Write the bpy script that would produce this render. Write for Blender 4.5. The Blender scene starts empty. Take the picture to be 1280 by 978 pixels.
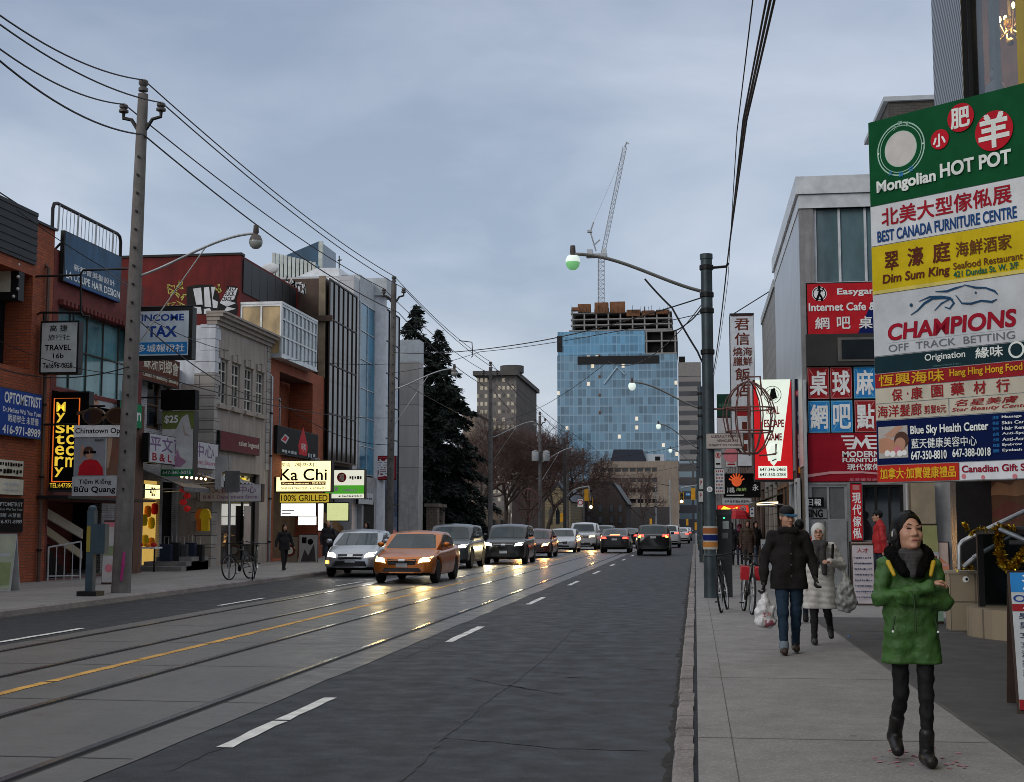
import bpy, math, random
import numpy as np
from mathutils import Vector, Matrix, noise as mnoise
from mathutils.bvhtree import BVHTree
PI = math.pi
random.seed(7)
SC = bpy.context.scene
COL = SC.collection

# ------------------------------------------------------------------ camera
F_PX, IW, IH = 1700.0, 1280.0, 978.0
TH = math.atan(169.0 / F_PX)
PSI = math.atan(.1347 * math.cos(TH))
CAM_H = 1.6
FW = Vector((-math.sin(PSI) * math.cos(TH), math.cos(PSI) * math.cos(TH), math.sin(TH)))
RT = Vector((math.cos(PSI), math.sin(PSI), 0))
UP = RT.cross(FW)
cam_d = bpy.data.cameras.new('camera')
cam_d.sensor_width = 36.0
cam_d.lens = 36.0 * F_PX / IW
cam_d.clip_end = 6000
cam_d.clip_start = 0.05
cam = bpy.data.objects.new('camera', cam_d)
COL.objects.link(cam)
cam.matrix_world = Matrix(((RT.x, UP.x, -FW.x, 0), (RT.y, UP.y, -FW.y, 0), (RT.z, UP.z, -FW.z, CAM_H), (0, 0, 0, 1)))
SC.camera = cam

def ray(px, py):
    return FW + RT * ((px - IW / 2) / F_PX) + UP * ((IH / 2 - py) / F_PX)
def on_y(px, py, y):                 # picture point -> (x, z) on a plane across the street
    d = ray(px, py); t = y / d.y
    return d.x * t, CAM_H + d.z * t
def on_x(px, py, x):                 # picture point -> (y, z) on a plane along the street
    d = ray(px, py); t = x / d.x
    return d.y * t, CAM_H + d.z * t
def on_z(px, py, z=0.0):
    d = ray(px, py); t = (z - CAM_H) / d.z
    return d.x * t, d.y * t
def yx(px, x, py=620): return on_x(px, py, x)[0]

# ------------------------------------------------------------------ world and sun
SUN_EL, SUN_AZ = math.radians(24), math.radians(215)
w = bpy.data.worlds.new('World'); SC.world = w; w.use_nodes = True
nt = w.node_tree; nt.nodes.clear()
def N(tree, kind, **kw):
    n = tree.nodes.new(kind)
    for k, v in kw.items(): setattr(n, k, v)
    return n
o_ = N(nt, 'ShaderNodeOutputWorld')
sky = N(nt, 'ShaderNodeTexSky', sky_type='NISHITA', sun_disc=False, sun_elevation=SUN_EL, sun_rotation=SUN_AZ, air_density=1.4, dust_density=2.0)
bg1 = N(nt, 'ShaderNodeBackground'); bg1.inputs[1].default_value = 0.05
nt.links.new(sky.outputs[0], bg1.inputs[0])
tc = N(nt, 'ShaderNodeTexCoord')
mp = N(nt, 'ShaderNodeMapping'); mp.inputs['Scale'].default_value = (1.3, 1.1, 3.4); mp.inputs['Location'].default_value = (.35, 0, .2)
nt.links.new(tc.outputs['Generated'], mp.inputs[0])
nz = N(nt, 'ShaderNodeTexNoise'); nz.inputs['Scale'].default_value = 2.6; nz.inputs['Detail'].default_value = 7; nz.inputs['Roughness'].default_value = .5; nz.inputs['Distortion'].default_value = .25
nt.links.new(mp.outputs[0], nz.inputs['Vector'])
cr = N(nt, 'ShaderNodeValToRGB')
cr.color_ramp.elements[0].position = .33; cr.color_ramp.elements[0].color = (.246, .298, .380, 1)
cr.color_ramp.elements[1].position = .70; cr.color_ramp.elements[1].color = (.445, .482, .545, 1)
nt.links.new(nz.outputs[0], cr.inputs[0])
sx = N(nt, 'ShaderNodeSeparateXYZ'); nt.links.new(tc.outputs['Generated'], sx.inputs[0])
er = N(nt, 'ShaderNodeValToRGB')     # overcast sky: pale towards the horizon, a little darker at 20 degrees, bright at the zenith
e = er.color_ramp.elements
e[0].position = 0.0; e[0].color = (1.08, 1.05, 1.0, 1)
e[1].position = 1.0; e[1].color = (1.75, 1.55, 1.34, 1)
a_ = er.color_ramp.elements.new(.20); a_.color = (.93, .95, .98, 1)
a_ = er.color_ramp.elements.new(.40); a_.color = (.74, .76, .82, 1)
a_ = er.color_ramp.elements.new(.62); a_.color = (1.45, 1.34, 1.2, 1)
nt.links.new(sx.outputs[2], er.inputs[0])
mx = N(nt, 'ShaderNodeMix', data_type='RGBA', blend_type='MULTIPLY'); mx.inputs[0].default_value = 1
nt.links.new(cr.outputs[0], mx.inputs[6]); nt.links.new(er.outputs[0], mx.inputs[7])
bg2 = N(nt, 'ShaderNodeBackground'); bg2.inputs[1].default_value = 1.0
nt.links.new(mx.outputs[2], bg2.inputs[0])
ms = N(nt, 'ShaderNodeMixShader'); ms.inputs[0].default_value = .88
nt.links.new(bg1.outputs[0], ms.inputs[1]); nt.links.new(bg2.outputs[0], ms.inputs[2]); nt.links.new(ms.outputs[0], o_.inputs[0])
sl = bpy.data.lights.new('sun', 'SUN'); sl.energy = 0.5; sl.angle = math.radians(25); sl.color = (1, .95, .88)
so = bpy.data.objects.new('sun', sl); COL.objects.link(so)
sd = Vector((math.sin(SUN_AZ) * math.cos(SUN_EL), math.cos(SUN_AZ) * math.cos(SUN_EL), math.sin(SUN_EL)))
so.rotation_euler = sd.to_track_quat('Z', 'Y').to_euler(); so.location = (0, -20, 60)
vs = SC.view_settings
vs.view_transform = 'Standard'; vs.look = 'None'; vs.gamma = 1; vs.exposure = 0.74; vs.use_curve_mapping = False
SC.cycles.max_bounces = 6; SC.cycles.diffuse_bounces = 3; SC.cycles.glossy_bounces = 3; SC.cycles.transparent_max_bounces = 8
SC.cycles.use_denoising = True; SC.cycles.denoising_input_passes = 'RGB_ALBEDO_NORMAL'; SC.cycles.filter_width = 0.9
SC.cycles.sample_clamp_indirect = 4.0
SC.cycles.caustics_reflective = False; SC.cycles.caustics_refractive = False

# ------------------------------------------------------------------ materials
MC = {}
def new_mat(name):
    m = bpy.data.materials.new(name); m.use_nodes = True
    t = m.node_tree; b = t.nodes['Principled BSDF']
    return m, t, b
def lk(t, a, b): t.links.new(a, b)
def mth(t, op, a, b=None, c=None):
    n = t.nodes.new('ShaderNodeMath'); n.operation = op
    for i, v in enumerate((a, b, c)):
        if v is None: continue
        if isinstance(v, (int, float)): n.inputs[i].default_value = v
        else: lk(t, v, n.inputs[i])
    return n.outputs[0]
def mixc(t, fac, a, b, mode='MIX'):
    n = t.nodes.new('ShaderNodeMix'); n.data_type = 'RGBA'; n.blend_type = mode
    for i, v in ((0, fac), (6, a), (7, b)):
        if isinstance(v, (int, float)): n.inputs[i].default_value = v
        elif isinstance(v, tuple): n.inputs[i].default_value = v if len(v) == 4 else v + (1,)
        else: lk(t, v, n.inputs[i])
    return n.outputs[2]
def noise_tex(t, vec, scale, detail=4, rough=.55, dist=0):
    n = t.nodes.new('ShaderNodeTexNoise'); n.inputs['Scale'].default_value = scale; n.inputs['Detail'].default_value = detail
    n.inputs['Roughness'].default_value = rough; n.inputs['Distortion'].default_value = dist
    if vec is not None: lk(t, vec, n.inputs['Vector'])
    return n.outputs[0]
def ramp(t, fac, stops):
    n = t.nodes.new('ShaderNodeValToRGB'); el = n.color_ramp.elements
    while len(el) < len(stops): el.new(.5)
    for q, (p, c) in zip(el, stops):
        q.position = p; q.color = (c if isinstance(c, tuple) else (c, c, c)) + (1,)
    lk(t, fac, n.inputs[0]); return n.outputs[0]
def objco(t):
    n = t.nodes.get('oc')
    if n is None: n = t.nodes.new('ShaderNodeTexCoord'); n.name = 'oc'
    return n.outputs['Object']
def mapped(t, vec, sc=(1, 1, 1), loc=(0, 0, 0), rot=(0, 0, 0)):
    n = t.nodes.new('ShaderNodeMapping'); n.inputs['Scale'].default_value = sc; n.inputs['Location'].default_value = loc; n.inputs['Rotation'].default_value = rot
    lk(t, vec, n.inputs[0]); return n.outputs[0]
def bump(t, b, h, strength=.3, dist=.01):
    n = t.nodes.new('ShaderNodeBump'); n.inputs['Strength'].default_value = strength; n.inputs['Distance'].default_value = dist
    lk(t, h, n.inputs['Height']); lk(t, n.outputs[0], b.inputs['Normal'])
def wall_uv(t):                      # (along the wall, up, 0) for walls that run along x or y
    s = t.nodes.new('ShaderNodeSeparateXYZ'); lk(t, objco(t), s.inputs[0])
    c = t.nodes.new('ShaderNodeCombineXYZ')
    lk(t, mth(t, 'ADD', s.outputs[0], s.outputs[1]), c.inputs[0]); lk(t, s.outputs[2], c.inputs[1])
    return c.outputs[0]

def M(name, col, rough=.6, metal=0.0, var=.22, scale=2.5, bmp=.15, bsc=30, emit=None, es=0.0, coat=0.0, spec=.3, streak=False):
    key = name
    if key in MC: return MC[key]
    m, t, b = new_mat(name)
    co = objco(t)
    f = noise_tex(t, co, scale, 5, .6)
    c = ramp(t, f, [(.3, tuple(x * (1 - var) for x in col)), (.7, tuple(min(1, x * (1 + var)) for x in col))])
    if streak:                       # rain streaks and dirt running down a wall
        g = noise_tex(t, mapped(t, co, (2.2, 2.2, .22)), 2.0, 5, .65)
        c = mixc(t, ramp(t, g, [(.42, 0.0), (.72, .55)]), c, tuple(x * .45 for x in col))
    lk(t, c, b.inputs['Base Color'])
    b.inputs['Roughness'].default_value = rough; b.inputs['Metallic'].default_value = metal
    b.inputs['Coat Weight'].default_value = coat; b.inputs['Coat Roughness'].default_value = .06
    b.inputs['Specular IOR Level'].default_value = spec
    if bmp: bump(t, b, noise_tex(t, co, bsc, 3), bmp, .01)
    if emit:
        b.inputs['Emission Color'].default_value = emit + (1,); b.inputs['Emission Strength'].default_value = es
    MC[key] = m; return m

def brick_mat(name, c1, c2, mortar, bw=.22, bh=.075, ms=.008, dirt=.5, rough=.85):
    if name in MC: return MC[name]
    m, t, b = new_mat(name)
    uv = wall_uv(t)
    n = t.nodes.new('ShaderNodeTexBrick'); lk(t, uv, n.inputs['Vector'])
    n.inputs['Scale'].default_value = 1; n.inputs['Brick Width'].default_value = bw; n.inputs['Row Height'].default_value = bh
    n.inputs['Mortar Size'].default_value = ms; n.inputs['Mortar Smooth'].default_value = .1; n.inputs['Bias'].default_value = 0
    n.inputs['Color1'].default_value = c1 + (1,); n.inputs['Color2'].default_value = c2 + (1,); n.inputs['Mortar'].default_value = mortar + (1,)
    g = noise_tex(t, objco(t), 1.3, 6, .65)
    c = mixc(t, ramp(t, g, [(.38, 0.0), (.75, dirt)]), n.outputs[0], tuple(x * .3 for x in c1))
    s2 = noise_tex(t, mapped(t, objco(t), (1.8, 1.8, .2)), 2, 5, .6)
    c = mixc(t, ramp(t, s2, [(.5, 0.0), (.8, dirt * .8)]), c, tuple(x * .35 for x in c1))
    lk(t, c, b.inputs['Base Color']); b.inputs['Roughness'].default_value = rough
    bump(t, b, n.outputs['Fac'], -.4, .01)
    MC[name] = m; return m

def panel_mat(name, col, pw, ph, gap=.02, gapcol=None, rough=.5, var=.12, metal=0, off=0.0):
    if name in MC: return MC[name]
    m, t, b = new_mat(name)
    n = t.nodes.new('ShaderNodeTexBrick'); lk(t, wall_uv(t), n.inputs['Vector'])
    n.offset = off; n.inputs['Scale'].default_value = 1; n.inputs['Brick Width'].default_value = pw; n.inputs['Row Height'].default_value = ph
    n.inputs['Mortar Size'].default_value = gap; n.inputs['Mortar Smooth'].default_value = 0
    n.inputs['Color1'].default_value = tuple(x * (1 - var) for x in col) + (1,); n.inputs['Color2'].default_value = tuple(x * (1 + var) for x in col) + (1,)
    n.inputs['Mortar'].default_value = (gapcol or tuple(x * .3 for x in col)) + (1,)
    g = noise_tex(t, mapped(t, objco(t), (1.5, 1.5, .25)), 1.5, 6, .65)
    c = mixc(t, ramp(t, g, [(.42, 0.0), (.8, .45)]), n.outputs[0], tuple(x * .45 for x in col))
    lk(t, c, b.inputs['Base Color']); b.inputs['Roughness'].default_value = rough; b.inputs['Metallic'].default_value = metal
    bump(t, b, n.outputs['Fac'], -.3, .01)
    MC[name] = m; return m

def glass_mat(name, col, rough=.06, spec=.7, var=.5, scale=.9, es=0.0, emit=(1, .8, .5), metal=0.0):
    if name in MC: return MC[name]
    m, t, b = new_mat(name)
    f = noise_tex(t, mapped(t, objco(t), (1, 1, .5)), scale, 5, .6)
    c = ramp(t, f, [(.32, tuple(x * (1 - var) for x in col)), (.7, tuple(min(1, x * (1 + var)) for x in col))])
    lk(t, c, b.inputs['Base Color']); b.inputs['Roughness'].default_value = rough; b.inputs['Specular IOR Level'].default_value = spec
    b.inputs['Metallic'].default_value = metal
    bump(t, b, noise_tex(t, objco(t), .8, 2), .06, .03)
    if es: b.inputs['Emission Color'].default_value = emit + (1,); b.inputs['Emission Strength'].default_value = es
    MC[name] = m; return m

def clear_glass(name='clear_glass', tint=(.75, .8, .8)):
    if name in MC: return MC[name]
    m, t, b = new_mat(name)
    out = t.nodes['Material Output']
    tr = t.nodes.new('ShaderNodeBsdfTransparent'); tr.inputs[0].default_value = tint + (1,)
    gl = t.nodes.new('ShaderNodeBsdfGlossy'); gl.inputs['Roughness'].default_value = .05
    fr = t.nodes.new('ShaderNodeFresnel'); fr.inputs[0].default_value = 1.5
    mxs = t.nodes.new('ShaderNodeMixShader'); lk(t, mth(t, 'MULTIPLY', fr.outputs[0], .2), mxs.inputs[0]); lk(t, tr.outputs[0], mxs.inputs[1]); lk(t, gl.outputs[0], mxs.inputs[2])
    lk(t, mxs.outputs[0], out.inputs[0]); MC[name] = m; return m

def paint(name, col, rough=.3, metal=.25):
    if name in MC: return MC[name]
    m, t, b = new_mat(name)
    s = t.nodes.new('ShaderNodeSeparateXYZ'); lk(t, objco(t), s.inputs[0])
    f = noise_tex(t, objco(t), 4, 5, .6)
    low = mth(t, 'MULTIPLY', ramp(t, s.outputs[2], [(.18, 1.0), (.62, 0.0)]), ramp(t, f, [(.3, .15), (.7, .75)]))
    c = mixc(t, low, col, (.10, .09, .08))            # road dirt thrown up along the sills
    lk(t, c, b.inputs['Base Color']); b.inputs['Metallic'].default_value = metal
    lk(t, mth(t, 'ADD', mth(t, 'MULTIPLY', low, .35), rough), b.inputs['Roughness'])
    b.inputs['Coat Weight'].default_value = .45; b.inputs['Coat Roughness'].default_value = .08
    MC[name] = m; return m

# ------------------------------------------------------------------ objects
ORG = {}
def tag(o, label=None, cat=None, group=None, kind=None):
    if label: o['label'] = label
    if cat: o['category'] = cat
    if group: o['group'] = group
    if kind: o['kind'] = kind
    return o
def thing(name, label, cat, loc, group=None, rz=0.0):
    o = bpy.data.objects.new(name, None); COL.objects.link(o)
    o.empty_display_size = .2
    o.location = loc; o.rotation_euler = (0, 0, rz)
    ORG[o.name] = (Matrix.Translation(loc) @ Matrix.Rotation(rz, 4, 'Z')).inverted()
    return tag(o, label, cat, group)
def inv_of(p):
    while p.name not in ORG: p = p.parent
    return ORG[p.name]
def copy_tree(o, parent=None):
    c = o.copy(); COL.objects.link(c)
    if parent is not None: c.parent = parent
    elif o.name in ORG: ORG[c.name] = ORG[o.name]
    for ch in o.children: copy_tree(ch, c)
    return c

class MB:
    def __init__(self): self.v = []; self.f = []; self.m = []; self.ms = []
    def mi(self, m):
        if m not in self.ms: self.ms.append(m)
        return self.ms.index(m)
    def add(self, vs, fs, m):
        n = len(self.v); i = self.mi(m)
        self.v += [tuple(p) for p in vs]
        for f in fs: self.f.append(tuple(n + k for k in f)); self.m.append(i)
    def box(self, x0, x1, y0, y1, z0, z1, m):
        if x0 > x1: x0, x1 = x1, x0
        if y0 > y1: y0, y1 = y1, y0
        if z0 > z1: z0, z1 = z1, z0
        v = [(x, y, z) for z in (z0, z1) for y in (y0, y1) for x in (x0, x1)]
        self.add(v, [(0, 2, 3, 1), (4, 5, 7, 6), (0, 1, 5, 4), (2, 6, 7, 3), (0, 4, 6, 2), (1, 3, 7, 5)], m)
        return self
    def obox(self, c, R, U, Nn, w, h, d, m):            # oriented box, centre c
        c = Vector(c); v = []
        for k in (-.5, .5):
            for j in (-.5, .5):
                for i in (-.5, .5): v.append(c + R * (i * w) + Nn * (j * d) + U * (k * h))
        self.add(v, [(0, 2, 3, 1), (4, 5, 7, 6), (0, 1, 5, 4), (2, 6, 7, 3), (0, 4, 6, 2), (1, 3, 7, 5)], m); return self
    def face(self, pts, m): self.add(pts, [tuple(range(len(pts)))], m); return self
    def prism(self, pts, ext, m):                        # polygon (3-D points) swept by ext
        n = len(pts); e = Vector(ext); v = [Vector(p) for p in pts]; v += [p + e for p in v]
        self.add(v, [tuple(range(n))[::-1], tuple(range(n, 2 * n))] + [(i, (i + 1) % n, n + (i + 1) % n, n + i) for i in range(n)], m); return self
    def tube(self, path, r, m, n=8, cap=True):
        P = [Vector(p) for p in path]; k = len(P)
        rr = r if isinstance(r, (list, tuple)) else [r] * k
        vs = []; T0 = None; A = None
        for i, p in enumerate(P):
            T = (P[min(i + 1, k - 1)] - P[max(i - 1, 0)]).normalized()
            if A is None: A = T.orthogonal().normalized()
            else:
                A = (A - T * A.dot(T))
                A = A.normalized() if A.length > 1e-6 else T.orthogonal().normalized()
            B = T.cross(A)
            for q in range(n):
                a = 2 * PI * q / n; vs.append(p + (A * math.cos(a) + B * math.sin(a)) * rr[i])
        fs = [(i * n + q, i * n + (q + 1) % n, (i + 1) * n + (q + 1) % n, (i + 1) * n + q) for i in range(k - 1) for q in range(n)]
        if cap: fs += [tuple(range(n))[::-1], tuple(range((k - 1) * n, k * n))]
        self.add(vs, fs, m); return self
    def lathe(self, prof, c, m, n=16, axis='z'):
        vs = []; k = len(prof); c = Vector(c)
        for r, z in prof:
            for q in range(n):
                a = 2 * PI * q / n; x, y = r * math.cos(a), r * math.sin(a)
                vs.append(c + Vector({'z': (x, y, z), 'x': (z, x, y), 'y': (x, z, y)}[axis]))
        fs = [(i * n + q, i * n + (q + 1) % n, (i + 1) * n + (q + 1) % n, (i + 1) * n + q) for i in range(k - 1) for q in range(n)]
        if prof[0][0] > 1e-5: fs.append(tuple(range(n))[::-1])
        if prof[-1][0] > 1e-5: fs.append(tuple(range((k - 1) * n, k * n)))
        self.add(vs, fs, m); return self
    def ball(self, c, r, m, n=12, k=8):
        rx, ry, rz = r if isinstance(r, (tuple, list)) else (r, r, r); c = Vector(c)
        vs = [c + Vector((0, 0, -rz))]
        for i in range(1, k):
            a = PI * i / k
            for q in range(n): vs.append(c + Vector((rx * math.sin(a) * math.cos(2 * PI * q / n), ry * math.sin(a) * math.sin(2 * PI * q / n), -rz * math.cos(a))))
        vs.append(c + Vector((0, 0, rz))); L = len(vs) - 1
        fs = [(0, 1 + (q + 1) % n, 1 + q) for q in range(n)]
        for i in range(k - 2): fs += [(1 + i * n + q, 1 + i * n + (q + 1) % n, 1 + (i + 1) * n + (q + 1) % n, 1 + (i + 1) * n + q) for q in range(n)]
        fs += [(L, 1 + (k - 2) * n + q, 1 + (k - 2) * n + (q + 1) % n) for q in range(n)]
        self.add(vs, fs, m); return self
    def build(self, name, parent=None, smooth=False, label=None, angle=40, loc=None):
        v = self.v
        if parent is not None:
            iv = inv_of(parent); v = [iv @ Vector(p) for p in v]
        elif loc is not None:
            L = Vector(loc); v = [Vector(p) - L for p in v]
        me = bpy.data.meshes.new(name); me.from_pydata([tuple(p) for p in v], [], self.f)
        for m in self.ms: me.materials.append(m)
        if len(self.ms) > 1: me.polygons.foreach_set('material_index', self.m)
        if smooth:
            me.polygons.foreach_set('use_smooth', [True] * len(me.polygons))
            me.set_sharp_from_angle(angle=math.radians(angle))
        me.update()
        o = bpy.data.objects.new(name, me); COL.objects.link(o)
        if parent is not None: o.parent = parent
        elif loc is not None: o.location = loc
        if label: o['label'] = label
        return o
def box(name, parent, x0, x1, y0, y1, z0, z1, m, label=None):
    return MB().box(x0, x1, y0, y1, z0, z1, m).build(name, parent, label=label)
def struct(o): o['kind'] = 'structure'; return o

# ------------------------------------------------------------------ lettering
TXT = {}
def text_shape(s, bold=0.0, shear=0.0, res=3):
    k = (s, bold, shear, res)
    if k not in TXT:
        cu = bpy.data.curves.new('t', 'FONT'); cu.body = s; cu.size = 1; cu.offset = bold; cu.shear = shear; cu.resolution_u = res
        ob = bpy.data.objects.new('t', cu)
        me = bpy.data.meshes.new_from_object(ob)
        v = [(p.co.x, p.co.y) for p in me.vertices]; f = [tuple(p.vertices) for p in me.polygons]
        bpy.data.objects.remove(ob); bpy.data.curves.remove(cu); bpy.data.meshes.remove(me)
        xs = [p[0] for p in v]; ys = [p[1] for p in v]
        x0, x1, y0, y1 = min(xs), max(xs), min(ys), max(ys)
        TXT[k] = ([((a - x0) / max(1e-6, x1 - x0), (b - y0) / max(1e-6, y1 - y0)) for a, b in v], f)
    return TXT[k]

class Panel:
    """A flat face in the scene: origin O (bottom left as read), right R, up +z, normal N = R x z."""
    def __init__(self, O, R, w, h):
        self.O = Vector(O); self.R = Vector(R).normalized(); self.U = Vector((0, 0, 1)); self.Nn = self.R.cross(self.U); self.w = w; self.h = h
    def p(self, u, v, d=0.0): return self.O + self.R * (u * self.w) + self.U * (v * self.h) + self.Nn * d
    def rect(self, mb, u0, u1, v0, v1, m, d=.004): mb.face([self.p(u0, v0, d), self.p(u1, v0, d), self.p(u1, v1, d), self.p(u0, v1, d)], m)
    def poly(self, mb, pts, m, d=.006): mb.face([self.p(a, b, d) for a, b in pts], m)
    def disc(self, mb, u, v, r, m, d=.006, n=24, sx=1.0):
        mb.face([self.p(u + r * sx * math.cos(2 * PI * i / n) / self.w, v + r * math.sin(2 * PI * i / n) / self.h, d) for i in range(n)], m)
    def line(self, mb, pts, wd, m, d=.008):               # a brush stroke, wd metres (list for taper)
        P = [Vector((a * self.w, b * self.h)) for a, b in pts]; k = len(P)
        ww = wd if isinstance(wd, (list, tuple)) else [wd] * k
        L = []
        for i, p in enumerate(P):
            t = (P[min(i + 1, k - 1)] - P[max(i - 1, 0)]); t = t.normalized() if t.length else Vector((1, 0)); q = Vector((-t.y, t.x)) * ww[i] / 2
            L.append((p + q, p - q))
        cv = lambda z: self.O + self.R * z.x + self.U * z.y + self.Nn * d
        vs = [cv(z) for pr in L for z in pr]
        mb.add(vs, [(2 * i + 1, 2 * i + 3, 2 * i + 2, 2 * i) for i in range(k - 1)], m)
    def text(self, mb, s, u0, u1, v0, v1, m, bold=.02, shear=0.0, d=.010, res=3, tilt=0.0):
        cjk = any(ord(c) > 0x2E7F for c in s)
        v, f = text_shape(s, 0.0 if cjk else min(bold, .014), shear, res)
        sh = [(0, 0)]
        if bold > (.005 if cjk else .02):                           # heavy strokes: the same glyph laid again a hair to each side
            e = (bold if cjk else bold - .012) * .55 * (v1 - v0) * self.h; sh = [(-e, -e), (e, -e), (e, e), (-e, e)]
        for k, (ex, ey) in enumerate(sh):
            mb.add([self.p(u0 + a * (u1 - u0), v0 + b * (v1 - v0) + tilt * a, d + k * .0003) + self.R * ex + self.U * ey for a, b in v], f, m)
    def vtext(self, mb, s, u0, u1, v0, v1, m, bold=.02, d=.010, gap=.12):
        n = len(s); H = (v1 - v0) / n
        for i, ch in enumerate(s):
            if ch == ' ': continue
            self.text(mb, ch, u0, u1, v1 - (i + 1) * H + H * gap / 2, v1 - i * H - H * gap / 2, m, bold, 0, d)
    def case(self, mb, depth, m, pad=0.0):
        mb.obox(self.p(.5, .5, -depth / 2 ), self.R, self.U, self.Nn, self.w + 2 * pad, self.h + 2 * pad, depth, m)

def C(name, rgb, es=0.0, rough=.5):                        # sign paint; es > 0 only for back-lit faces
    return M('sign_' + name, rgb, rough, var=.14, scale=3, bmp=0, emit=rgb if es else None, es=es, spec=.06)
WHITE = C('white', (.80, .81, .81)); OFFW = C('cream', (.62, .58, .47)); RED = C('red', (.50, .02, .03)); DRED = C('dark_red', (.30, .02, .025))
BLUE = C('blue', (.02, .06, .28)); NAVY = C('navy', (.01, .02, .12)); GREEN = C('green', (.012, .13, .045)); YEL = C('yellow', (.75, .55, .02))
BLK = C('black', (.006, .006, .007)); TEALB = C('teal_black', (.012, .035, .045)); GREY = C('grey', (.45, .48, .50)); ORG_ = C('orange', (.75, .25, .02)); BRN = C('brown', (.12, .03, .02))
SKYB = C('sky_blue', (.03, .22, .55)); PINK = C('pink', (.60, .20, .24)); SKIN_ = C('skin_print', (.50, .28, .20)); LGREEN = C('leaf_green', (.10, .33, .05))
LYEL = C('lit_yellow', (1.0, .86, .42), .85); LWHITE = C('lit_white', (.95, 1.0, .92), .55); LGRN = C('lit_green', (.10, .55, .05), .6); LEDY = C('led_yellow', (.80, .55, .05), .5)
STEEL = M('painted_steel', (.055, .075, .085), .45, .3, var=.35, streak=True)
DARK = M('dark_metal', (.009, .009, .010), .5, .1)
ALU = M('aluminium', (.48, .50, .52), .35, .7, var=.15)
GALV = M('galvanised', (.33, .35, .36), .45, .6, var=.2)
WINK = glass_mat('window_glass', (.016, .021, .026), .05, .55)
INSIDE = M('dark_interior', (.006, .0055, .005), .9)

def yrect(px0, py0, px1, py1, y):                          # picture box -> panel across the street at depth y, facing the camera side
    x0, z1 = on_y(px0, py0, y); x1, z0 = on_y(px1, py1, y)
    return Panel((x0, y, z0), (1, 0, 0), x1 - x0, z1 - z0)
# ------------------------------------------------------------------ ground, road, pavements
def road_mat(name, dark, light, rough0, rough1, patch=.5, speck=.35, gum=False, dust=False, spec=.2):
    m, t, b = new_mat(name)
    co = objco(t)
    b.inputs['Specular IOR Level'].default_value = spec
    big = noise_tex(t, mapped(t, co, (1, .5, 1)), .8, 8, .7, .2)
    mid = noise_tex(t, co, 3.0, 5, .6)
    fine = noise_tex(t, co, 48, 3, .75)
    c = ramp(t, big, [(.32, dark), (.68, light)])
    c = mixc(t, ramp(t, mid, [(.40, 0.0), (.72, patch)]), c, tuple(x * .62 for x in dark))
    c = mixc(t, ramp(t, fine, [(.50, 0.0), (.68, speck)]), c, tuple(min(1, x * 2.3) for x in light))
    lk(t, c, b.inputs['Base Color'])
    lk(t, ramp(t, mid, [(.3, rough0), (.7, rough1)]), b.inputs['Roughness'])
    if gum:
        vo = t.nodes.new('ShaderNodeTexVoronoi'); vo.inputs['Scale'].default_value = 1.9; lk(t, mapped(t, co, (1, 1, 0)), vo.inputs['Vector'])
        c2 = mixc(t, mth(t, 'MULTIPLY', mth(t, 'LESS_THAN', vo.outputs['Distance'], .055), .55), c, (.05, .048, .046)); lk(t, c2, b.inputs['Base Color'])
    if dust:
        s = t.nodes.new('ShaderNodeSeparateXYZ'); lk(t, co, s.inputs[0]); dm = mth(t, 'MULTIPLY', ramp(t, mth(t, 'ADD', mth(t, 'MULTIPLY', s.outputs[0], .5), 1.0), [(.35, 0.0), (.95, 1.0)]), ramp(t, mid, [(.35, .1), (.65, .9)]))
        c2 = mixc(t, mth(t, 'MULTIPLY', dm, .45), c, (.075, .073, .069)); lk(t, c2, b.inputs['Base Color'])
    return m
ASPH = road_mat('worn_asphalt', (.020, .0215, .025), (.032, .034, .038), .5, .75, .14, .85, dust=True)
TRACKC = road_mat('track_concrete', (.088, .083, .077), (.128, .119, .110), .32, .55, .35, .2, spec=.5)
WALKC = road_mat('pavement_concrete', (.19, .182, .176), (.268, .256, .247), .6, .85, .3, .3, gum=True)
PATCH = road_mat('pavement_asphalt', (.062, .06, .059), (.088, .085, .083), .6, .85, .3, .25)
KERBM = road_mat('kerb_granite', (.16, .145, .14), (.28, .25, .24), .6, .9, .5, .4)
SOIL = road_mat('city_ground', (.05, .05, .05), (.08, .08, .078), .7, .9)
LINEW = M('road_paint_white', (.66, .66, .64), .6, var=.25, scale=5, bmp=.3, bsc=60)
LINEY = M('road_paint_yellow', (.55, .30, .06), .6, var=.35, scale=4, bmp=.3, bsc=60)
TAR = M('crack_tar', (.022, .022, .024), .6, var=.3)
RAILM = M('rail_steel', (.30, .30, .31), .22, .9, var=.2)
KR, KL = -0.17, -12.1
SWZ, SWL = 0.09, 0.13
struct(box('ground', None, -2500, 2500, -300, 4000, -3, -.15, SOIL))
struct(box('road', None, KL - .3, KR + .1, -30, 330, -.14, 0, ASPH))
mb = MB(); jr = random.Random(3)
ys = [-30 + .8 * i for i in range(450)]
ed = [(-3.83 + jr.uniform(-.018, .018)) for _ in ys]
mb.add([(x, y, .005) for y, e_ in zip(ys, ed) for x in (-9.27, e_)], [(2 * i, 2 * i + 1, 2 * i + 3, 2 * i + 2) for i in range(len(ys) - 1)], TRACKC)
struct(mb.build('tram_track_bed'))
mb = MB()
for i in range(46):                                       # transverse joints in the track slab
    y = 3 + i * 3.05
    for xa, xb in ((-9.25, -6.72), (-6.5, -3.86)):
        k = jr.uniform(-.06, .06); mb.face([(xa, y, .0085), (xb, y + k, .0085), (xb, y + k + .018, .0085), (xa, y + .018, .0085)], TAR)
struct(mb.build('track_bed_joint'))
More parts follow.
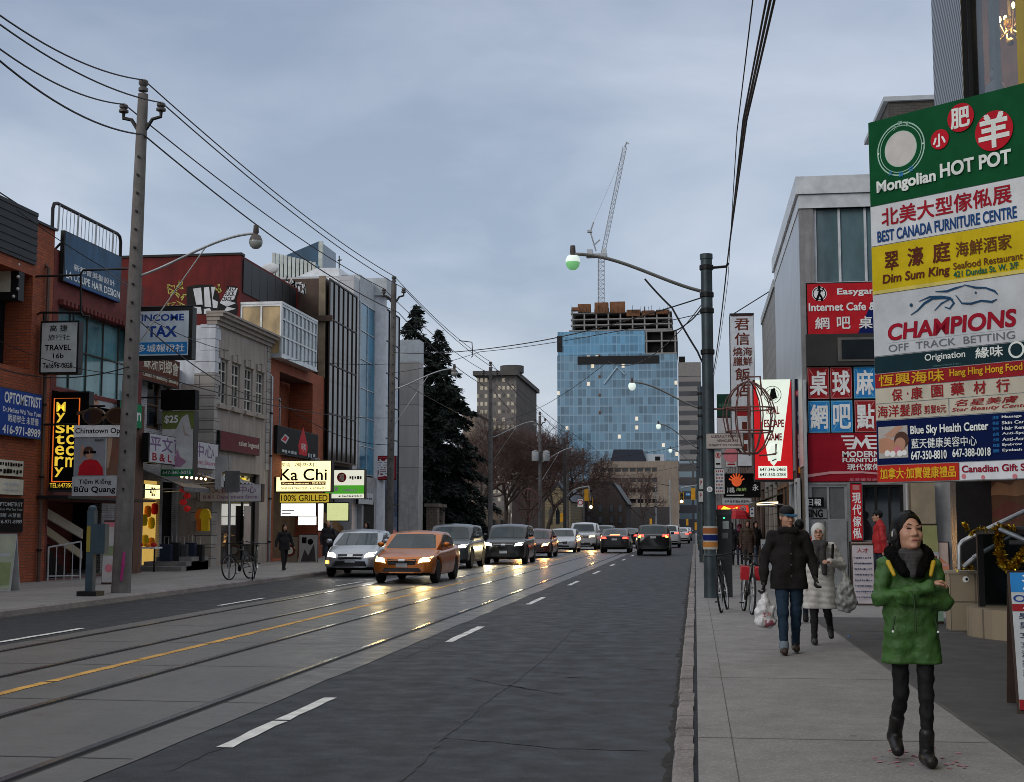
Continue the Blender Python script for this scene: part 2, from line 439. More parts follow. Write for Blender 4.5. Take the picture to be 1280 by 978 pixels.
for x in (-4.34, -5.83, -7.36, -8.85):
    mb = MB()
    mb.face([(x - .066, -30, .009), (x + .078, -30, .009), (x + .078, 330, .009), (x - .066, 330, .009)], M('rail_gap', (.05, .047, .045), .6))
    mb.face([(x - .05, -30, .013), (x + .02, -30, .013), (x + .02, 330, .013), (x - .05, 330, .013)], RAILM)
    mb.face([(x + .02, -30, .0125), (x + .062, -30, .0125), (x + .062, 330, .0125), (x + .02, 330, .0125)], BLK)
    struct(mb.build('tram_rail'))
def strip(mb, x0, x1, y0, y1, m, z=.006, jag=.012):
    n = max(2, int((y1 - y0) / .25)); v = []
    for i in range(n + 1):
        y = y0 + (y1 - y0) * i / n; v += [(x0 + jr.uniform(-jag, jag), y, z), (x1 + jr.uniform(-jag, jag), y, z)]
    mb.add(v, [(2 * i, 2 * i + 1, 2 * i + 3, 2 * i + 2) for i in range(n)], m)
for i in range(12):
    y = 9.7 + 9.13 * i
    mb = MB(); strip(mb, -3.47, -3.35, y, y + 1.35, LINEW); strip(mb, -3.47, -3.35, y + 1.42, y + 2.9, LINEW); struct(mb.build('lane_marking'))
for i in range(10):
    y = 8.5 + 9.1 * i
    mb = MB(); strip(mb, -9.60, -9.49, y, y + 2.9, LINEW, .0095); struct(mb.build('lane_marking'))
for i in range(60):
    y = 2 + i * 2.3
    mb = MB(); strip(mb, -6.67, -6.55, y, y + 2.24, LINEY, .0095); struct(mb.build('centre_line_marking'))
def crack(pts, wd, seed, name='road_crack', amp=.03):
    r = random.Random(seed); mb = MB(); P = [Vector(on_z(*p)) for p in pts]; path = []
    for a, b in zip(P, P[1:]):
        n = max(2, int((b - a).length / .12))
        for i in range(n):
            q = a.lerp(b, i / n); path.append(q + Vector((r.uniform(-amp, amp), r.uniform(-amp, amp)))* .6)
    path.append(P[-1]); v = []
    for i, q in enumerate(path):
        t = (path[min(i + 1, len(path) - 1)] - path[max(0, i - 1)]).normalized(); nn = Vector((-t.y, t.x)) * wd * r.uniform(.25, .75)
        v += [(q.x + nn.x, q.y + nn.y, .004), (q.x - nn.x, q.y - nn.y, .004)]
    mb.add(v, [(2 * i + 1, 2 * i + 3, 2 * i + 2, 2 * i) for i in range(len(path) - 1)], TAR)
    struct(mb.build(name))
crack([(496, 980), (520, 960), (555, 923), (612, 874), (637, 857), (680, 824), (716, 787)], .026, 1)
crack([(738, 771), (756, 757)], .035, 2)
crack([(555, 923), (624, 928), (697, 936), (812, 939)], .022, 3)
crack([(590, 848), (631, 857), (668, 863)], .035, 4)
crack([(631, 857), (700, 868), (712, 869)], .02, 5)
crack([(700, 852), (706, 848), (733, 846)], .035, 6, amp=.07)
crack([(500, 825), (535, 810), (545, 803)], .02, 7)
crack([(797, 836), (824, 838)], .03, 8); crack([(820, 817), (836, 818)], .03, 9)
crack([(600, 760), (700, 783), (760, 786)], .012, 10)
crack([(210, 965), (330, 912), (420, 872)], .014, 11)
crack([(60, 800), (180, 782), (330, 756)], .016, 12)
# gutter dirt, granite kerb blocks, right pavement
mb = MB(); v = []
ys = [4 + .1 * i for i in range(560)]
for i, y in enumerate(ys): v += [(KR - .02 - .13 * abs(mnoise.noise((y * 1.3, 3, 0))) - .09 * abs(mnoise.noise((y * 7, 1, 0))), y, .003), (KR + .01, y, .003)]
mb.add(v, [(2 * i, 2 * i + 1, 2 * i + 3, 2 * i + 2) for i in range(len(ys) - 1)], M('gutter_dirt', (.03, .028, .026), .9, var=.6, scale=12, bmp=.6))
struct(mb.build('gutter_dirt'))
y = 2.0; mb = MB()
while y < 120:
    L = jr.uniform(.22, .5) if y < 14 else jr.uniform(.6, 1.5)
    dx, dz = jr.uniform(-.008, .008), jr.uniform(-.02, .0)
    a = Vector((KR + dx, y, 0)); hh = SWZ - .005 + dz
    mb.prism([(KR + dx, y, -.1), (KR + dx + .004, y, hh - .02), (KR + dx + .025, y, hh), (KR + .135 + dx, y, hh), (KR + .14, y, -.1)], (0, L - .014, 0), KERBM)
    y += L
struct(mb.build('kerb_stone'))
WX0 = KR + .17
struct(box('kerb_gap', None, KR, WX0, -30, 130, -.13, .02, TAR))
struct(MB().box(WX0, 14, -30, 330, -.14, SWZ, WALKC).build('pavement'))
mb = MB()
JNT = M('pavement_joint', (.10, .096, .09), .9)
for y in (3, 6.6, 10.05, 14.0, 17.2, 20.3, 23.5, 26.8, 30, 33.5, 37, 41, 45, 49):
    mb.face([(WX0, y, SWZ + .003), (4.2, y + .04, SWZ + .003), (4.2, y + .054, SWZ + .003), (WX0, y + .012, SWZ + .003)], JNT)
mb.face([(.235, 0, SWZ + .0035), (.241, 0, SWZ + .0035), (.246, 60, SWZ + .0035), (.24, 60, SWZ + .0035)], JNT)
struct(mb.build('pavement_joint'))
mb = MB()
mb.face([(2.12, 2, SWZ + .004), (4.3, 2, SWZ + .004), (4.3, 20.25, SWZ + .004), (1.98, 20.25, SWZ + .004)], PATCH)
mb.face([(2.095, 2, SWZ + .007), (2.125, 2, SWZ + .007), (2.0, 20.25, SWZ + .007), (1.97, 20.25, SWZ + .007)], JNT)
mb.face([(1.9, 20.34, SWZ + .004), (4.3, 20.34, SWZ + .004), (4.3, 23.4, SWZ + .004), (1.85, 23.4, SWZ + .004)], PATCH)
struct(mb.build('pavement_asphalt_patch'))

sp = M('pink_spray_paint', (.42, .18, .22), .8, var=.4, scale=10)
for k, (px, py, r_) in enumerate([(1178, 948, .12), (1120, 948, .1)]):
    x, y = on_z(px, py, SWZ); rr = random.Random(k); mb = MB()
    for q in range(26):
        a = rr.uniform(0, 6.28); d = rr.random() ** .5 * r_ * 1.6; s = rr.uniform(.008, .025)
        mb.face([(x + d * math.cos(a) + s * math.cos(i), y + 2.2 * d * math.sin(a) + s * math.sin(i), SWZ + .0046) for i in range(6)], sp)
    o = mb.build('spray_paint_mark'); struct(o)
# litter on the right pavement
def litter(px, py, s, m, label, name='litter_scrap'):
    x, y = on_z(px, py, SWZ); r = random.Random(int(px)); mb = MB()
    P = [(x + s * math.cos(2 * PI * i / 7) * r.uniform(.5, 1), y + s * math.sin(2 * PI * i / 7) * r.uniform(.5, 1), SWZ + .006 + r.uniform(0, s * .4)) for i in range(7)]
    mb.prism(P, (0, 0, .004), m); tag(mb.build(name, loc=(x, y, SWZ)), label, 'litter')
litter(1062, 797, .04, SKYB, 'small pale blue scrap of litter near the dark pavement patch')
litter(1088, 746, .06, WHITE, 'white scrap of paper lying by the poster wall')
# left pavement
mb = MB()
mb.prism([(KL, -30, -.1), (KL - .02, -30, SWL - .03), (KL - .05, -30, SWL), (KL - .16, -30, SWL), (KL - .16, -30, -.1)], (0, 360, 0), KERBM)
struct(mb.build('kerb'))
struct(MB().box(KL - .165, -30, -30, 330, -.14, SWL - .002, WALKC).build('pavement'))
mb = MB()
for y in range(20, 80, 2):
    mb.face([(-17.4, y, SWL + .002), (KL - .2, y, SWL + .002), (KL - .2, y + .015, SWL + .002), (-17.4, y + .015, SWL + .002)], JNT)
struct(mb.build('pavement_joint'))
mb = MB(); strip(mb, KL + .0, KL + .22, 4, 110, M('gutter_dirt_left', (.045, .043, .04), .9, var=.5, scale=9), .003, .03); struct(mb.build('gutter_dirt'))

# ------------------------------------------------------------------ builders for walls, windows, signs
FL, FR = -17.5, 4.0
def xpanel(y0, y1, z0, z1, x=FL): return Panel((x, y0, z0), (0, 1, 0), y1 - y0, z1 - z0)
def rpanel(y0, y1, z0, z1, x=FR): return Panel((x, y1, z0), (0, -1, 0), y1 - y0, z1 - z0)
def xrect(px0, ptop, pbot, px1, x=FL):                    # left-hand facade plane; top/bottom measured at px0
    y0, z1 = on_x(px0, ptop, x); _, z0 = on_x(px0, pbot, x); y1, _ = on_x(px1, ptop, x)
    return Panel((x, y0, z0), (0, 1, 0), y1 - y0, z1 - z0)
def facade(mb, P, holes, m, rev=.18, rm=None, depth=.25):
    """A wall with real openings: holes = (u0,u1,v0,v1) in metres; reveals run back rev."""
    us = sorted({0, P.w} | {h[i] for h in holes for i in (0, 1)}); vs_ = sorted({0, P.h} | {h[i] for h in holes for i in (2, 3)})
    q = lambda u, v, d: P.O + P.R * u + P.U * v + P.Nn * d
    for a, b in zip(us, us[1:]):
        for c, d in zip(vs_, vs_[1:]):
            if b - a < 1e-6 or d - c < 1e-6: continue
            if any(h[0] < (a + b) / 2 < h[1] and h[2] < (c + d) / 2 < h[3] for h in holes): continue
            mb.face([q(a, c, 0), q(b, c, 0), q(b, d, 0), q(a, d, 0)], m)
    for h in holes:
        a, b, c, d = h; L = [(a, c), (b, c), (b, d), (a, d)]
        for (u0, v0), (u1, v1) in zip(L, L[1:] + L[:1]): mb.face([q(u0, v0, 0), q(u1, v1, 0), q(u1, v1, -rev), q(u0, v0, -rev)][::-1], rm or m)
    L = [(0, 0), (P.w, 0), (P.w, P.h), (0, P.h)]
    for (u0, v0), (u1, v1) in zip(L, L[1:] + L[:1]): mb.face([q(u0, v0, 0), q(u1, v1, 0), q(u1, v1, -depth), q(u0, v0, -depth)], m)
def sub(P, h): return Panel(P.O + P.R * h[0] + P.U * h[2], P.R, h[1] - h[0], h[3] - h[2])
def window(parent, P, cols=2, rows=1, fm=None, gm=None, fw=.06, back=.12, name='window', bars=None, label=None, th=.07, gback=None):
    fm = fm or ALU; gm = gm or WINK; mb = MB(); c = -back
    def bar(u0, u1, v0, v1): mb.obox(P.O + P.R * ((u0 + u1) / 2) + P.U * ((v0 + v1) / 2) + P.Nn * c, P.R, P.U, P.Nn, u1 - u0, v1 - v0, th, fm)
    bar(0, fw, 0, P.h); bar(P.w - fw, P.w, 0, P.h); bar(fw, P.w - fw, 0, fw); bar(fw, P.w - fw, P.h - fw, P.h)
    for i in range(1, cols): u = P.w * i / cols; bar(u - fw * .4, u + fw * .4, fw, P.h - fw)
    vsn = [P.h * j / rows for j in range(1, rows)] if bars is None else [P.h * b for b in bars]
    us = [fw] + [P.w * i / cols for i in range(1, cols)] + [P.w - fw]
    for v in vsn:
        for a, b in zip(us, us[1:]): bar(a + (fw * .4 if a != fw else 0) , b - (fw * .4 if b != us[-1] else 0), v - fw * .35, v + fw * .35)
    f = mb.build(name, parent, label=label)
    g = MB(); d = c - th * .2 if gback is None else -gback
    g.obox(P.O + P.R * (P.w / 2) + P.U * (P.h / 2) + P.Nn * d, P.R, P.U, P.Nn, P.w - fw, P.h - fw, .012, gm); g.build('pane', f)
    return f
def sign(name, label, P, depth, face, items, case=None, group=None, cat='sign', pad=.0, extra=None):
    t = thing(name, label, cat, tuple(P.O), group)
    mb = MB(); P.case(mb, depth, case or DARK, pad); mb.build('case', t)
    fb = MB(); P.rect(fb, 0.0 if pad else .015, 1.0 if pad else .985, 0.0 if pad else .02, 1.0 if pad else .98, face, .004)
    lb = MB(); d = .006
    for it in items:
        k = it[0]; d += .0012
        if k == 'r': P.rect(fb, *it[1:6], d)
        elif k == 'd': P.disc(fb, *it[1:5], d)
        elif k == 'p': P.poly(fb, it[1], it[2], d)
        elif k == 'l': P.line(lb, it[1], it[2], it[3], d)
        elif k == 't': P.text(lb, *it[1:7], bold=it[7] if len(it) > 7 else .02, shear=it[8] if len(it) > 8 else 0, d=d, tilt=it[9] if len(it) > 9 else 0)
        elif k == 'v': P.vtext(lb, *it[1:7], bold=it[7] if len(it) > 7 else .02, d=d)
    f = fb.build('sign_face', t)
    if lb.v: lb.build('lettering', f)
    if extra: extra(t, P)
    return t
def pipes(t, paths, r=.025, m=None, name='bracket'):
    mb = MB()
    for p in paths: mb.tube(p, r, m or DARK, 6)
    return mb.build(name, t, smooth=True)
# ------------------------------------------------------------------ left-hand buildings
BRK_O = brick_mat('orange_brick', (.44, .098, .030), (.32, .066, .025), (.10, .06, .045))
BRK_R = brick_mat('red_brick', (.24, .035, .028), (.18, .028, .022), (.08, .045, .04))
BRK_W = brick_mat('white_brick', (.50, .50, .51), (.42, .42, .44), (.16, .16, .17), dirt=.7)
REDP = M('red_painted_brick', (.125, .012, .010), .75, var=.4, scale=.7, bmp=.3, bsc=20, streak=True)
TAN = M('tan_stucco', (.36, .31, .27), .85, var=.1, scale=1.5, bmp=.25, bsc=50, streak=True)
STONE = panel_mat('quoin_stone', (.36, .335, .31), 1.2, .42, .018, rough=.85, off=.5)
WPAINT = M('white_wall_paint', (.58, .60, .64), .7, var=.08, streak=True)
CLAD = M('black_cladding', (.010, .010, .011), .5, .2)
TEAL = glass_mat('teal_glass', (.11, .25, .27), .1, .45, .75, .55)
TEALD = glass_mat('deep_teal_glass', (.006, .15, .26), .16, .25, .6, .5)
BRWG = glass_mat('bronze_glass', (.022, .014, .011), .08, .35, .6, .8)
BRWN = M('bronze_panel', (.075, .048, .036), .45, .3, streak=True)
AMB_REFL = glass_mat('painted_amber_reflection', (.50, .36, .18), .12, .6, .55, .8)  # bay side panes: an orange reflection painted into the glass colour
CURT = M('grey_curtain', (.16, .17, .17), .9, var=.3)
WARM = M('warm_shop_light', (1.0, .62, .22), .8, emit=(1.0, .60, .20), es=.55, bmp=0, var=.5, scale=4)

# 1 brick block at the left edge
y0, y1 = 14.0, yx(54, FL, 732)
zt = on_x(40, 276, FL)[1]
t = thing('brick_building', 'orange brick block at the left edge with black ribbed cladding along its top', 'building', (FL, y1, 0))
mb = MB(); P = xpanel(y0, y1, SWL - .05, zt)
zc = on_x(33, 328, FL)[1]; za = on_x(33, 342, FL)[1]; zb = on_x(33, 462, FL)[1]
yb = yx(33, FL)
H1 = [(2, yb - y0 - .05, zb - P.O.z, za - P.O.z), (4, 13.5, 0.1, 2.6)]
facade(mb, P, H1, BRK_O, .9)
mb.box(FL - 1.0, FL - 10, y0, y1, 0, zt - .3, BRK_R)
mb.build('wall', t)
mb = MB(); yc0 = yx(33, FL)
for i in range(14):
    z = zc + (zt + .25 - zc) * i / 14; mb.box(FL + .01, FL + .05 + .02 * (i % 2), y0, yc0, z, z + (zt + .25 - zc) / 14 - .004, CLAD)
mb.build('cladding', t)
box('parapet_cap', t, FL - .3, FL + .06, yc0 + .01, y1 + .04, zt, zt + .07, DARK)
window(t, sub(P, H1[0]), 6, 1, DARK, WINK, .08, .8); window(t, sub(P, H1[1]), 4, 1, DARK, WINK, .08, .6, 'shopfront')
t2 = thing('roof_aerial', 'thin black metal aerial bracket on the brick parapet at the left edge', 'aerial', (FL, yx(12, FL), zt))
yy = yx(12, FL); zz = on_x(12, 248, FL)[1]
pipes(t2, [[(FL - .1, yy, zt - .1), (FL - .1, yy, zz), (FL - .1, yy - 1.2, zz + .1)]], .02, name='rod')

# 2 low brick building with the slanted teal glazing
y0, y1 = y1 + .02, 41.35
zt2 = on_x(46, 301, FL)[1]; zg1 = 7.75; zg0 = 5.45
t = thing('brick_building', 'dark red brick shop with teal curtain glazing under the rooftop hair salon billboard', 'building', (FL, y0, 0))
P = xpanel(y0, y1, SWL - .05, zt2); mb = MB()
Hh = [(.35, y1 - y0 - .35, zg0 - P.O.z, zg1 - P.O.z), (.1, y1 - y0 - .75, 2.55 - P.O.z, zg0 - .12 - P.O.z), (.1, y1 - y0 - .75, .05, 2.3 - P.O.z)]
facade(mb, P, Hh, BRK_R, .35); 
mb.box(FL - 2.2, FL - 12, y0, y1, 0, zt2 - .4, BRK_R); mb.box(FL - .3, FL - 2.2, y0, y1, 2.35, zt2 - .4, BRK_R)
mb.build('wall', t)
window(t, sub(P, Hh[0]), 5, 2, M('bronze_frame', (.10, .09, .08), .4, .5), TEAL, .05, .2, 'curtain_wall', bars=[.52])
mb = MB(); p2 = sub(P, Hh[1]); mb.obox(p2.p(.5, .5, -.25), p2.R, p2.U, p2.Nn, p2.w, p2.h, .1, INSIDE); mb.build('fascia', t)
mb = MB()
for i in range(24): mb.box(FL + .01, FL + .16, y0 + .3 + i * .25, y0 + .44 + i * .25, zg1 + .0, zg1 + .14, BRK_R)
mb.build('brick_cornice', t)
box('pier', t, FL - .1, FL + .12, y1 - .62, y1, SWL, 5.4, M('brown_pier', (.13, .07, .05), .8))
st = MB()                                                 # stairway down behind the railing
for a, b, c, m_ in (((57, 634), (104, 662), .28, OFFW), ((55, 655), (103, 689), .24, C('beige', (.45, .40, .28)))):
    ya, z1 = on_x(a[0], a[1], FL - .5); yb2, z2 = on_x(b[0], b[1], FL - .5)
    st.prism([(FL - .5, ya, z1), (FL - .5, yb2, z2), (FL - .5, yb2, z2 - c), (FL - .5, ya, z1 - c)], (-.06, 0, 0), m_)
for i in range(9): st.box(FL - 1.6, FL - .6, y0 + .4 + i * .28, y0 + .66 + i * .28, 0, max(.15, 1.7 - i * .2), INSIDE)
st.build('staircase', t)
rl = thing('handrail', 'short white pipe railing beside the dark stairway opening', 'railing', (FL + .1, y0 + .2, SWL))
xa, _ = on_z(58, 733, SWL); xb, _ = on_z(86, 731, SWL)
ya, yb3 = on_z(58, 733, SWL)[1], on_z(86, 731, SWL)[1]
ya = max(ya, y0 + .1)
mb = MB(); WM = M('white_metal', (.55, .57, .58), .4, .3)
pa, pb = Vector((FL + .06, ya, SWL)), Vector((FL + .75, ya + .5, SWL))
for k in range(5):
    q = pa.lerp(pb, k / 4); mb.tube([q, q + Vector((0, 0, .9 + .15 * k / 4))], .025 if k in (0, 4) else .014, WM, 6)
mb.tube([pa + Vector((0, 0, .9)), pb + Vector((0, 0, 1.05))], .025, WM, 6); mb.tube([pa + Vector((0, 0, .12)), pb + Vector((0, 0, .12))], .018, WM, 6)
mb.build('rail', rl, smooth=True)
box('canopy', t, FL + .02, FL + .9, y0 - .6, y1 - .8, 2.34, 2.42, DARK)

# 3 white brick two-storey shop, set back
XS = -18.75
y0, y1 = 41.4, yx(265, FL, 600) - .02
YT0 = y1 + .02
t = thing('white_brick_shop', 'narrow white brick shop with cluttered window between glazing and tan building', 'building', (XS, y0, 0))
zt3 = on_x(222, 462, XS)[1]
P = xpanel(y0, y1, SWL - .05, zt3, XS); mb = MB()
za, zb = 4.9, 6.6
Hh = [(3.4, 4.6, za, zb), (4.75, 5.7, za, zb), (3.3, 4.75, .2, 3.1), (5.0, 6.35, .2, 3.1)]
facade(mb, P, Hh, BRK_W, .2); mb.box(XS - .25, XS - 9, y0, y1, 3.3, zt3 - .3, BRK_W)
mb.build('wall', t)
for h in Hh[:2]: window(t, sub(P, h), 1, 2, BRK_W if 0 else M('brown_frame', (.12, .06, .03), .6), WINK, .09, .12)
box('interior', t, XS - .27, XS - 2.5, y0 + 3.2, y1, SWL, 3.2, INSIDE)
mb = MB(); pw = sub(P, Hh[2]); mb.obox(pw.p(.5, .5, -.15), pw.R, pw.U, pw.Nn, pw.w, pw.h, .04, glass_mat('shop_window_lit', (.30, .20, .05), .12, .6, .9, 3.5, .30, (1, .62, .14))); mb.build('shop_window', t)
P4 = Panel((XS + .02, pw.O.y + .05, 2.55), (0, 1, 0), pw.w - .1, .5)
sign('number_sign', 'yellow lit sign reading 420 over the white brick shop door', P4, .08, LYEL, [('t', '420', .32, .68, .2, .8, BLK, .03)])
for k, (yy, xx, zz, mm) in enumerate([(.2, .1, 1.6, YEL), (.5, .14, 1.9, ORG_), (.85, .1, 1.5, YEL), (1.1, .1, 2.0, RED), (.35, .1, .9, YEL), (.9, .1, .8, ORG_)]):
    mb = MB(); mb.lathe([(0, 0), (.10, .03), (.13, .2), (.10, .38), (0, .42)], (XS - .04, pw.O.y + yy, zz), mm, 10)
    tag(mb.build('gold_ornament', smooth=True, loc=(XS, pw.O.y + yy, zz)), 'gilt charm hanging in the lit shop window under the 420 sign', 'ornament', 'charms hanging in the lit shop window')
# awnings of the shop
def awning(name, label, y0, y1, x0, x1, z0, z1, m, m2=None, n=1):
    t = thing(name, label, 'awning', (x0, y0, z0)); mb = MB()
    if m2 is None:
        mb.prism([(x0, y0, z1), (x1, y0, z0), (x1, y0, z0 - .14), (x1 - .02, y0, z0 - .14), (x1 - .03, y0, z0 - .02), (x0, y0, z1 - .04)], (0, y1 - y0, 0), m)
    else:
        for i in range(n):
            a, b = y0 + (y1 - y0) * i / n, y0 + (y1 - y0) * (i + 1) / n
            mb.prism([(x0, a, z1), (x1, a, z0), (x1, a, z0 - .22), (x1 - .02, a, z0 - .22), (x1 - .03, a, z0 - .02), (x0, a, z1 - .04)], (0, b - a, 0), m2 if i % 2 else m)
    mb.build('canvas', t)
    pipes(t, [[(x0, y0 + .05, z0 - .1), (x1, y0 + .05, z0 - .04)], [(x0, y1 - .05, z0 - .1), (x1, y1 - .05, z0 - .04)]], .02, ALU, 'arm')
    return t
awning('shop_awning', 'plain grey canvas awning sloping over the 420 shop front', 43.9, 46.4, XS + .03, -17.0, on_y(235, 610, 45)[1], on_y(180, 583, 44)[1], M('grey_canvas', (.16, .165, .17), .9, var=.25))
awning('shop_awning', 'white and black striped awning beside the tan building', 46.3, YT0 + 2.3, FL + .02, -16.55, on_y(275, 602, 47)[1], on_y(250, 592, 47)[1], M('white_canvas', (.50, .51, .52), .9), BLK, 18)

# 4 tan building
y0, y1 = YT0, 54.6
zt4 = on_x(265, 403, FL)[1]
t = thing('tan_building', 'tan stucco building with a row of four sash windows and moulded cornice', 'building', (FL, y0, 0))
P = xpanel(y0, y1, SWL - .05, zt4); mb = MB(); Hw = []
for a, b in ((270, 281), (287, 297), (303, 313), (318, 327)):
    ya, yb2 = yx(a, FL), yx(b, FL); zt_ = on_x(a, {270: 447, 287: 454, 303: 459, 318: 464}[a], FL)[1]; zb_ = on_x(a, {270: 484, 287: 489, 303: 495, 318: 499}[a], FL)[1]
    Hw.append((ya - y0, yb2 - y0, 6.05, 7.75))
ga, gb = yx(283, FL) - y0, yx(323, FL) - y0
Hh = Hw + [(ga - .5, gb + .1, .1, 3.6)]
facade(mb, P, Hh, TAN, .22)
mb.box(FL - .26, FL - 10, y0, y1, .0, zt4 - .1, TAN); mb.build('wall', t)
box('painted_gable', t, FL - .02, FL - 10, y0 - .02, y0 - .002, on_y(250, 480, y0)[1], zt4 - .05, WPAINT)
box('gable', t, FL - .02, FL - 8, y0 - .019, y0 - .001, 0, on_y(250, 480, y0)[1] - .003, TAN)
mb = MB(); z = .1; k = 0
while z < zt4 - .1:
    hq = min(.42, zt4 - z); mb.box(FL - (.55 if k % 2 else .75), FL + .03, y0 - .05, y0 + (.35 if k % 2 else .55), z, z + hq - .02, WPAINT if z > on_y(250, 480, y0)[1] else STONE); z += .42; k += 1
z = 3.9
while z < zt4 - .1: mb.box(FL, FL + .03, y1 - .5, y1 - .02, z, z + .40, STONE); z += .42
mb.build('quoin', t)
mb = MB()
for i, (dx, za, zb) in enumerate([(.10, -.02, .12), (.2, .12, .26), (.34, .26, .38), (.42, .38, .46)]): mb.box(FL - .3, FL + dx, y0 - .06 - dx * .3, y1 + .02, zt4 + za, zt4 + zb - .002, TAN)
mb.build('cornice', t)
for h in Hw:
    f = window(t, sub(P, h), 2, 4, M('cream_frame', (.5, .48, .42), .6), WINK, .07, .1, 'sash_window')
    mb = MB(); q = sub(P, h); mb.obox(q.p(.5, 0, .06) - Vector((0, 0, .09)), q.R, q.U, q.Nn, q.w + .3, .16, .16, TAN); mb.obox(q.p(.5, 1, .03) + Vector((0, 0, .16)), q.R, q.U, q.Nn, q.w + .16, .26, .08, TAN); mb.obox(q.p(.5, 1, .05) + Vector((0, 0, .18)), q.R, q.U, q.Nn, .16, .34, .10, TAN)
    mb.build('sill', f)
sf = window(t, sub(P, Hh[4]), 3, 1, DARK, glass_mat('dim_shop_glass', (.03, .025, .022), .06, .8), .1, .2, 'shopfront', bars=[.72])
box('poster', sf, FL - .05, FL - .03, y0 + ga + 2.2, y0 + ga + 3.0, .9, 2.4, C('leaf_poster', (.36, .30, .28)))
box('menu_light', sf, FL - .14, FL - .11, y0 + ga + 2.1, y0 + ga + 2.6, 3.0, 3.5, LEDY)

# 5 red / orange restaurant building
y0, y1 = 54.62, 63.0
t = thing('red_building', 'orange brick restaurant building with graffiti on its dark red gable wall', 'building', (FL, y0, 0))
XU = on_y(300, 380, y0)[0]; zt5 = on_y(300, 319, y0)[1]
mb = MB(); mb.box(XU, XU - 9.5, y0, y1, 6, zt5, REDP)
mb.build('gable_wall', t)
box('roof_edge', t, XU + .05, XU - 9.6, y0 - .06, y0 + .4, zt5 + .002, zt5 + .1, CLAD)
mb = MB()
zc0 = on_x(350, 372, XU)[1]
for i in range(7): mb.box(XU + .002, XU + .05, y0 + .25 + i * 1.1, y0 + .25 + i * 1.1 + 1.06, zt5 - 1.55, zt5 - .12, CLAD)
mb.build('parapet_panel', t)
za, zb, zc_ = 4.55, 7.35, 3.95
P = xpanel(y0, y1, SWL - .05, 8.68); mb = MB()
h0 = (yx(347, FL) - y0, yx(389, FL) - y0, za + .6, 8.1)
hG = (.7, 7.6, .1, 3.6)
facade(mb, P, [h0, hG], BRK_O, 1.1); mb.box(FL - 1.15, FL - 7, y0, y1, 3.7, 8.6, BRK_O); mb.build('wall', t)
q = sub(P, h0)
window(t, Panel(q.p(.03, .0, 0), (0, 1, 0), q.w * .62, q.h * .72), 3, 1, WM, WINK, .07, 1.0, 'balcony_window', bars=[.35, .8])
bx0, bx1, by0, by1, bz0, bz1 = XU - .1, FL + .45, y0 + .03, yx(397, FL + .45, 450), 8.72, 10.9
b = MB()
b.box(XU - .2, bx1, by0, by1, bz0 - .1, bz0, WM); b.box(XU - .2, bx1, by0, by1, bz1, bz1 + .1, WM)
bay = b.build('bay_window', t)
window(bay if 0 else t, Panel((XU + .0, by0, bz0 + .002), (1, 0, 0), bx1 - XU, bz1 - bz0 - .004), 2, 1, WM, AMB_REFL, .09, .06, 'bay_side_window')
window(t, Panel((bx1, by0 + .0, bz0 + .002), (0, 1, 0), by1 - by0, bz1 - bz0 - .004), 9, 1, WM, glass_mat('bay_glass', (.20, .24, .26), .06, .7, .6, .9), .1, .06, 'bay_front_window', bars=[.38, .72])
box('inside', t, XU, bx1 - .3, by0 + .3, by1 - .2, bz0, bz1, CURT)
# graffiti on the gable: a big black and silver piece with yellow tags behind
GP = Panel((XU - 6.0, y0 - .012, 7.0), (1, 0, 0), 6.0, zt5 - 7.0)
def gp(px, py):
    x, z = on_y(px, py, y0); return ((x - GP.O.x) / GP.w, (z - GP.O.z) / GP.h)
YG = C('graffiti_yellow', (.42, .38, .10)); SV = C('graffiti_silver', (.58, .60, .62)); KG = C('graffiti_black', (.02, .02, .02))
mb = MB()
def cr_(x, y): return gp(140 + x * .2249, 300 + y * .2249)
rg = random.Random(4)
for (ax, ay, n_) in ((330, 270, 9), (370, 250, 8), (350, 300, 8), (395, 320, 6), (330, 370, 6), (385, 350, 5), (600, 265, 5), (585, 290, 4)):
    GP.line(mb, [cr_(ax + rg.uniform(-28, 30), ay + rg.uniform(-28, 32)) for _ in range(n_)], .055, YG, .004)
for poly in ([(415, 262), (475, 250), (560, 250), (590, 300), (600, 345), (640, 300), (690, 258), (705, 290), (690, 330), (700, 380), (688, 440), (660, 470), (600, 462), (560, 420), (418, 405)],):
    GP.poly(mb, [cr_(*p) for p in poly], KG, .007)
for poly in ([(452, 272), (496, 266), (505, 360), (470, 365)], [(512, 266), (540, 262), (553, 375), (516, 372)], [(552, 262), (575, 262), (560, 330), (590, 345), (585, 380), (562, 378)],
             [(600, 352), (650, 262), (700, 270), (680, 330), (655, 342), (690, 352), (640, 372), (690, 384), (620, 402), (640, 372)],
             [(425, 400), (450, 372), (495, 374), (500, 410), (430, 415)], [(512, 385), (545, 380), (560, 410), (512, 414)], [(590, 440), (600, 416), (650, 410), (668, 440), (655, 466), (610, 450)]):
    GP.poly(mb, [cr_(*p) for p in poly], SV, .011)
GP.text(mb, 'RIO', *(lambda a, c: (a[0], c[0], c[1], a[1]))(cr_(640, 255), cr_(690, 283)), KG, .03, d=.014)
GP.text(mb, 'SUCK', *(lambda a, c: (a[0], c[0], c[1], a[1]))(cr_(628, 288), cr_(682, 312)), KG, .03, d=.014)
GP.text(mb, 'CRACK', *(lambda a, c: (a[0], c[0], c[1], a[1]))(cr_(612, 318), cr_(668, 340)), KG, .03, d=.014)
GP.text(mb, 'UG', *(lambda a, c: (a[0], c[0], c[1], a[1]))(cr_(608, 424), cr_(655, 455)), KG, .03, d=.014)
mb.build('graffiti', t)
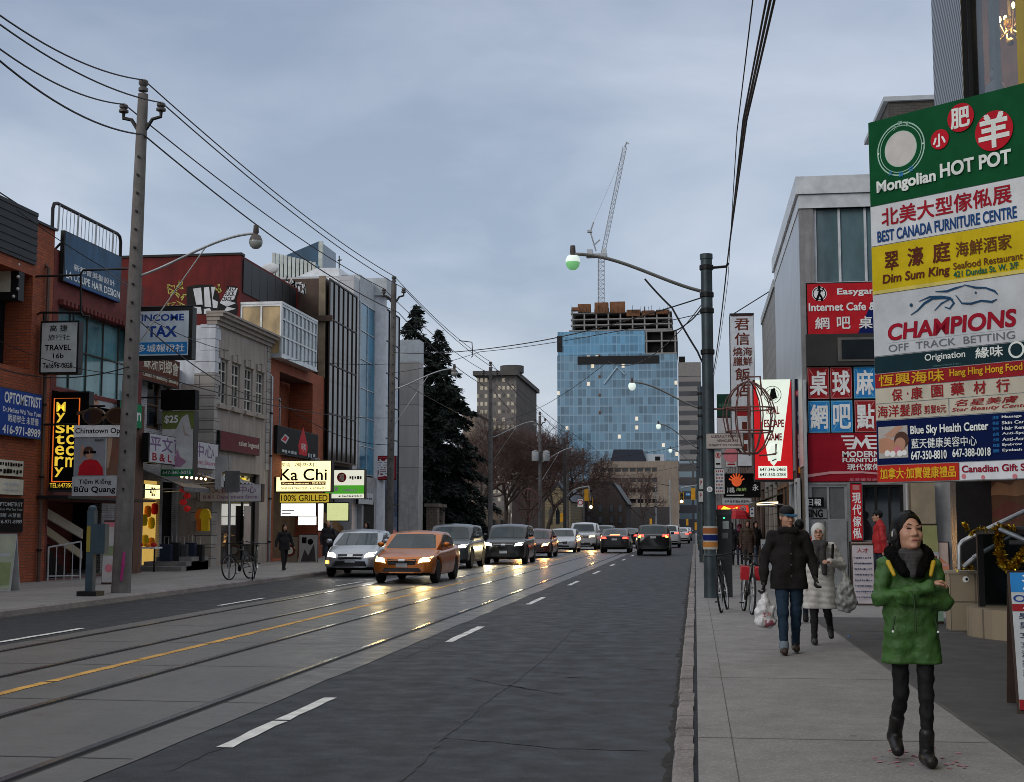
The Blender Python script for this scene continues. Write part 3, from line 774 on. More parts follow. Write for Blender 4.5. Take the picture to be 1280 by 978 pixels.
# lit entrance of the restaurant
mb = MB(); mb.box(FL - 1.2, FL - 1.1, y0 + .7, y0 + 7.6, SWL, 3.6, M('entrance_wall', (.16, .10, .05), .7)); mb.build('entrance_wall', t)
pl = xpanel(y0 + .8, y0 + 4.9, 2.35, 3.3, FL - .6)
def lit_board(label, P, m, items=()):
    t = thing('lit_menu_board', label, 'menu board', tuple(P.O)); mb = MB(); P.case(mb, .08, DARK); mb.build('case', t)
    fb = MB(); P.rect(fb, .03, .97, .05, .95, m, .004); f = fb.build('lit_face', t); lb = MB(); d = .006
    for it in items:
        d += .001
        if it[0] == 't': P.text(lb, *it[1:7], d=d)
        elif it[0] == 'r': P.rect(lb, *it[1:6], d)
    if lb.v: lb.build('lettering', f)
LW2 = C('menu_white', (1.0, .98, .90), 1.25)
lit_board('long glowing white menu board under the yellow restaurant sign', yrect(350, 629, 396, 646, y0 + .5), LW2, [('r', .05, .3, .2, .3, GREY), ('r', .05, .4, .4, .48, GREY)])
lit_board('small square glowing menu board below the long one', yrect(372, 645, 396, 657, y0 + .7), LW2)
lit_board('tall narrow glowing strip beside the restaurant stairway', yrect(398, 628, 404, 665, y0 + .6), LW2)
lit_board('backlit green and cream floral panel beside the restaurant stairs', yrect(408, 628, 436, 652, y0 + 1.4), C('floral', (.62, .66, .30), .5))
sb = MB(); _a = on_x(405, 640, FL - .4); _b = on_x(440, 664, FL - .4)
sb.prism([(FL - .4, _a[0], _a[1]), (FL - .4, _b[0], _b[1] - .1), (FL - .4, _b[0], _b[1] - .5), (FL - .4, _a[0], _a[1] - .5)], (-.06, 0, 0), C('stair_brown', (.16, .09, .045)))
sb.build('stair_stringer', t)

# 6 bronze glass block
y0, y1 = 63.02, 68.4
XB = -17.2
zt6 = on_y(405, 348, y0)[1]
t = thing('bronze_glass_building', 'brown block with tall dark glazing and a white spray tag on its gable', 'building', (XB, y0, 0))
mb = MB(); mb.box(XB - .3, XB - 9, y0, y1, 4.6, zt6, BRWN); mb.box(XB - 1.2, XB - 9, y0 + .2, y1, 0, 4.58, INSIDE); mb.build('wall', t)
P = xpanel(y0, y1, 4.7, zt6, XB)
window(t, P, 6, 1, M('dark_bronze_frame', (.035, .024, .018), .5, .2), BRWG, .08, .12, 'curtain_wall', bars=[.26, .53, .78])
mb = MB(); mb.box(XB - .62, XB - .3, y0 - .12, y0 - .002, 4.6, zt6 + .1, M('beige_pilaster', (.24, .19, .13), .7)); mb.box(XB - 1.1, XB + .1, y0 - .3, y0 - .13, on_y(390, 398, y0)[1] - .2, on_y(390, 396, y0)[1], BRWN)
mb.build('pilaster', t)
GP2 = yrect(359, 346, 383, 370, y0 - .01); mb = MB()
for k in range(5): GP2.line(mb, [(.05 + .19 * k + rg.uniform(-.08, .12), .75 - .1 * k + rg.uniform(-.3, .3)) for _ in range(7)], .10, SV, .01)
mb.build('graffiti', t)
# rooftop of the block behind: pale screen, dark glass wedge, white tent roof
YB = 74.0
t = thing('rooftop_screen', 'pale ribbed rooftop screen with a dark glass wedge standing behind it', 'screen', (on_y(370, 345, YB)[0], YB, zt6))
mb = MB(); xa, za = on_y(342, 316, YB); xb, zb = on_y(392, 344, YB)
for i in range(11):
    x = xa + (xb - xa) * i / 10; zt_ = za - (za - on_y(392, 328, YB)[1]) * i / 10; mb.box(x - .09, x + .09, YB, YB + .12, zb - 1.5, zt_, M('pale_metal', (.42, .45, .42), .5, .3))
mb.build('slat', t)
box('slat_backing', t, xa, xb, YB + .14, YB + 1.2, zb - 1.5, on_y(342, 322, YB)[1] - .35, TEALD)
Pw = [(358, 319), (398, 302), (403, 304), (403, 337), (358, 337)]
mb = MB(); mb.prism([(on_y(a, b, YB + 1.5)[0], YB + 1.5, on_y(a, b, YB + 1.5)[1]) for a, b in Pw], (0, 3, 0), glass_mat('navy_glass', (.015, .06, .11), .08, .8)); mb.build('glass_wedge', t)
box('wedge_fin', t, on_y(399, 310, YB + 1.45)[0], on_y(404, 310, YB + 1.45)[0], YB + 1.3, YB + 1.48, on_y(399, 340, YB)[1], on_y(399, 302, YB + 1.4)[1], M('pale_metal', (.42, .45, .42)))
t = thing('tent_roof', 'white pitched canopy roof above the bronze glass block', 'roof', (on_y(400, 343, 69)[0], 69, zt6))
mb = MB(); R_ = lambda a, b, y: (on_y(a, b, y)[0], y, on_y(a, b, y)[1])
mb.prism([R_(373, 346, 69), R_(396, 335, 69), R_(424, 335, 69), R_(424, 346, 69)], (0, 2.2, 0), C('tent_white', (.72, .74, .76))); mb.build('canvas', t)
mb = MB(); mb.prism([R_(378, 346, 68.8), R_(424, 345, 68.8), R_(424, 352, 68.8), R_(400, 352, 68.8)], (0, 2, 0), GREY); mb.build('fascia', t)
a_ = thing('roof_aerial', 'thin black rooftop aerial above the white canopy roof', 'aerial', R_(424, 337, 70))
pipes(a_, [[R_(424, 345, 70), R_(424, 320, 70)], [R_(422, 326, 70), R_(427, 325, 70)]], .035, name='rod')
for k, (px, py, lab) in enumerate(((338, 336, 'white satellite dish above the black parapet panels'), (415, 353, 'small white dish on the roof of the bronze glass block'))):
    c = R_(px, py, 60 if k == 0 else 66); d_ = thing('satellite_dish', lab, 'satellite dish', c)
    mb = MB(); mb.ball(c, (.42, .12, .26), C('dish_white', (.6, .62, .63))); mb.tube([(c[0], c[1], c[2] - .7), c], .04, DARK, 6); mb.build('dish', d_, smooth=True)

# 7 white panel building with teal glass and cylinder column
y0, y1 = 68.42, 80
t = thing('white_panel_building', 'white panelled building with curved teal glazing and a round white column', 'building', (FL, y0, 0))
WPAN = panel_mat('white_wall_panel', (.50, .51, .53), 1.2, 1.2, .015, (.3, .3, .32), .4)
zW = on_y(443, 345, y0)[1]
mb = MB(); mb.box(FL + .02, FL - 8, y0, y0 + 1.1, 0, zW, WPAN); mb.box(FL - .8, FL - 8, y0 + 1.1, y1, 0, 13.6, WPAN)
zgc = on_x(455, 380, FL)[1]
mb.box(FL + .05, FL - 1, y0 + 1.12, y0 + 4.4, zgc, zgc + 1.4, GREY)
mb.build('wall', t)
yb_ = yx(465, FL)
window(t, xpanel(y0 + 1.15, yb_ - .02, 4.3, zgc - .02), 2, 6, M('pale_frame', (.5, .53, .55), .4, .4), TEALD, .05, -.06, 'curtain_wall')
mb = MB(); yc = yb_ + .6; mb.lathe([(.62, 0), (.62, on_x(470, 372, FL)[1])], (FL - .05, yc, 0), C('column_white', (.55, .57, .60)), 28); mb.build('column', t, smooth=True)
box('slab', t, FL - .8, FL + .75, yc - .72, yc + .85, on_x(470, 372, FL)[1] + .01, on_x(470, 350, FL)[1], GREY)
window(t, xpanel(yc + 1.0, y1, 1, 14.2, FL), 2, 7, DARK, glass_mat('night_blue_glass', (.01, .035, .09), .06, .8), .07, .1, 'curtain_wall')
box('door_surround', t, FL - .3, FL + .25, y0 + 1.2, yb_, .1, 4.2, M('grey_render', (.30, .31, .32), .8))
box('doorway', t, FL + .2, FL + .26, y0 + 1.6, yb_ - .6, .15, 2.9, INSIDE)

# 8 grey panel slab with blue edge
YG_ = 84.0
XG = on_y(523, 600, YG_)[0]; XG0 = on_y(496, 600, YG_)[0]; zG = on_y(505, 425, YG_)[1]
t = thing('grey_panel_building', 'grey panelled slab building with a bright blue glass edge', 'building', (XG, YG_, 0))
GPAN = panel_mat('grey_wall_panel', (.36, .34, .33), 1.42, 1.32, .02, (.14, .14, .14), .6, .06)
mb = MB(); mb.box(XG0, XG, YG_, YG_ + 1.4, 4.2, zG - 1.4, GPAN); mb.box(XG0, XG, YG_, YG_ + 1.4, 0, 4.198, M('smooth_grey', (.38, .36, .35), .6, streak=True)); mb.box(XG0, XG, YG_, YG_ + 1.4, zG - 1.398, zG, GREY); mb.build('wall', t)
mb = MB(); mb.box(XG0 - .55, XG0 - .02, YG_ + .1, YG_ + 5, zG - 6, zG - .05, C('bright_blue', (.006, .05, .42))); mb.box(XG0 - .55, XG0 - .02, YG_ + .1, YG_ + 5, 0, zG - 6.01, glass_mat('night_blue_glass', (.01, .035, .09))); mb.build('blue_edge', t)
box('side_wing', t, XG0 - 5, XG0 - .57, YG_ + 1, YG_ + 6, 0, zG - .4, WINK)
# ------------------------------------------------------------------ signs on the left-hand side
def marks(u0, u1, v0, v1, m, n=6, seed=1):            # writing too small to read in the photograph: a row of short strokes
    r = random.Random(seed + n); w_ = (u1 - u0) / n
    return [('r', u0 + w_ * i, u0 + w_ * (i + r.uniform(.5, .85)), v0 + (v1 - v0) * r.uniform(0, .3), v0 + (v1 - v0) * r.uniform(.7, 1), m) for i in range(n)]
sign('light_box_sign', 'pale light box sign ringed with bulbs at the left edge of the brick block', yrect(-45, 306, 13, 365, 33.2), .3, OFFW, [('t', '家', .82, .96, .55, .75, RED, .03), ('r', .2, .8, .2, .24, GREY)], DARK, pad=.22,
     extra=lambda t, P: [MB().ball(P.p(u, v, .03), .045, C('bulb', (.6, .6, .55)), 8, 6).build('bulb', t, smooth=True) for u, v in [(1.14, 1.08), (1.16, .8), (1.16, .55), (1.16, .3), (1.16, .05), (1.08, -.1), (1.06, 1.15), (.9, 1.15)]])
P = yrect(53, 404, 95, 465, 34.2)
tv = sign('travel_sign', 'grey light box reading TRAVEL hanging from a black pipe bracket', P, .28, C('grey_sign', (.50, .53, .52)),
     [('t', '高 捷', .22, .72, .82, .95, BLK, .02), ('t', '旅行社', .18, .8, .64, .76, BLK, .0), ('t', 'TRAVEL', .1, .84, .44, .55, BLK, .03), ('t', '16b', .34, .64, .28, .38, BLK, .02), ('t', 'Tel:696-0828', .05, .9, .08, .19, BLK, .02)], pad=.05)
def tvb(t, P):
    y = P.O.y - .1; x0 = FL; A = lambda a, b: (on_y(a, b, y)[0], y, on_y(a, b, y)[1])
    pipes(t, [[A(51, 391), A(95, 391), A(101, 391)], [(FL, y + .2, A(51, 391)[2]), A(51, 391)], [A(40, 346), A(100, 344), A(102, 341), A(104, 338), A(160, 336)], [A(101, 392), A(101, 344)], [A(55, 391), A(55, 403)], [A(92, 391), A(92, 403)], [A(101, 390), A(104, 395), A(112, 396)]], .03)
tvb(tv, P)
# roof billboard
XBl = -17.35
P = xrect(81, 288, 352, 153, XBl)
def bbx(t, P):
    mb = MB(); z0, z1 = P.O.z - .1, P.O.z + P.h + .75; ya, yb = P.O.y - .35, P.O.y + P.w + .35; x = P.O.x - .2
    mb.tube([(x, ya, z0 - .3), (x, ya, z1 - .2), (x, ya + .08, z1 - .05), (x, ya + .25, z1), (x, yb - .25, z1), (x, yb - .08, z1 - .05), (x, yb, z1 - .2), (x, yb, z0 - .6)], .05, DARK, 8)
    for i in range(17):
        y = P.O.y + P.w * i / 16; mb.tube([(x, y, P.O.z + P.h), (x + .02, y, z1)], .012 if i % 5 else .03, GALV, 5)
    for k in (.1, .5, .9): mb.tube([(x - .1, P.O.y + P.w * k, z0 - .4), (x - 1.6, P.O.y + P.w * k, z0 - .3), (x - .1, P.O.y + P.w * k, P.O.z + P.h * .8)], .035, DARK, 6)
    mb.build('frame', t, smooth=True)
sign('hair_salon_billboard', 'weathered blue rooftop billboard for a hair salon in a black pipe frame', P, .12, M('faded_blue', (.035, .10, .19), .6, var=.3, scale=1.5, streak=True),
     [('t', '新都會美髮設計', .16, .88, .29, .42, WHITE, .01), ('t', 'LA COUPE HAIR DESIGN', .04, .98, .08, .23, WHITE, .03), ('r', .05, .95, .0, .02, BLUE)], extra=bbx)
P = xrect(-14, 476, 540, 54, FL + .16); 
za = on_x(54, 494, FL + .16)[1]; zb = on_x(54, 551, FL + .16)[1]; P.O.z = zb; P.h = za - zb
sign('optometrist_sign', 'dark blue optometrist sign with white lettering on the brick wall', P, .14, BLUE,
     [('t', 'OPTOMETRIST', .28, .97, .69, .92, WHITE, .03), ('t', 'Dr.Melissa Wai Yee Yuen', .26, .97, .5, .6, WHITE, .01), ('t', '眼睛學生 未慧儀', .36, .93, .30, .46, WHITE, .01), ('t', '416-971-8989', .26, .97, .05, .23, WHITE, .03)])
def plate(label, px0, a, b, px1, m, its): 
    P = xrect(px0, a, b, px1, FL + .07); sign('wall_plate', label, P, .05, m, its)
plate('cream name plate with black lettering under the optometrist sign', -8, 573, 594, 30, OFFW, marks(.2, .95, .6, .85, BLK, 9) + marks(.2, .95, .15, .48, BLK, 7))
plate('plain cream office plate, lower of the two pale plates', -8, 597, 618, 30, OFFW, marks(.3, .85, .55, .75, GREY, 5) + marks(.3, .85, .25, .34, GREY, 9))
plate('black optometrist plate above the sandwich board', -8, 622, 666, 30, BLK, [('t', 'OPTOMETRIST', .1, .95, .76, .88, GREY, .01), ('t', 'Melissa Wai Yee Yuen', .1, .95, .64, .71, GREY, 0), ('t', '眼睛 未慧儀', .15, .9, .44, .56, GREY, 0), ('t', '416-971-8989', .1, .95, .26, .37, GREY, .01)])
# mystery room
P = yrect(60, 490, 108, 612, 35.3)
P.w += .0
def mys(t, P):
    mb = MB(); a = [(.17, .08), (.78, .08), (.78, .93), (.17, .93), (.17, .08)]
    P.line(mb, a, .035, C('neon_orange', (.7, .14, .02), .5), .02); mb.build('neon_border', t)
    pipes(t, [[P.p(1.0, .85, -.1), P.p(1.35, .85, -.1)], [P.p(0, .9, -.1), P.p(-.25, .9, -.1)]], .03)
sign('mystery_room_sign', 'black vertical sign with glowing yellow Mystery Room letters', P, .3, BLK,
     [('v', 'Mystery', .22, .44, .12, .90, LEDY, .02), ('v', 'Room', .48, .74, .22, .68, LEDY, .02), ('t', 'TEL:6473508234', .12, .9, .02, .065, LEDY, 0)], extra=mys)
# optical sign with giant sunglasses
P = yrect(93, 532, 158, 620, 34.5)
def opt(t, P):
    fb = MB(); P.rect(fb, .0, 1, .83, 1.0, WHITE, .03); P.rect(fb, 0, 1, 0, .27, GREY, .03)
    P.rect(fb, .03, .59, .29, .82, C('photo_blue', (.28, .30, .33)), .012); P.rect(fb, .62, 1, .29, .82, C('photo_brown', (.20, .11, .08)), .012)
    P.poly(fb, [(.10, .29), (.12, .42), (.2, .5), (.32, .52), (.45, .5), (.55, .40), (.57, .29)], RED, .014)
    P.disc(fb, .28, .62, .15, C('print_hair', (.10, .05, .04)), .015); P.disc(fb, .30, .58, .11, SKIN_, .017)
    P.rect(fb, .19, .30, .595, .63, BLK, .02); P.rect(fb, .31, .42, .60, .635, BLK, .02)
    P.poly(fb, [(.12, .5), (.18, .58), (.2, .7), (.15, .72)], SKIN_, .019)
    P.disc(fb, .83, .58, .21, C('print_face', (.22, .10, .07)), .015); P.poly(fb, [(.63, .82), (.72, .82), (.70, .6), (.66, .4), (.63, .38)], C('print_scarf', (.45, .32, .22)), .018); P.disc(fb, .90, .66, .035, WHITE, .019); P.disc(fb, .91, .66, .02, BLK, .021)
    f = fb.build('panel', t); lb = MB()
    P.text(lb, 'Chinatown Optical', .03, 1.08, .86, .96, BLK, .02, d=.034); P.text(lb, 'FENDI', .4, .57, .77, .80, BLK, .02, d=.034)
    P.text(lb, 'Tiệm Kiếng', .12, .72, .15, .25, BLK, .01, d=.034); P.text(lb, 'Bửu Quang', .04, .80, .03, .14, BLK, .03, d=.034); P.text(lb, '光', .84, .98, .12, .26, BLK, .02, d=.034)
    lb.build('lettering', f)
    pipes(t, [[P.p(.0, 1.02, -.1), (FL, P.O.y + .1, P.p(0, 1.02).z)], [P.p(.5, 1.0, -.05), P.p(.5, 1.06, -.05)]], .03)
sign('optical_sign', 'three tier eyewear sign with sunglasses photos projecting over the pavement', P, .2, GREY, [], extra=opt)
g = thing('giant_sunglasses', 'oversized black sunglasses sculpture sitting on the eyewear sign', 'sculpture', tuple(P.p(.5, 1.02)))
Pg = yrect(96, 508, 158, 533, 34.45); mb = MB()
for cx in (.33, .80):
    pts = [(cx + .22 * math.cos(a) * (1 + .12 * math.sin(a)), .5 + .42 * math.sin(a)) for a in [2 * PI * i / 24 for i in range(24)]]
    mb.prism([Pg.p(u, v, 0) for u, v in pts], (0, .12, 0), M('brown_acetate', (.10, .06, .035), .3))
mb.prism([Pg.p(*q) for q in [(.50, .62), (.60, .62), (.60, .5), (.50, .5)]], (0, .1, 0), M('brown_acetate', (.10, .06, .035)))
mb.prism([Pg.p(*q) for q in [(.0, .72), (.14, .80), (.14, .66), (.0, .6)]], (0, .5, 0), M('brown_acetate', (.10, .06, .035)))
mb.build('spectacle_frame', g)
for cx in (.33, .80):
    l = MB(); l.prism([Pg.p(cx + .18 * math.cos(2 * PI * i / 24), .5 + .34 * math.sin(2 * PI * i / 24), .012) for i in range(24)], (0, .01, 0), glass_mat('sunglass_lens', (.03, .022, .016), .08, .8)); l.build('lens', g)
P = xrect(112, 492, 507, 160, FL - .02)
sign('baby_poster', 'washed out poster of a baby face behind the sunglasses', P, .04, C('poster_grey', (.46, .48, .50)), [('d', .15, .45, .22, SKIN_), ('d', .15, .75, .12, C('print_hair', (.10, .05, .04))), ('r', .5, .9, .2, .3, GREY)], cat='poster')
sign('green_sign', 'small green shop sign peeking out behind the wooden pole', xrect(150, 500, 532, 178, -17.3), .1, C('mid_green', (.02, .24, .10)), [('t', 'en', .55, .95, .3, .65, WHITE, .02)])
# income tax, friendship society
P = yrect(163, 390, 235, 444, 40.3)
sign('income_tax_sign', 'white and blue INCOME TAX light box in a black frame', P, .35, C('cool_white', (.56, .62, .68)),
     [('r', .02, .98, .03, .30, SKYB), ('t', 'INCOME', .20, .92, .78, .93, BLUE, .04), ('t', 'TAX', .30, .80, .42, .66, BLUE, .05), ('t', '多城報稅社', .14, .94, .08, .25, WHITE, .03)], pad=.12,
     extra=lambda t, P: pipes(t, [[P.p(0, 1.1, -.1), P.p(1.2, 1.12, -.1)], [P.p(.02, 1.1, -.1), P.p(-.55, 1.2, -.1)], [P.p(.95, 1.0, -.1), P.p(.95, 1.12, -.1)]], .03))
P = xrect(168, 446, 478, 225, -18.3); P.O.z = on_x(225, 487, -18.3)[1]; P.h = on_x(225, 453, -18.3)[1] - P.O.z
sign('friendship_society_sign', 'brown wooden society board with cream brush lettering on white brick shop', P, .16, C('board_brown', (.10, .028, .012)),
     [('t', '多蘇浙同鄉會', .04, .97, .44, .92, OFFW, .02), ('t', '& Choki Friendship Society', .10, .97, .10, .30, OFFW, .02)])
# massage sign with black head box
P = yrect(203, 514, 241, 595, 43.2)
def mas(t, P):
    mb = MB(); mb.obox(P.p(.5, 1.17, -.12), P.R, P.U, P.Nn, P.w * 1.08, P.h * .30, .36, BLK); mb.build('head_box', t)
    pipes(t, [[P.p(0, 1.22, -.2), P.p(-1.0, 1.22, -.2)], [P.p(0, .2, -.2), P.p(-.5, .2, -.2)]], .03)
sign('spa_sign', 'spa light box with hands and pink flower, priced $25, under a black box', P, .42, C('spa_grey', (.40, .42, .42), .05),
     [('r', .0, 1, .72, 1, C('spa_green', (.16, .20, .06))), ('p', [(.02, .45), (.35, .62), (.62, .9), (.8, .95), (.98, .60), (.98, .4), (.5, .48)], C('spa_white', (.55, .55, .55))), ('p', [(.6, .9), (.75, .66), (.95, .6), (.7, .62)], C('spa_skin', (.45, .36, .32))), ('p', [(.02, .5), (.4, .64), (.6, .6), (.3, .4)], C('spa_white', (.55, .55, .55))),
      ('p', [(.2, .22), (.42, .3), (.5, .42), (.58, .3), (.8, .22), (.62, .14), (.4, .14)], C('lotus', (.42, .22, .34))), ('p', [(.3, .3), (.46, .24), (.5, .36)], C('lotus2', (.5, .34, .44))), ('r', 0, 1, .0, .10, C('phone_green', (.02, .20, .08))), ('t', '$25', .08, .5, .80, .93, WHITE, .03), ('t', '647-341-5015', .06, .94, .025, .08, WHITE, .03)], extra=mas)
# department store signs
P = xrect(186, 541, 578, 274, -17.05); z0 = P.O.z
sign('store_fascia', 'long white department store fascia with red and violet lettering', P, .22, C('fascia_white', (.52, .52, .55)),
     [('t', '平文百貨中心', .02, .92, .42, .92, C('violet', (.20, .12, .24)), .03), ('t', 'B & L', .05, .3, .08, .34, DRED, .04), ('t', 'Department Store', .34, .96, .10, .32, C('rose', (.42, .14, .20)), .02)])
P = yrect(250, 606, 326, 627, 47.3)
sign('department_store_sign', 'low projecting white sign lettered B & L Department Store', P, .35, C('lav_white', (.46, .46, .50)),
     [('t', '平文百貨中心', .06, .92, .5, .9, C('violet', (.20, .12, .24)), .03), ('t', 'B & L Department Store', .06, .94, .12, .36, C('violet', (.20, .12, .24)), .03)], pad=.02)
P = xrect(275, 540, 564, 325, FL + .16); P.O.z = on_x(324, 571, FL)[1]; P.h = on_x(324, 549, FL)[1] - P.O.z
sign('restaurant_fascia', 'maroon restaurant fascia with small cream lettering on the tan building', P, .2, C('maroon', (.13, .022, .030)), [('t', 'asian legend', .45, .97, .3, .68, OFFW, .01)])
# KaChi
P = yrect(345, 576, 414, 615, 56.4)
t = sign('restaurant_sign', 'glowing yellow Ka Chi restaurant light box', P, .45, LYEL,
     [('t', '토속', .1, .26, .8, .92, BLK, .01), ('t', '가마', .34, .46, .78, .94, BRN, .03), ('t', '까치', .48, .68, .8, .92, BLK, .02), ('t', 'Ka Chi', .08, .92, .36, .74, BLK, .015), ('r', .1, .9, .22, .33, C('sign_brown', (.25, .08, .03))), ('t', 'Korean Restaurant · 한국식당', .13, .88, .24, .31, LYEL, .01), ('t', 'DINE IN & TAKE OUT · 416-596-6223', .1, .9, .08, .15, BLK, .01)])
P = yrect(349, 617, 412, 628.5, 56.5)
sign('led_strip_sign', 'amber LED strip reading 100% GRILLED under the yellow light box', P, .3, C('led_dim', (.55, .40, .04), .4), [('t', '100% GRILLED', .04, .96, .16, .84, C('led_dark', (.10, .05, .0)), .015)])
P = xrect(347, 551, 572, 398, FL + .18); P.O.z = on_x(398, 577, FL)[1]; P.h = 1.2
sign('black_fascia', 'black restaurant fascia with a red flame emblem on orange brick', P, .15, BLK,
     [('p', [(.5, .1), (.7, .1), (.72, .45), (.66, .8), (.6, 1.15), (.53, .8), (.48, .45)], RED), ('d', .60, .3, .16, C('emblem_red', (.7, .04, .03))), ('t', '까치', .55, .67, .25, .55, WHITE, .02), ('p', [(.06, .5), (.16, .75), (.26, .65), (.18, .4)], GREY), ('p', [(.09, .52), (.16, .68), (.22, .62), (.17, .47)], RED), ] + marks(.1, .45, .06, .2, GREY, 5) + marks(.72, .92, .06, .24, GREY, 3))
P = yrect(407, 588, 455, 623, 62.5)
sign('green_white_sign', 'lit cream and green restaurant sign with a red roundel', P, .4, C('lit_cream', (.80, .80, .66), .45),
     [('r', .0, 1, .16, .46, C('lit_green2', (.08, .42, .03), .35)), ('d', .42, .74, .23, DRED), ('t', '福', .35, .48, .62, .86, OFFW, .02), ] + marks(.62, .95, .66, .8, BLK, 5) + marks(.08, .18, .66, .78, BLK, 2) + marks(.06, .34, .2, .42, WHITE, 3) + marks(.45, .85, .24, .34, WHITE, 7) + marks(.35, .95, .05, .1, BLK, 14), pad=.03)
P = yrect(463, 570, 495, 600, 73.0)
sign('red_square_sign', 'dark red square sign with one white character behind second pole', P, .3, DRED, [('t', '養', .2, .8, .12, .86, WHITE, .02), ('r', .06, .94, .06, .08, C('trim_pink', (.5, .12, .12))), ('r', .06, .94, .92, .94, C('trim_pink', (.5, .12, .12))), ('r', .06, .08, .08, .92, C('trim_pink', (.5, .12, .12))), ('r', .92, .94, .08, .92, C('trim_pink', (.5, .12, .12)))])
P = xrect(448, 615, 630, 467, FL + .35)
sign('shop_sign', 'plain pale shop sign over the doorway beside the white column', P, .12, GREY, marks(.3, .9, .4, .6, NAVY, 5))
# ------------------------------------------------------------------ right-hand buildings
YM = 32.0
XM = on_y(1004, 500, YM)[0]
METAL = panel_mat('pale_metal_siding', (.55, .57, .59), .42, 30, .012, (.16, .17, .18), .35, .05, .5)
def mwall(px0, py0, px1, py1): return yrect(px0, py0, px1, py1, YM)
zM = on_y(1003, 222, YM)[1]
t = thing('metal_building', 'pale metal clad building with big corner glazing above stacked red sign boards', 'building', (XM, YM, 0))
g0 = mwall(1016, 250, 1150, 353)
P = Panel((XM, YM, 0), (1, 0, 0), 7.5, zM - .75)
Hg = (g0.O.x - XM, g0.O.x - XM + g0.w, g0.O.z, g0.O.z + g0.h)
gr = mwall(1003, 606, 1060, 652); gw = mwall(1078, 606, 1131, 676)
Hs = (gr.O.x - XM + .15, gr.O.x - XM + gr.w, gr.O.z, gr.O.z + gr.h); Hw_ = (gw.O.x - XM, gw.O.x - XM + gw.w, gw.O.z, gw.O.z + gw.h)
mb = MB(); facade(mb, P, [Hg, Hs, Hw_], M('grey_render_wall', (.27, .27, .275), .8, streak=True), .2)
mb.box(XM, XM + .3, YM + .26, 42, 3.0, zM - .02, METAL); mb.box(XM + .3, XM + 8, YM + 1.4, 42, 0, zM - .3, METAL); mb.box(XM + .02, XM + .6, YM + .26, 42, .0, 2.98, M('brown_shopfront', (.10, .075, .05), .7))
mb.build('wall', t)
mb = MB(); mb.box(XM - .08, XM + 8, YM - .10, 42, zM - .42, zM, M('pale_trim', (.62, .65, .68), .4, .2)); mb.box(XM - .02, XM + 8, YM - .04, 41.9, zM - .75, zM - .43, M('pale_trim', (.5, .5, .5)))
mb.build('roof_trim', t)
f = window(t, sub(P, Hg), 4, 1, M('pale_trim', (.5, .5, .5)), glass_mat('corner_glass', (.10, .16, .18), .05, .8, .6, .6), .07, .12, 'corner_window')
mb = MB(); q = sub(P, Hg)
mb.obox(q.p(.5, .16, -.9), q.R, q.U, q.Nn, q.w, .35, .1, C('blind_tan', (.30, .20, .09))); mb.build('blind', f)
window(t, sub(P, Hs), 2, 1, ALU, glass_mat('news_glass', (.16, .165, .17), .2, .5, .3, 2), .06, .1, 'shop_window')
window(t, sub(P, Hw_), 3, 1, DARK, WINK, .06, .1, 'dark_shop_window')
dk = mwall(1007, 419, 1110, 457); mb = MB(); mb.obox(dk.p(.5, .5, .06), dk.R, dk.U, dk.Nn, dk.w, dk.h, .12, M('dark_band', (.035, .033, .032), .6)); mb.obox(dk.p(.66, .5, .13), dk.R, dk.U, dk.Nn, dk.w * .55, dk.h * .75, .03, M('dark_band_frame', (.12, .115, .11), .5)); mb.obox(dk.p(.68, .5, .15), dk.R, dk.U, dk.Nn, dk.w * .5, dk.h * .6, .03, WINK)
mb.build('dark_band', t)
cp = mwall(1135, 604, 1167, 690); mb = MB(); mb.obox(cp.p(.5, .5, .2) - Vector((0, 0, .4)), cp.R, cp.U, cp.Nn, cp.w, cp.h + .8, .4, M('beige_tile', (.26, .215, .15), .6)); mb.build('column', t)
cp = mwall(1003, 476, 1012, 730); mb = MB(); mb.obox(cp.p(.5, .5, .1), cp.R, cp.U, cp.Nn, cp.w * .8, cp.h, .2, GREY); mb.build('corner_trim', t)
cp = mwall(1129, 604, 1133, 680); mb = MB(); mb.obox(cp.p(.5, .3, .3), cp.R, cp.U, cp.Nn, cp.w, cp.h * 1.4, .06, WM); mb.build('downpipe', t)
for (a, b, c, d) in ((1006, 650, 1032, 735), (1034, 650, 1060, 735)):
    cp = mwall(a, b, c, d); mb = MB(); mb.obox(cp.p(.5, .5, .03), cp.R, cp.U, cp.Nn, cp.w, cp.h, .05, M('grey_panel', (.22, .23, .24), .4)); mb.build('window_panel', t)
nb = mwall(1006, 622, 1030, 634)
sign('newspaper_sign', 'small black and white newspaper plate on the shop window', nb, .02, BLK, [('t', '日報', .18, .85, .15, .85, WHITE, .03)])
nb = mwall(1006, 636, 1034, 648)
sign('window_lettering_panel', 'dark SING lettering on the grey shop window under newspaper plate', nb, .02, C('window_grey', (.20, .205, .21)), [('t', 'SING', .1, .8, .1, .9, BLK, .05)])
rp = thing('rooftop_box', 'brick rooftop plant room with louvres behind the green sign top', 'plant room', (6, 36, zM))
q = yrect(1104, 128, 1190, 170, 36); mb = MB(); mb.box(q.O.x + .12, q.O.x + 3, 36, 40, zM - .3, q.O.z + q.h, brick_mat('grey_brown_brick', (.11, .095, .08), (.09, .08, .07), (.05, .05, .045))); mb.build('wall', rp)
mb = MB(); mb.box(q.O.x, q.O.x + 3.1, 35.9, 40.1, q.O.z + q.h + .003, q.O.z + q.h + .12, GREY)
for i in range(14): mb.box(q.O.x + .3 + i * .12, q.O.x + .36 + i * .12, 35.95, 35.998, q.O.z - .6, q.O.z + q.h * .45, DARK)
mb.build('louvre', rp)
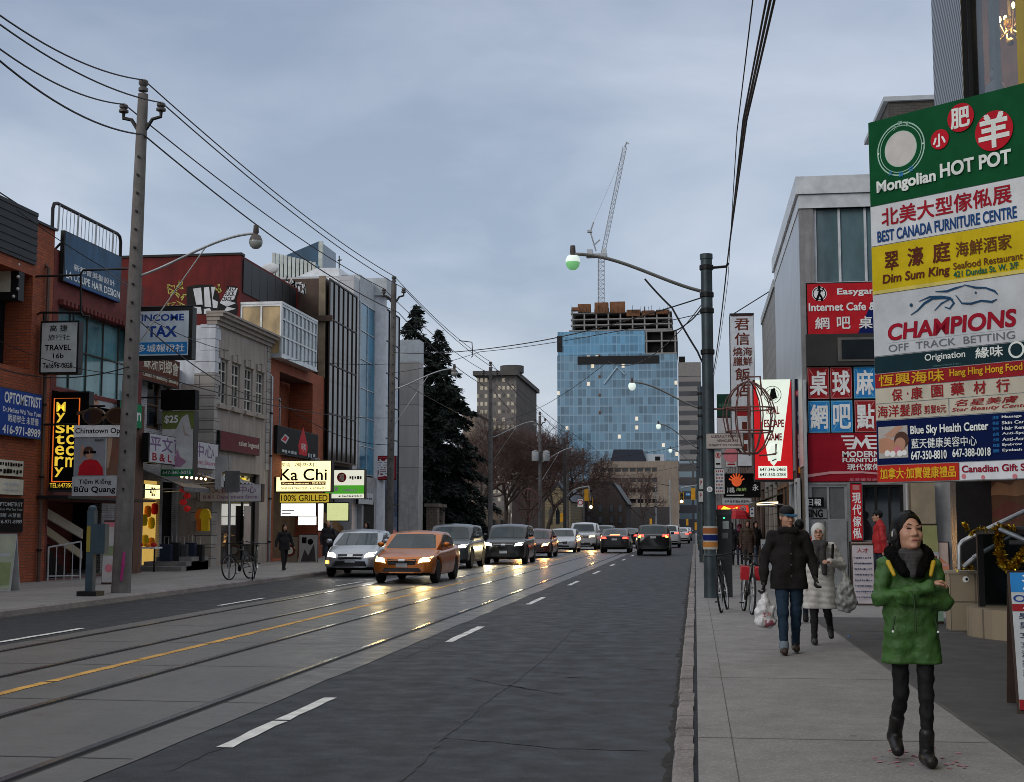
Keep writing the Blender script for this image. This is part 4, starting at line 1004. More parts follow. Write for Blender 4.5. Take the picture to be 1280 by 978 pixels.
# low entrance steps in front of the poster wall
struct(MB().box(XM + 1.2, 9, YM - 1.6, YM, -.1, SWZ + .14, M('step_concrete', (.20, .19, .185), .8)).build('entrance_step'))
# poster hoarding
P = mwall(1060, 677, 1186, 735); P = Panel((P.O.x, YM - .25, SWZ + .14), (1, 0, 0), P.w, P.O.z + P.h - SWZ - .14)
def post(t, P):
    for a in (.1, .5, .9): pipes(t, [[P.p(a, 0, -.1), P.p(a, 1, -.1)]], .03, name='post')
PRd = C('poster_red', (.32, .03, .04)); PPk = C('poster_pink', (.50, .28, .27)); PBg = C('poster_beige', (.46, .36, .32))
sign('poster_hoarding', 'low hoarding with pink and red festival photos and the number 20', P, .05, PBg,
     [('p', [(.16, .55), (.23, .98), (.25, .6)], PRd), ('p', [(.14, .1), (.16, .5), (.22, .62), (.29, .5), (.30, .1)], PRd), ('d', .235, .5, .14, PPk), ('d', .22, .25, .13, WHITE), ('d', .27, .3, .10, PPk), ('d', .255, .18, .1, WHITE), ('r', .31, .345, 0, 1, PPk), ('r', .36, .62, .0, 1, C('poster_plum', (.20, .06, .07))),
      ('p', [(.70, .2), (.75, .7), (.82, .9), (.88, .7), (.99, .5), (.99, .15), (.85, .1)], C('poster_hand', (.48, .20, .12))), ('p', [(.80, .42), (.98, .36), (.98, .3), (.8, .34)], PPk), ('p', [(.80, .58), (.98, .52), (.98, .46), (.8, .5)], PPk), ('t', '20', .02, .12, .58, .88, BLK, .04)], cat='poster', extra=post)
P = Panel(mwall(1062, 604, 1078, 677).O - Vector((0, .12, 0)), (1, 0, 0), mwall(1062, 604, 1078, 677).w, mwall(1062, 604, 1078, 677).h)
sign('vertical_banner', 'narrow red vertical banner with four white characters', P, .05, RED, [('v', '現代傢俬', .15, .88, .04, .84, WHITE, .03), ('r', .2, .8, .88, .96, C('banner_pink', (.5, .2, .2)))])
# wall sign stack
P = mwall(1007, 354, 1118, 418)
sign('internet_cafe_sign', 'red and navy internet cafe sign, topmost of the wall stack', P, .2, RED,
     [('p', [(.58, 0), (1, 0), (1, 1), (.86, 1)], NAVY), ('d', .155, .79, .17, WHITE), ('d', .155, .79, .155, C('emblem_black', (.02, .02, .025))), ('d', .155, .79, .13, WHITE), ('l', [(.15, .92), (.16, .83), (.145, .75), (.12, .66)], .055, BLK), ('l', [(.155, .78), (.18, .72), (.185, .65)], .05, BLK), ('l', [(.13, .86), (.19, .84), (.205, .9)], .03, BLK), ('d', .155, .92, .03, BLK),
      ('t', 'Easygaming', .36, 1.0, .73, .88, WHITE, .035), ('t', 'Internet Cafe &', .03, .80, .46, .61, WHITE, .035), ('t', '網', .10, .26, .12, .34, WHITE, .03), ('t', '吧', .35, .50, .12, .34, WHITE, .03), ('t', '桌球', .60, .92, .12, .34, WHITE, .03)])
P = mwall(1008, 458, 1124, 541)
def tiles(t, P):
    for i, (u, v, ch, m) in enumerate([(.01, .51, '桌', DRED), (.26, .51, '球', DRED), (.52, .51, '麻', SKYB), (.77, .51, '雀', SKYB), (.01, .01, '網', SKYB), (.26, .01, '吧', SKYB), (.52, .01, '點', DRED), (.77, .01, '心', DRED)]):
        mb = MB(); ed = C('tile_edge_pink', (.5, .2, .2)) if m is DRED else C('tile_edge_blue', (.15, .42, .62))
        P.rect(mb, u, u + .235, v, v + .47, ed, .02); P.rect(mb, u + .008, u + .227, v + .015, v + .455, m, .024)
        P.line(mb, [(u + .02, v + .03), (u + .21, v + .44)], .02, ed, .026); P.line(mb, [(u + .02, v + .44), (u + .21, v + .03)], .02, ed, .027)
        o = mb.build('character_tile', t); lb = MB(); P.text(lb, ch, u + .025, u + .21, v + .06, v + .41, WHITE, .035, d=.034); lb.build('lettering', o)
sign('character_tile_sign', 'grid of red and blue square tiles each with a white character', P, .15, BLK, [], extra=tiles)
P = mwall(1008, 541, 1124, 603)
sign('furniture_sign', 'red MODERN FURNITURE sign with a white winged M emblem', P, .2, C('crimson', (.30, .012, .025)),
     [('r', .38, .52, .90, .935, WHITE), ('r', .40, .53, .82, .855, WHITE), ('r', .42, .54, .74, .775, WHITE), ('r', .44, .53, .66, .695, WHITE), ('r', .64, .80, .90, .935, WHITE), ('r', .66, .80, .82, .855, WHITE), ('r', .68, .80, .74, .775, WHITE), ('r', .70, .80, .66, .695, WHITE),
      ('p', [(.49, .66), (.54, .92), (.60, .78), (.66, .92), (.71, .66), (.67, .66), (.64, .80), (.60, .68), (.56, .80), (.53, .66)], WHITE), ('t', 'MODERN', .39, .80, .50, .62, WHITE, .05), ('t', 'FURNITURE', .39, .82, .40, .48, WHITE, .05), ('t', '現代傢俬', .44, .80, .24, .37, WHITE, .03),
      ('p', [(.0, .10), (.25, .17), (.6, .18), (1, .12), (1, .15), (.6, .22), (.25, .22), (.0, .16)], C('swoosh_pink', (.6, .3, .32))), ('t', '品質優良老店', .46, .82, .02, .08, PINK, .02)])

# near building with corrugated edge, upstairs window and street-level stairs
yN = yx(1167, FR, 100); yN1 = yx(1204, FR, 100); yN2 = yx(1274, FR, 100)
t = thing('yellow_building', 'near building with ribbed metal edge, tall upstairs window and yellow wall', 'building', (FR, yN, 0))
HATCH = None
def hatch():
    m, tt, b = new_mat('diagonal_ribbed_metal')
    s = tt.nodes.new('ShaderNodeSeparateXYZ'); lk(tt, objco(tt), s.inputs[0])
    v = mth(tt, 'ADD', mth(tt, 'MULTIPLY', s.outputs[1], .75), mth(tt, 'MULTIPLY', s.outputs[2], 1.0))
    fr = mth(tt, 'FRACT', mth(tt, 'MULTIPLY', v, 6.5))
    lk(tt, ramp(tt, fr, [(.40, (.03, .032, .036)), (.5, (.30, .32, .35)), (.9, (.36, .38, .41)), (1.0, (.03, .032, .036))]), b.inputs['Base Color'])
    b.inputs['Roughness'].default_value = .4; b.inputs['Metallic'].default_value = .3; bump(tt, b, fr, .6, .02); return m
mb = MB(); ZB = 2.9
mb.box(FR, FR + .3, yN1 + .02, yN, ZB, 16, hatch()); mb.build('ribbed_edge', t)
YELW = M('yellow_wall', (.42, .30, .03), .7, var=.12)
P = rpanel(2.0, yN1, ZB, 16)
zw0 = on_x(1204, 140, FR)[1]
Hn = [(.01, yN1 - yN2 - .05, zw0 - ZB - 1.7, 12.6)]
mb = MB(); facade(mb, P, Hn, YELW, .3, DARK); mb.box(FR + 3.4, FR + 9, 2, yN, ZB, 16, INSIDE); mb.box(FR + .3, FR + 9, 2, yN - .02, 15, 15.9, INSIDE); mb.box(FR + .02, FR + 9, 2, yN - .02, ZB - .3, ZB - .02, INSIDE); mb.box(FR + .3, FR + 9, yN - .3, yN - .02, ZB, 15, INSIDE)
mb.build('wall', t)
window(t, sub(P, Hn[0]), 1, 1, DARK, clear_glass(), .12, .1, 'upstairs_window')
rm = MB(); x0, x1, ya, yb = FR + .32, FR + 3.2, yN2 - 1.5, yN - .4
CREAMW = M('room_wall', (.13, .075, .058), .9)
rm.box(x1, x1 + .1, ya, yb, 6, 15, CREAMW); rm.box(x0, x1, yb - .1, yb, 6, 15, CREAMW); rm.box(x0, x1, ya, ya + .1, 6, 15, CREAMW); rm.box(x0, x1, ya, yb, 12.9, 13, CREAMW); rm.box(x0, x1, ya, yb, 6.0, 6.1, CREAMW)
rm.build('room', t)
box('curtain', t, FR + .35, FR + .42, yN1 - .55, yN1 - .15, 6.2, 12.5, M('pale_curtain', (.30, .28, .26), .9))
# chandelier
cy, cz = on_x(1262, 28, FR + .7); c = Vector((FR + .7, cy, cz))
ch = thing('chandelier', 'lit brass chandelier with candle bulbs behind the upstairs window', 'chandelier', tuple(c))
BRASS = M('brass', (.45, .28, .08), .3, .9); BULB = M('candle_bulb', (1, .75, .4), emit=(1, .62, .25), es=14, bmp=0)
mb = MB(); mb.tube([c + Vector((0, 0, 1.2)), c], .02, BRASS, 6); mb.ball(c, .09, BRASS); mb.ball(c - Vector((0, 0, .3)), .06, BRASS)
for k in range(8):
    a = PI * k / 4; r = .26; d = Vector((math.cos(a), math.sin(a), 0)); z = .1 if k % 2 else .28
    mb.tube([c - Vector((0, 0, .1)), c + d * r * .6 - Vector((0, 0, .22)), c + d * r + Vector((0, 0, z - .2))], .014, BRASS, 6)
mb.build('arm', ch, smooth=True)
for k in range(8):
    a = PI * k / 4; z = .1 if k % 2 else .28
    MB().ball(c + Vector((math.cos(a) * .26, math.sin(a) * .26, z - .12)), (.025, .025, .05), BULB, 8, 6).build('bulb', ch, smooth=True)
pl = bpy.data.lights.new('chandelier_light', 'POINT'); pl.energy = 140; pl.color = (1, .7, .4); pl.shadow_soft_size = .2
po = bpy.data.objects.new('chandelier_light', pl); COL.objects.link(po); po.parent = ch
bc = on_x(1244, 106, FR + .38); st_ = thing('figurine', 'small pale bust figurine on the upstairs window sill', 'figurine', (FR + .38, bc[0], bc[1] - .25))
mb = MB(); mb.lathe([(0, -.3), (.14, -.3), (.15, -.1), (.12, .0), (.05, .05), (.04, .08)], (FR + .38, bc[0], bc[1]), C('plaster', (.45, .36, .36)), 14); mb.ball((FR + .38, bc[0], bc[1] + .15), (.075, .075, .095), C('plaster', (.4, .4, .4))); mb.ball((FR + .40, bc[0], bc[1] + .18), (.078, .078, .085), M('figurine_hair', (.06, .04, .04)))
mb.build('bust', st_, smooth=True)
# ground floor under the sign
GX = FR + .62
mb = MB(); mb.box(GX, GX + .3, 2, yN - .4, SWZ, ZB - .3, WINK); mb.box(FR + .05, GX, yN - .5, yN - .02, SWZ, ZB - .3, M('black_stone', (.02, .02, .022), .25)); mb.box(FR + .1, FR + .6, 15.9, 16.4, SWZ, ZB - .3, M('black_stone', (.02, .02, .02)))
mb.build('ground_floor', t)
a = on_x(1282, 603, GX - .03); b = on_x(1232, 655, GX - .03)
Pq = Panel((GX - .03, b[0], on_x(1250, 660, GX)[1]), (0, -1, 0), b[0] - a[0] + 1, 1.0)
sign('window_picture', 'orange brown food picture filling the street-level window', Pq, .02, C('pic_brown', (.15, .07, .04)), [('p', [(.0, .5), (.25, .7), (.5, .62), (.9, .9), (1, .8), (1, .5), (.6, .45), (.3, .5)], C('pic_orange', (.34, .17, .09))), ('p', [(.1, .2), (.4, .4), (.8, .3), (1, .4), (1, .1), (.4, .1)], C('pic_red', (.16, .05, .04)))], cat='picture')
for k in range(5): struct(MB().box(FR + .35, GX, 16.9 + k * .34, 19.4, SWZ, SWZ + .15 * (k + 1), M('step_concrete', (.2, .2, .2))).build('entrance_step'))
# tiled planter pillar, bench wall, glass balustrade, hand rails
TILE = panel_mat('beige_wall_tile', (.33, .27, .19), .36, .42, .012, (.14, .12, .09), .45, .1)
def zpt(px, py, y): x, z = on_y(px, py, y); return Vector((x, y, z))
a = zpt(1189, 788, 20.6); b = zpt(1221, 714, 20.6)
p_ = thing('tiled_pillar', 'short beige tiled pillar beside the street stairs', 'pillar', (a.x, 20.6, SWZ))
box('shaft', p_, a.x, b.x, 20.6, 21.0, SWZ, b.z - .04, TILE); box('cap', p_, a.x - .02, b.x + .02, 20.58, 21.02, b.z - .038, b.z, C('cap', (.36, .31, .24)))
mb = MB(); Pp = Panel((a.x, 20.595, SWZ), (1, 0, 0), b.x - a.x, b.z); Pp.disc(mb, .58, .78, .045, WHITE); Pp.disc(mb, .62, .78, .02, BLK, .008); mb.build('sticker', p_)
a = zpt(1212, 798, 19.6); b = zpt(1262, 764, 19.3)
w_ = thing('tiled_planter', 'low curved beige tiled planter wall under the glass screen', 'planter', (a.x, 19.3, SWZ)); mb = MB()
pts = [(a.x, 19.75), (a.x + .01, 19.45), (a.x + .18, 19.0), (a.x + .5, 18.5), (a.x + .9, 18.0), (a.x + 1.3, 17.7), (a.x + 1.3, 20.3), (a.x + .2, 20.3)]
mb.prism([(x, y, SWZ) for x, y in pts], (0, 0, .40), TILE); mb.build('wall', w_)
gl = thing('glass_balustrade', 'glass stair screen with dark post draped in gold tinsel', 'balustrade', (a.x + .1, 19.6, SWZ + .4))
za_ = zpt(1222, 668, 19.7)
mb = MB(); mb.box(za_.x, za_.x + 1.4, 19.62, 19.64, SWZ + .42, za_.z, clear_glass('screen_glass', (.5, .54, .53))); mb.build('pane', gl)
mb = MB(); mb.box(za_.x - .03, za_.x + .05, 19.58, 19.68, SWZ + .41, za_.z, DARK); mb.box(za_.x - .04, za_.x + 1.5, 19.58, 19.68, za_.z + .002, za_.z + .07, M('top_rail', (.15, .14, .13), .4)); mb.build('frame', gl)
hr = thing('stair_handrail', 'silver tube handrails rising along the street stairs', 'handrail', (a.x, 20.2, SWZ)); mb = MB()
y_ = 20.3
A = lambda px, py, y=20.3: zpt(px, py, y)
for pth in ([A(1199, 712), A(1199, 683), A(1203, 677), A(1216, 670), A(1300, 630, 19.6)], [A(1217, 697), A(1300, 652, 19.6)], [A(1204, 709), A(1217, 698)], [A(1250, 662, 19.4), A(1300, 683, 18.8)], [A(1258, 661, 19.6), A(1300, 661, 19.6)], [A(1262, 678, 19.6), A(1300, 678, 19.6)]): mb.tube(pth, .033, M('silver_tube', (.42, .44, .46), .35, .5), 8)
mb.build('tube', hr, smooth=True)
def tinsel(name, label, path, r, n, seed):
    rr = random.Random(seed); mb = MB(); gm = M('gold_tinsel', (.62, .42, .03), .22, .9, var=.6, scale=40, bmp=0)
    P = [Vector(p) for p in path]
    for i in range(n):
        k = rr.random() * (len(P) - 1); q = P[int(k)].lerp(P[min(int(k) + 1, len(P) - 1)], k % 1)
        d = Vector((rr.gauss(0, 1), rr.gauss(0, 1), rr.gauss(0, 1))).normalized() * r * rr.uniform(.5, 1.15); s = Vector((rr.gauss(0, 1), rr.gauss(0, 1), rr.gauss(0, 1))).normalized() * .012
        mb.face([q - s, q + s, q + d + s * .8, q + d - s * .8], gm)
    return tag(mb.build(name, loc=tuple(P[0])), label, 'garland')
tinsel('tinsel_garland', 'thick gold tinsel hanging in a loop over the glass screen', [A(1249, 658, 19.5), A(1248, 680, 19.5), A(1252, 700, 19.4), A(1262, 712, 19.3), A(1274, 700, 19.3), A(1284, 685, 19.2)], .085, 1500, 1)
tinsel('tinsel_garland', 'gold tinsel strand wound along the top rail', [A(1213, 668, 19.6), A(1224, 661, 19.6), A(1236, 664, 19.6), A(1252, 660, 19.6), A(1270, 660, 19.5)], .05, 420, 2)
tinsel('tinsel_garland', 'small gold tinsel tuft lying on the tiled pillar', [A(1197, 710, 20.5), A(1206, 706, 20.5), A(1214, 711, 20.5)], .055, 240, 3)
tinsel('tinsel_garland', 'short gold tinsel scrap hanging from the stair rail post', [A(1206, 655, 20.4), A(1209, 662, 20.4)], .045, 120, 4)
# the big multi-tenant pylon sign
A0 = Vector((on_y(1097, 598, 17.7)[0], 17.7, on_y(1097, 604, 17.7)[1])); B0 = Vector((on_y(1280, 590, 16.42)[0], 16.42, 0))
Rv = Vector((B0.x - A0.x, B0.y - A0.y, 0)); Wd = Rv.length * 1.10; z1 = on_y(1087, 154, 17.7)[1]
PY = Panel(A0, Rv, Wd, z1 - A0.z)
t = thing('tenant_sign', 'tall stacked tenant sign board in green, white, yellow and blue above the pavement', 'sign', tuple(A0))
mb = MB(); PY.case(mb, .38, M('sign_case', (.45, .47, .48), .4, .3)); mb.build('case', t)
W_ = 1 / 1.10
def tenant(v0, v1, face, items, u0=0.0, u1=1.0):
    q = Panel(PY.p(u0 + .004, (600 - v0) / 446.0 + .002, .012), PY.R, PY.w * (u1 - u0) - .01, PY.h * (v0 - v1) / 446.0 - .012)
    fb = MB(); fb.obox(q.p(.5, .5, -.006), q.R, q.U, q.Nn, q.w, q.h, .012, face); lb = MB(); d = .003
    for it in items:
        d += .0008; k = it[0]
        S = lambda u: u * W_ / (u1 - u0) if (u0 == 0 and u1 == 1.0) else u
        if k == 'r': q.rect(fb, S(it[1]), S(it[2]), it[3], it[4], it[5], d)
        elif k == 'd': q.disc(fb, S(it[1]), it[2], it[3], it[4], d, 32)
        elif k == 'p': q.poly(fb, [(S(a), b) for a, b in it[1]], it[2], d)
        elif k == 'l': q.line(lb, [(S(a), b) for a, b in it[1]], it[2], it[3], d + .004)
        elif k == 't': q.text(lb, it[1], S(it[2]), S(it[3]), it[4], it[5], it[6], it[7] if len(it) > 7 else .02, it[8] if len(it) > 8 else 0, d + .004, 6)
    f = fb.build('tenant_panel', t)
    if lb.v: lb.build('lettering', f)
DGRN = C('hotpot_green', (.006, .085, .030)); MINT = C('mint', (.40, .62, .52)); HRED = C('hotpot_red', (.52, .015, .03)); TXW = C('letter_white', (.80, .85, .83)); MAR = C('maroon_letter', (.26, .012, .03)); LBL = C('letter_blue', (.02, .09, .30)); PW = C('panel_white', (.68, .71, .75)); YP = C('panel_yellow', (.62, .47, .015)); CHG = C('panel_silver', (.55, .58, .62))
tenant(261, 154, DGRN, [('d', .24, .60, .345, MINT), ('d', .24, .60, .328, DGRN), ('d', .24, .60, .305, MINT), ('d', .24, .60, .295, DGRN), ('d', .24, .60, .232, MINT), ('d', .24, .60, .224, C('badge_face', (.62, .60, .58))), 
     ('t', '小', .185, .215, .83, .89, MINT, .02), ('t', '肥', .225, .26, .86, .92, MINT, .02), ('t', '羊', .275, .305, .84, .9, MINT, .02), ('d', .075, .60, .012, TXW), ('d', .405, .60, .012, TXW), ('t', '火', .15, .18, .31, .37, SKYB, .02), ('t', '鍋', .225, .255, .27, .33, SKYB, .02), ('t', '店', .30, .33, .31, .37, SKYB, .02),
     ('d', .525, .60, .125, HRED), ('t', '小', .48, .565, .52, .66, TXW, .05), ('d', .675, .79, .178, HRED), ('t', '肥', .61, .735, .68, .90, TXW, .05), ('d', .895, .555, .245, HRED), ('t', '羊', .80, .99, .38, .74, TXW, .06),
     ('t', 'Mongolian', .06, .49, .10, .27, TXW, .045), ('t', 'HOT POT', .525, 1.0, .16, .315, TXW, .055)])
tenant(311, 261, PW, [('t', '北美大型傢俬展', .085, .99, .46, .90, C('char_red', (.36, .015, .03)), .03), ('t', 'BEST CANADA FURNITURE CENTRE', .05, 1.02, .07, .35, C('char_blue', (.02, .07, .22)), .035)])
tenant(371, 311, YP, [('r', 0, 1.1, 0, .07, C('yellow_edge', (.66, .56, .16))), ('t', '翠', .10, .20, .46, .84, BRN, .03), ('t', '濠', .27, .38, .47, .85, BRN, .03), ('t', '庭', .45, .57, .46, .86, BRN, .03), ('t', '海鮮酒家', .61, .98, .50, .80, C('char_brown', (.14, .05, .02)), .02), ('t', 'Dim Sum King', .08, .565, .14, .38, BRN, .025, .12), ('t', 'Seafood Restaurant', .59, 1.05, .26, .40, C('char_brown', (.14, .05, .02)), .015), ('t', '421 Dundas St. W. 3/F', .59, 1.02, .10, .225, C('char_green', (.02, .12, .08)), .03)])
HB = C('horse_blue', (.02, .07, .15))
tenant(447, 371, CHG, [('t', 'CHAMPIONS', .11, .99, .23, .49, C('champ_red', (.34, .012, .03)), .055, .10), ('r', .11, .98, .190, .196, GREY), ('t', 'OFF  TRACK  BETTING', .11, .98, .045, .16, C('char_grey', (.16, .17, .19)), 0),
     ('l', [(.28, .60), (.33, .66), (.38, .76), (.44, .82), (.52, .80), (.58, .76)], [.01, .02, .03, .03, .025, .012], HB), ('l', [(.34, .80), (.42, .85), (.5, .83), (.56, .79), (.585, .70), (.555, .62), (.52, .66)], [.008, .022, .022, .026, .03, .022, .01], HB), ('l', [(.46, .92), (.54, .90), (.60, .93), (.66, .95)], [.01, .026, .024, .01], HB), ('l', [(.66, .96), (.74, .89), (.80, .87), (.86, .80), (.88, .74)], [.012, .026, .02, .026, .012], HB), ('l', [(.60, .82), (.64, .68), (.70, .655), (.77, .68), (.84, .64), (.875, .67)], [.01, .02, .026, .022, .026, .012], HB), ('l', [(.45, .62), (.5, .72), (.57, .78)], [.01, .02, .012], HB), ('d', .735, .815, .014, HB), ('d', .285, .76, .022, HB)])
tenant(468, 447, TEALB, [('t', 'Origination', .37, .65, .34, .86, TXW, .01), ('t', '緣味', .72, .90, .30, .92, TXW, .03), ('t', 'Chinese Noodle House', .43, .62, .06, .18, C('dim_teal', (.10, .22, .22)), 0), ('d', .985, .58, .10, TXW), ('d', .985, .58, .075, TEALB)])
tenant(486, 468, DRED, [('t', '恆興海味', .03, .50, .1, .92, C('gold', (.70, .42, .03)), .03), ('t', 'Hang Hing Hong Food', .54, 1.02, .22, .86, C('gold', (.70, .42, .03)), .025)])
CRM = C('panel_cream', (.55, .51, .42))
tenant(505, 486, CRM, [('t', '保', .125, .20, .1, .88, DRED, .03), ('t', '·', .235, .245, .45, .6, DRED, .03), ('t', '康', .265, .345, .12, .9, DRED, .03), ('t', '園', .41, .49, .14, .92, DRED, .03), ('t', '藥', .545, .635, .16, .96, DRED, .03), ('t', '材', .70, .78, .14, .94, DRED, .03), ('t', '行', .85, .935, .14, .94, DRED, .03)])
tenant(525, 505, CRM, [('t', '海洋髮廊', .03, .64, .14, .9, DRED, .02), ('t', '剪髮8元', .68, .97, .2, .72, DRED, .02)], 0, .478)
tenant(525, 505, CRM, [('t', '名星美膚', .06, .80, .52, .92, DRED, .02, .2), ('t', 'Star Beauty Centre', .02, .95, .14, .44, DRED, .01, .3)], .482, 1.0)
tenant(579, 525, C('panel_navy', (.004, .011, .065)), [('r', .015, .23, .14, .86, C('spa_photo', (.44, .42, .40))), ('p', [(.02, .26), (.02, .58), (.08, .62), (.14, .52), (.20, .46), (.215, .34), (.16, .24)], C('print_back', (.50, .26, .17))), ('d', .185, .54, .105, C('print_hair', (.10, .05, .04))), ('d', .175, .46, .075, SKIN_), ('p', [(.06, .66), (.12, .60), (.2, .84), (.15, .86)], SKIN_), ('d', .155, .30, .055, PINK), ('d', .08, .25, .04, WHITE), ('d', .12, .23, .04, WHITE), ('d', .17, .235, .04, WHITE), ('d', .205, .25, .035, WHITE),
     ('t', 'Blue Sky Health Center', .255, .79, .60, .84, TXW, .025), ('t', '藍天健康美容中心', .26, .71, .33, .55, TXW, .01), ('t', '647-350-8810', .255, .505, .08, .27, TXW, .025), ('t', '647-388-0018', .545, .80, .10, .28, TXW, .025)]
     + [z for i, (a, b) in enumerate((('按摩', 'Massage'), ('美容', 'Skin Care'), ('脫毛', 'Hair Removal'), ('去斑', 'Anti-Spot'), ('去痘', 'Anti-Acne'), ('紋眉', 'Eyebrow'), ('植眼睫毛', 'Eyelash Ext'))) for z in (('t', a, .82, .86, .87 - i * .118, .94 - i * .118, SKYB, .01), ('t', b, .88, .88 + .018 * len(b), .87 - i * .118, .94 - i * .118, TXW, .02))])
tenant(600, 579, C('panel_red', (.48, .03, .02)), [('t', '加拿大·加寶健康禮品', .04, .97, .18, .84, C('gold', (.7, .42, .03)), .03)], 0, .527)
tenant(600, 579, PW, [('t', 'Canadian Gift Shop', .03, 1.03, .3, .82, MAR, .035), ('d', .05, .2, .03, PINK), ('d', .3, .12, .025, PINK), ('d', .7, .12, .03, PINK)], .531, 1.0)
pipes(t, [[PY.p(.3, .97, -.4), (FR + .1, PY.p(.3, 1, -.3).y, PY.p(0, .97).z)], [PY.p(.3, .05, -.4), (FR + .1, PY.p(.3, 1, -.3).y, PY.p(0, .05).z)]], .06, ALU)

# further shops on the right
def rshop(label, y0, y1, z, m, x=XM, wins=3, ground=True):
    t = thing('shop_building', label, 'building', (x, y0, 0)); P = rpanel(y0, y1, SWZ - .02, z, x); mb = MB(); hs = []
    n = wins
    for i in range(n):
        a = (y1 - y0) * (i + .2) / n; b = (y1 - y0) * (i + .8) / n
        if z > 6.5: hs.append((a, b, 4.2, 5.8))
        hs.append((a - .15, b + .15, .3, 2.9))
    facade(mb, P, hs, m, .2); mb.box(x + .25, x + 9, y0, y1, 0, z - .2, m); mb.build('wall', t)
    for h in hs: window(t, sub(P, h), 2, 1, DARK, WINK if h[2] > 1 else glass_mat('dim_shop_glass', (.03, .025, .022)), .07, .12, 'window' if h[2] > 1 else 'shopfront')
    box('parapet', t, x - .05, x + .3, y0, y1, z + .002, z + .25, GREY)
    return t
rshop('grey stone faced shop building beyond the metal clad building', 42.05, 50, on_y(960, 366, 43)[1], panel_mat('grey_stone_block', (.25, .24, .22), .6, .4, .015), wins=3)
rshop('long low brown brick shop row behind the crab restaurant sign', 50.05, 78, 6.6, brick_mat('brown_brick', (.14, .08, .06), (.11, .07, .05), (.07, .06, .05)), wins=8)
rshop('far pale low shop row on the right pavement', 78.05, 130, 8.8, M('far_render', (.24, .23, .22), .8), wins=9)
rshop('distant right-hand shop block before the grey tower', 130.05, 230, 9.2, M('far_render2', (.16, .15, .15), .8), wins=9)
# ------------------------------------------------------------------ far end of the street
def grid_glass(name, col, pw, ph, lit=.03, rough=.12, bandw=.22, var=.35, frame=(.10, .20, .30)):
    m, t, b = new_mat(name)
    uv = wall_uv(t); s = t.nodes.new('ShaderNodeSeparateXYZ'); lk(t, uv, s.inputs[0])
    u, v = s.outputs[0], s.outputs[1]
    us = mth(t, 'MULTIPLY', u, 1 / pw); vs_ = mth(t, 'MULTIPLY', v, 1 / ph)
    fu, fv = mth(t, 'FRACT', us), mth(t, 'FRACT', vs_)
    cell = t.nodes.new('ShaderNodeCombineXYZ'); lk(t, mth(t, 'FLOOR', us), cell.inputs[0]); lk(t, mth(t, 'FLOOR', vs_), cell.inputs[1])
    wn = t.nodes.new('ShaderNodeTexWhiteNoise'); lk(t, cell.outputs[0], wn.inputs['Vector'])
    base = mixc(t, wn.outputs[0], tuple(x * (1 - var) for x in col), tuple(x * (1 + var) for x in col))
    spand = mth(t, 'LESS_THAN', fv, bandw)
    base = mixc(t, mth(t, 'MULTIPLY', spand, .75), base, tuple(x * 1.15 + .03 for x in col))
    line = mth(t, 'MAXIMUM', mth(t, 'LESS_THAN', fu, .11), mth(t, 'LESS_THAN', fv, .05))
    base = mixc(t, mth(t, 'MULTIPLY', line, .55), base, frame)
    lk(t, base, b.inputs['Base Color']); b.inputs['Roughness'].default_value = rough; b.inputs['Specular IOR Level'].default_value = .7
    c2 = t.nodes.new('ShaderNodeCombineXYZ'); lk(t, mth(t, 'FLOOR', us), c2.inputs[0]); lk(t, mth(t, 'FLOOR', vs_), c2.inputs[1]); c2.inputs[2].default_value = 4.2
    w2 = t.nodes.new('ShaderNodeTexWhiteNoise'); lk(t, c2.outputs[0], w2.inputs['Vector'])
    on = mth(t, 'MULTIPLY', mth(t, 'GREATER_THAN', w2.outputs[0], 1 - lit), mth(t, 'MULTIPLY', mth(t, 'GREATER_THAN', fv, .38), mth(t, 'MULTIPLY', mth(t, 'LESS_THAN', fv, .82), mth(t, 'MULTIPLY', mth(t, 'GREATER_THAN', fu, .2), mth(t, 'LESS_THAN', fu, .85)))))
    b.inputs['Emission Color'].default_value = (1, .80, .52, 1); lk(t, mth(t, 'MULTIPLY', on, .42), b.inputs['Emission Strength'])
    return m
YT = 420.0
pt = lambda px, py, y=YT: (on_y(px or 760, py or 600, y)[0], y, on_y(px or 760, py or 600, y)[1])
TG = grid_glass('tower_blue_glass', (.12, .225, .315), 1.35, 2.75, .05, frame=(.34, .46, .55))
TG2 = grid_glass('tower_top_glass', (.09, .25, .40), 1.35, 2.75, .0, frame=(.3, .48, .62))
t = thing('glass_tower', 'blue glass office tower with its top floors still under construction', 'tower', (pt(772, 640)[0], YT, 0))
xl, xr = pt(697, 600)[0], pt(848, 600)[0]; ztop = pt(770, 444)[2]
mb = MB(); mb.box(xl, xr, YT, YT + 34, 0, ztop, TG); mb.build('glass_wall', t)
xa, xb = pt(697, 440)[0], pt(806, 440)[0]; zz = pt(770, 414)[2]
mb = MB(); mb.box(xa, xb, YT + .02, YT + 30, ztop + .05, zz, TG2); mb.build('upper_glass', t)
mb = MB(); mb.box(pt(722, 450)[0], pt(824, 450)[0], YT - .25, YT - .02, pt(722, 456)[2], pt(722, 446)[2], DARK); mb.box(xl, xl + 1.6, YT - .3, YT - .02, pt(700, 440)[2], pt(700, 420)[2], DARK)
mb.build('louvre_band', t)
CONC = M('raw_concrete', (.26, .25, .24), .9, var=.3); mb = MB(); xe0, xe1 = pt(806, 430)[0] + .05, pt(846, 430)[0]
for z in (ztop + .1, ztop + 4, pt(806, 413)[2] - .5): mb.box(xe0, xe1, YT, YT + 30, z, z + .45, CONC)
for x in (xe0 + .2, (xe0 + xe1) / 2, xe1 - .7): mb.box(x, x + .5, YT + .05, YT + .6, ztop + .5, pt(806, 413)[2] - .5, CONC)
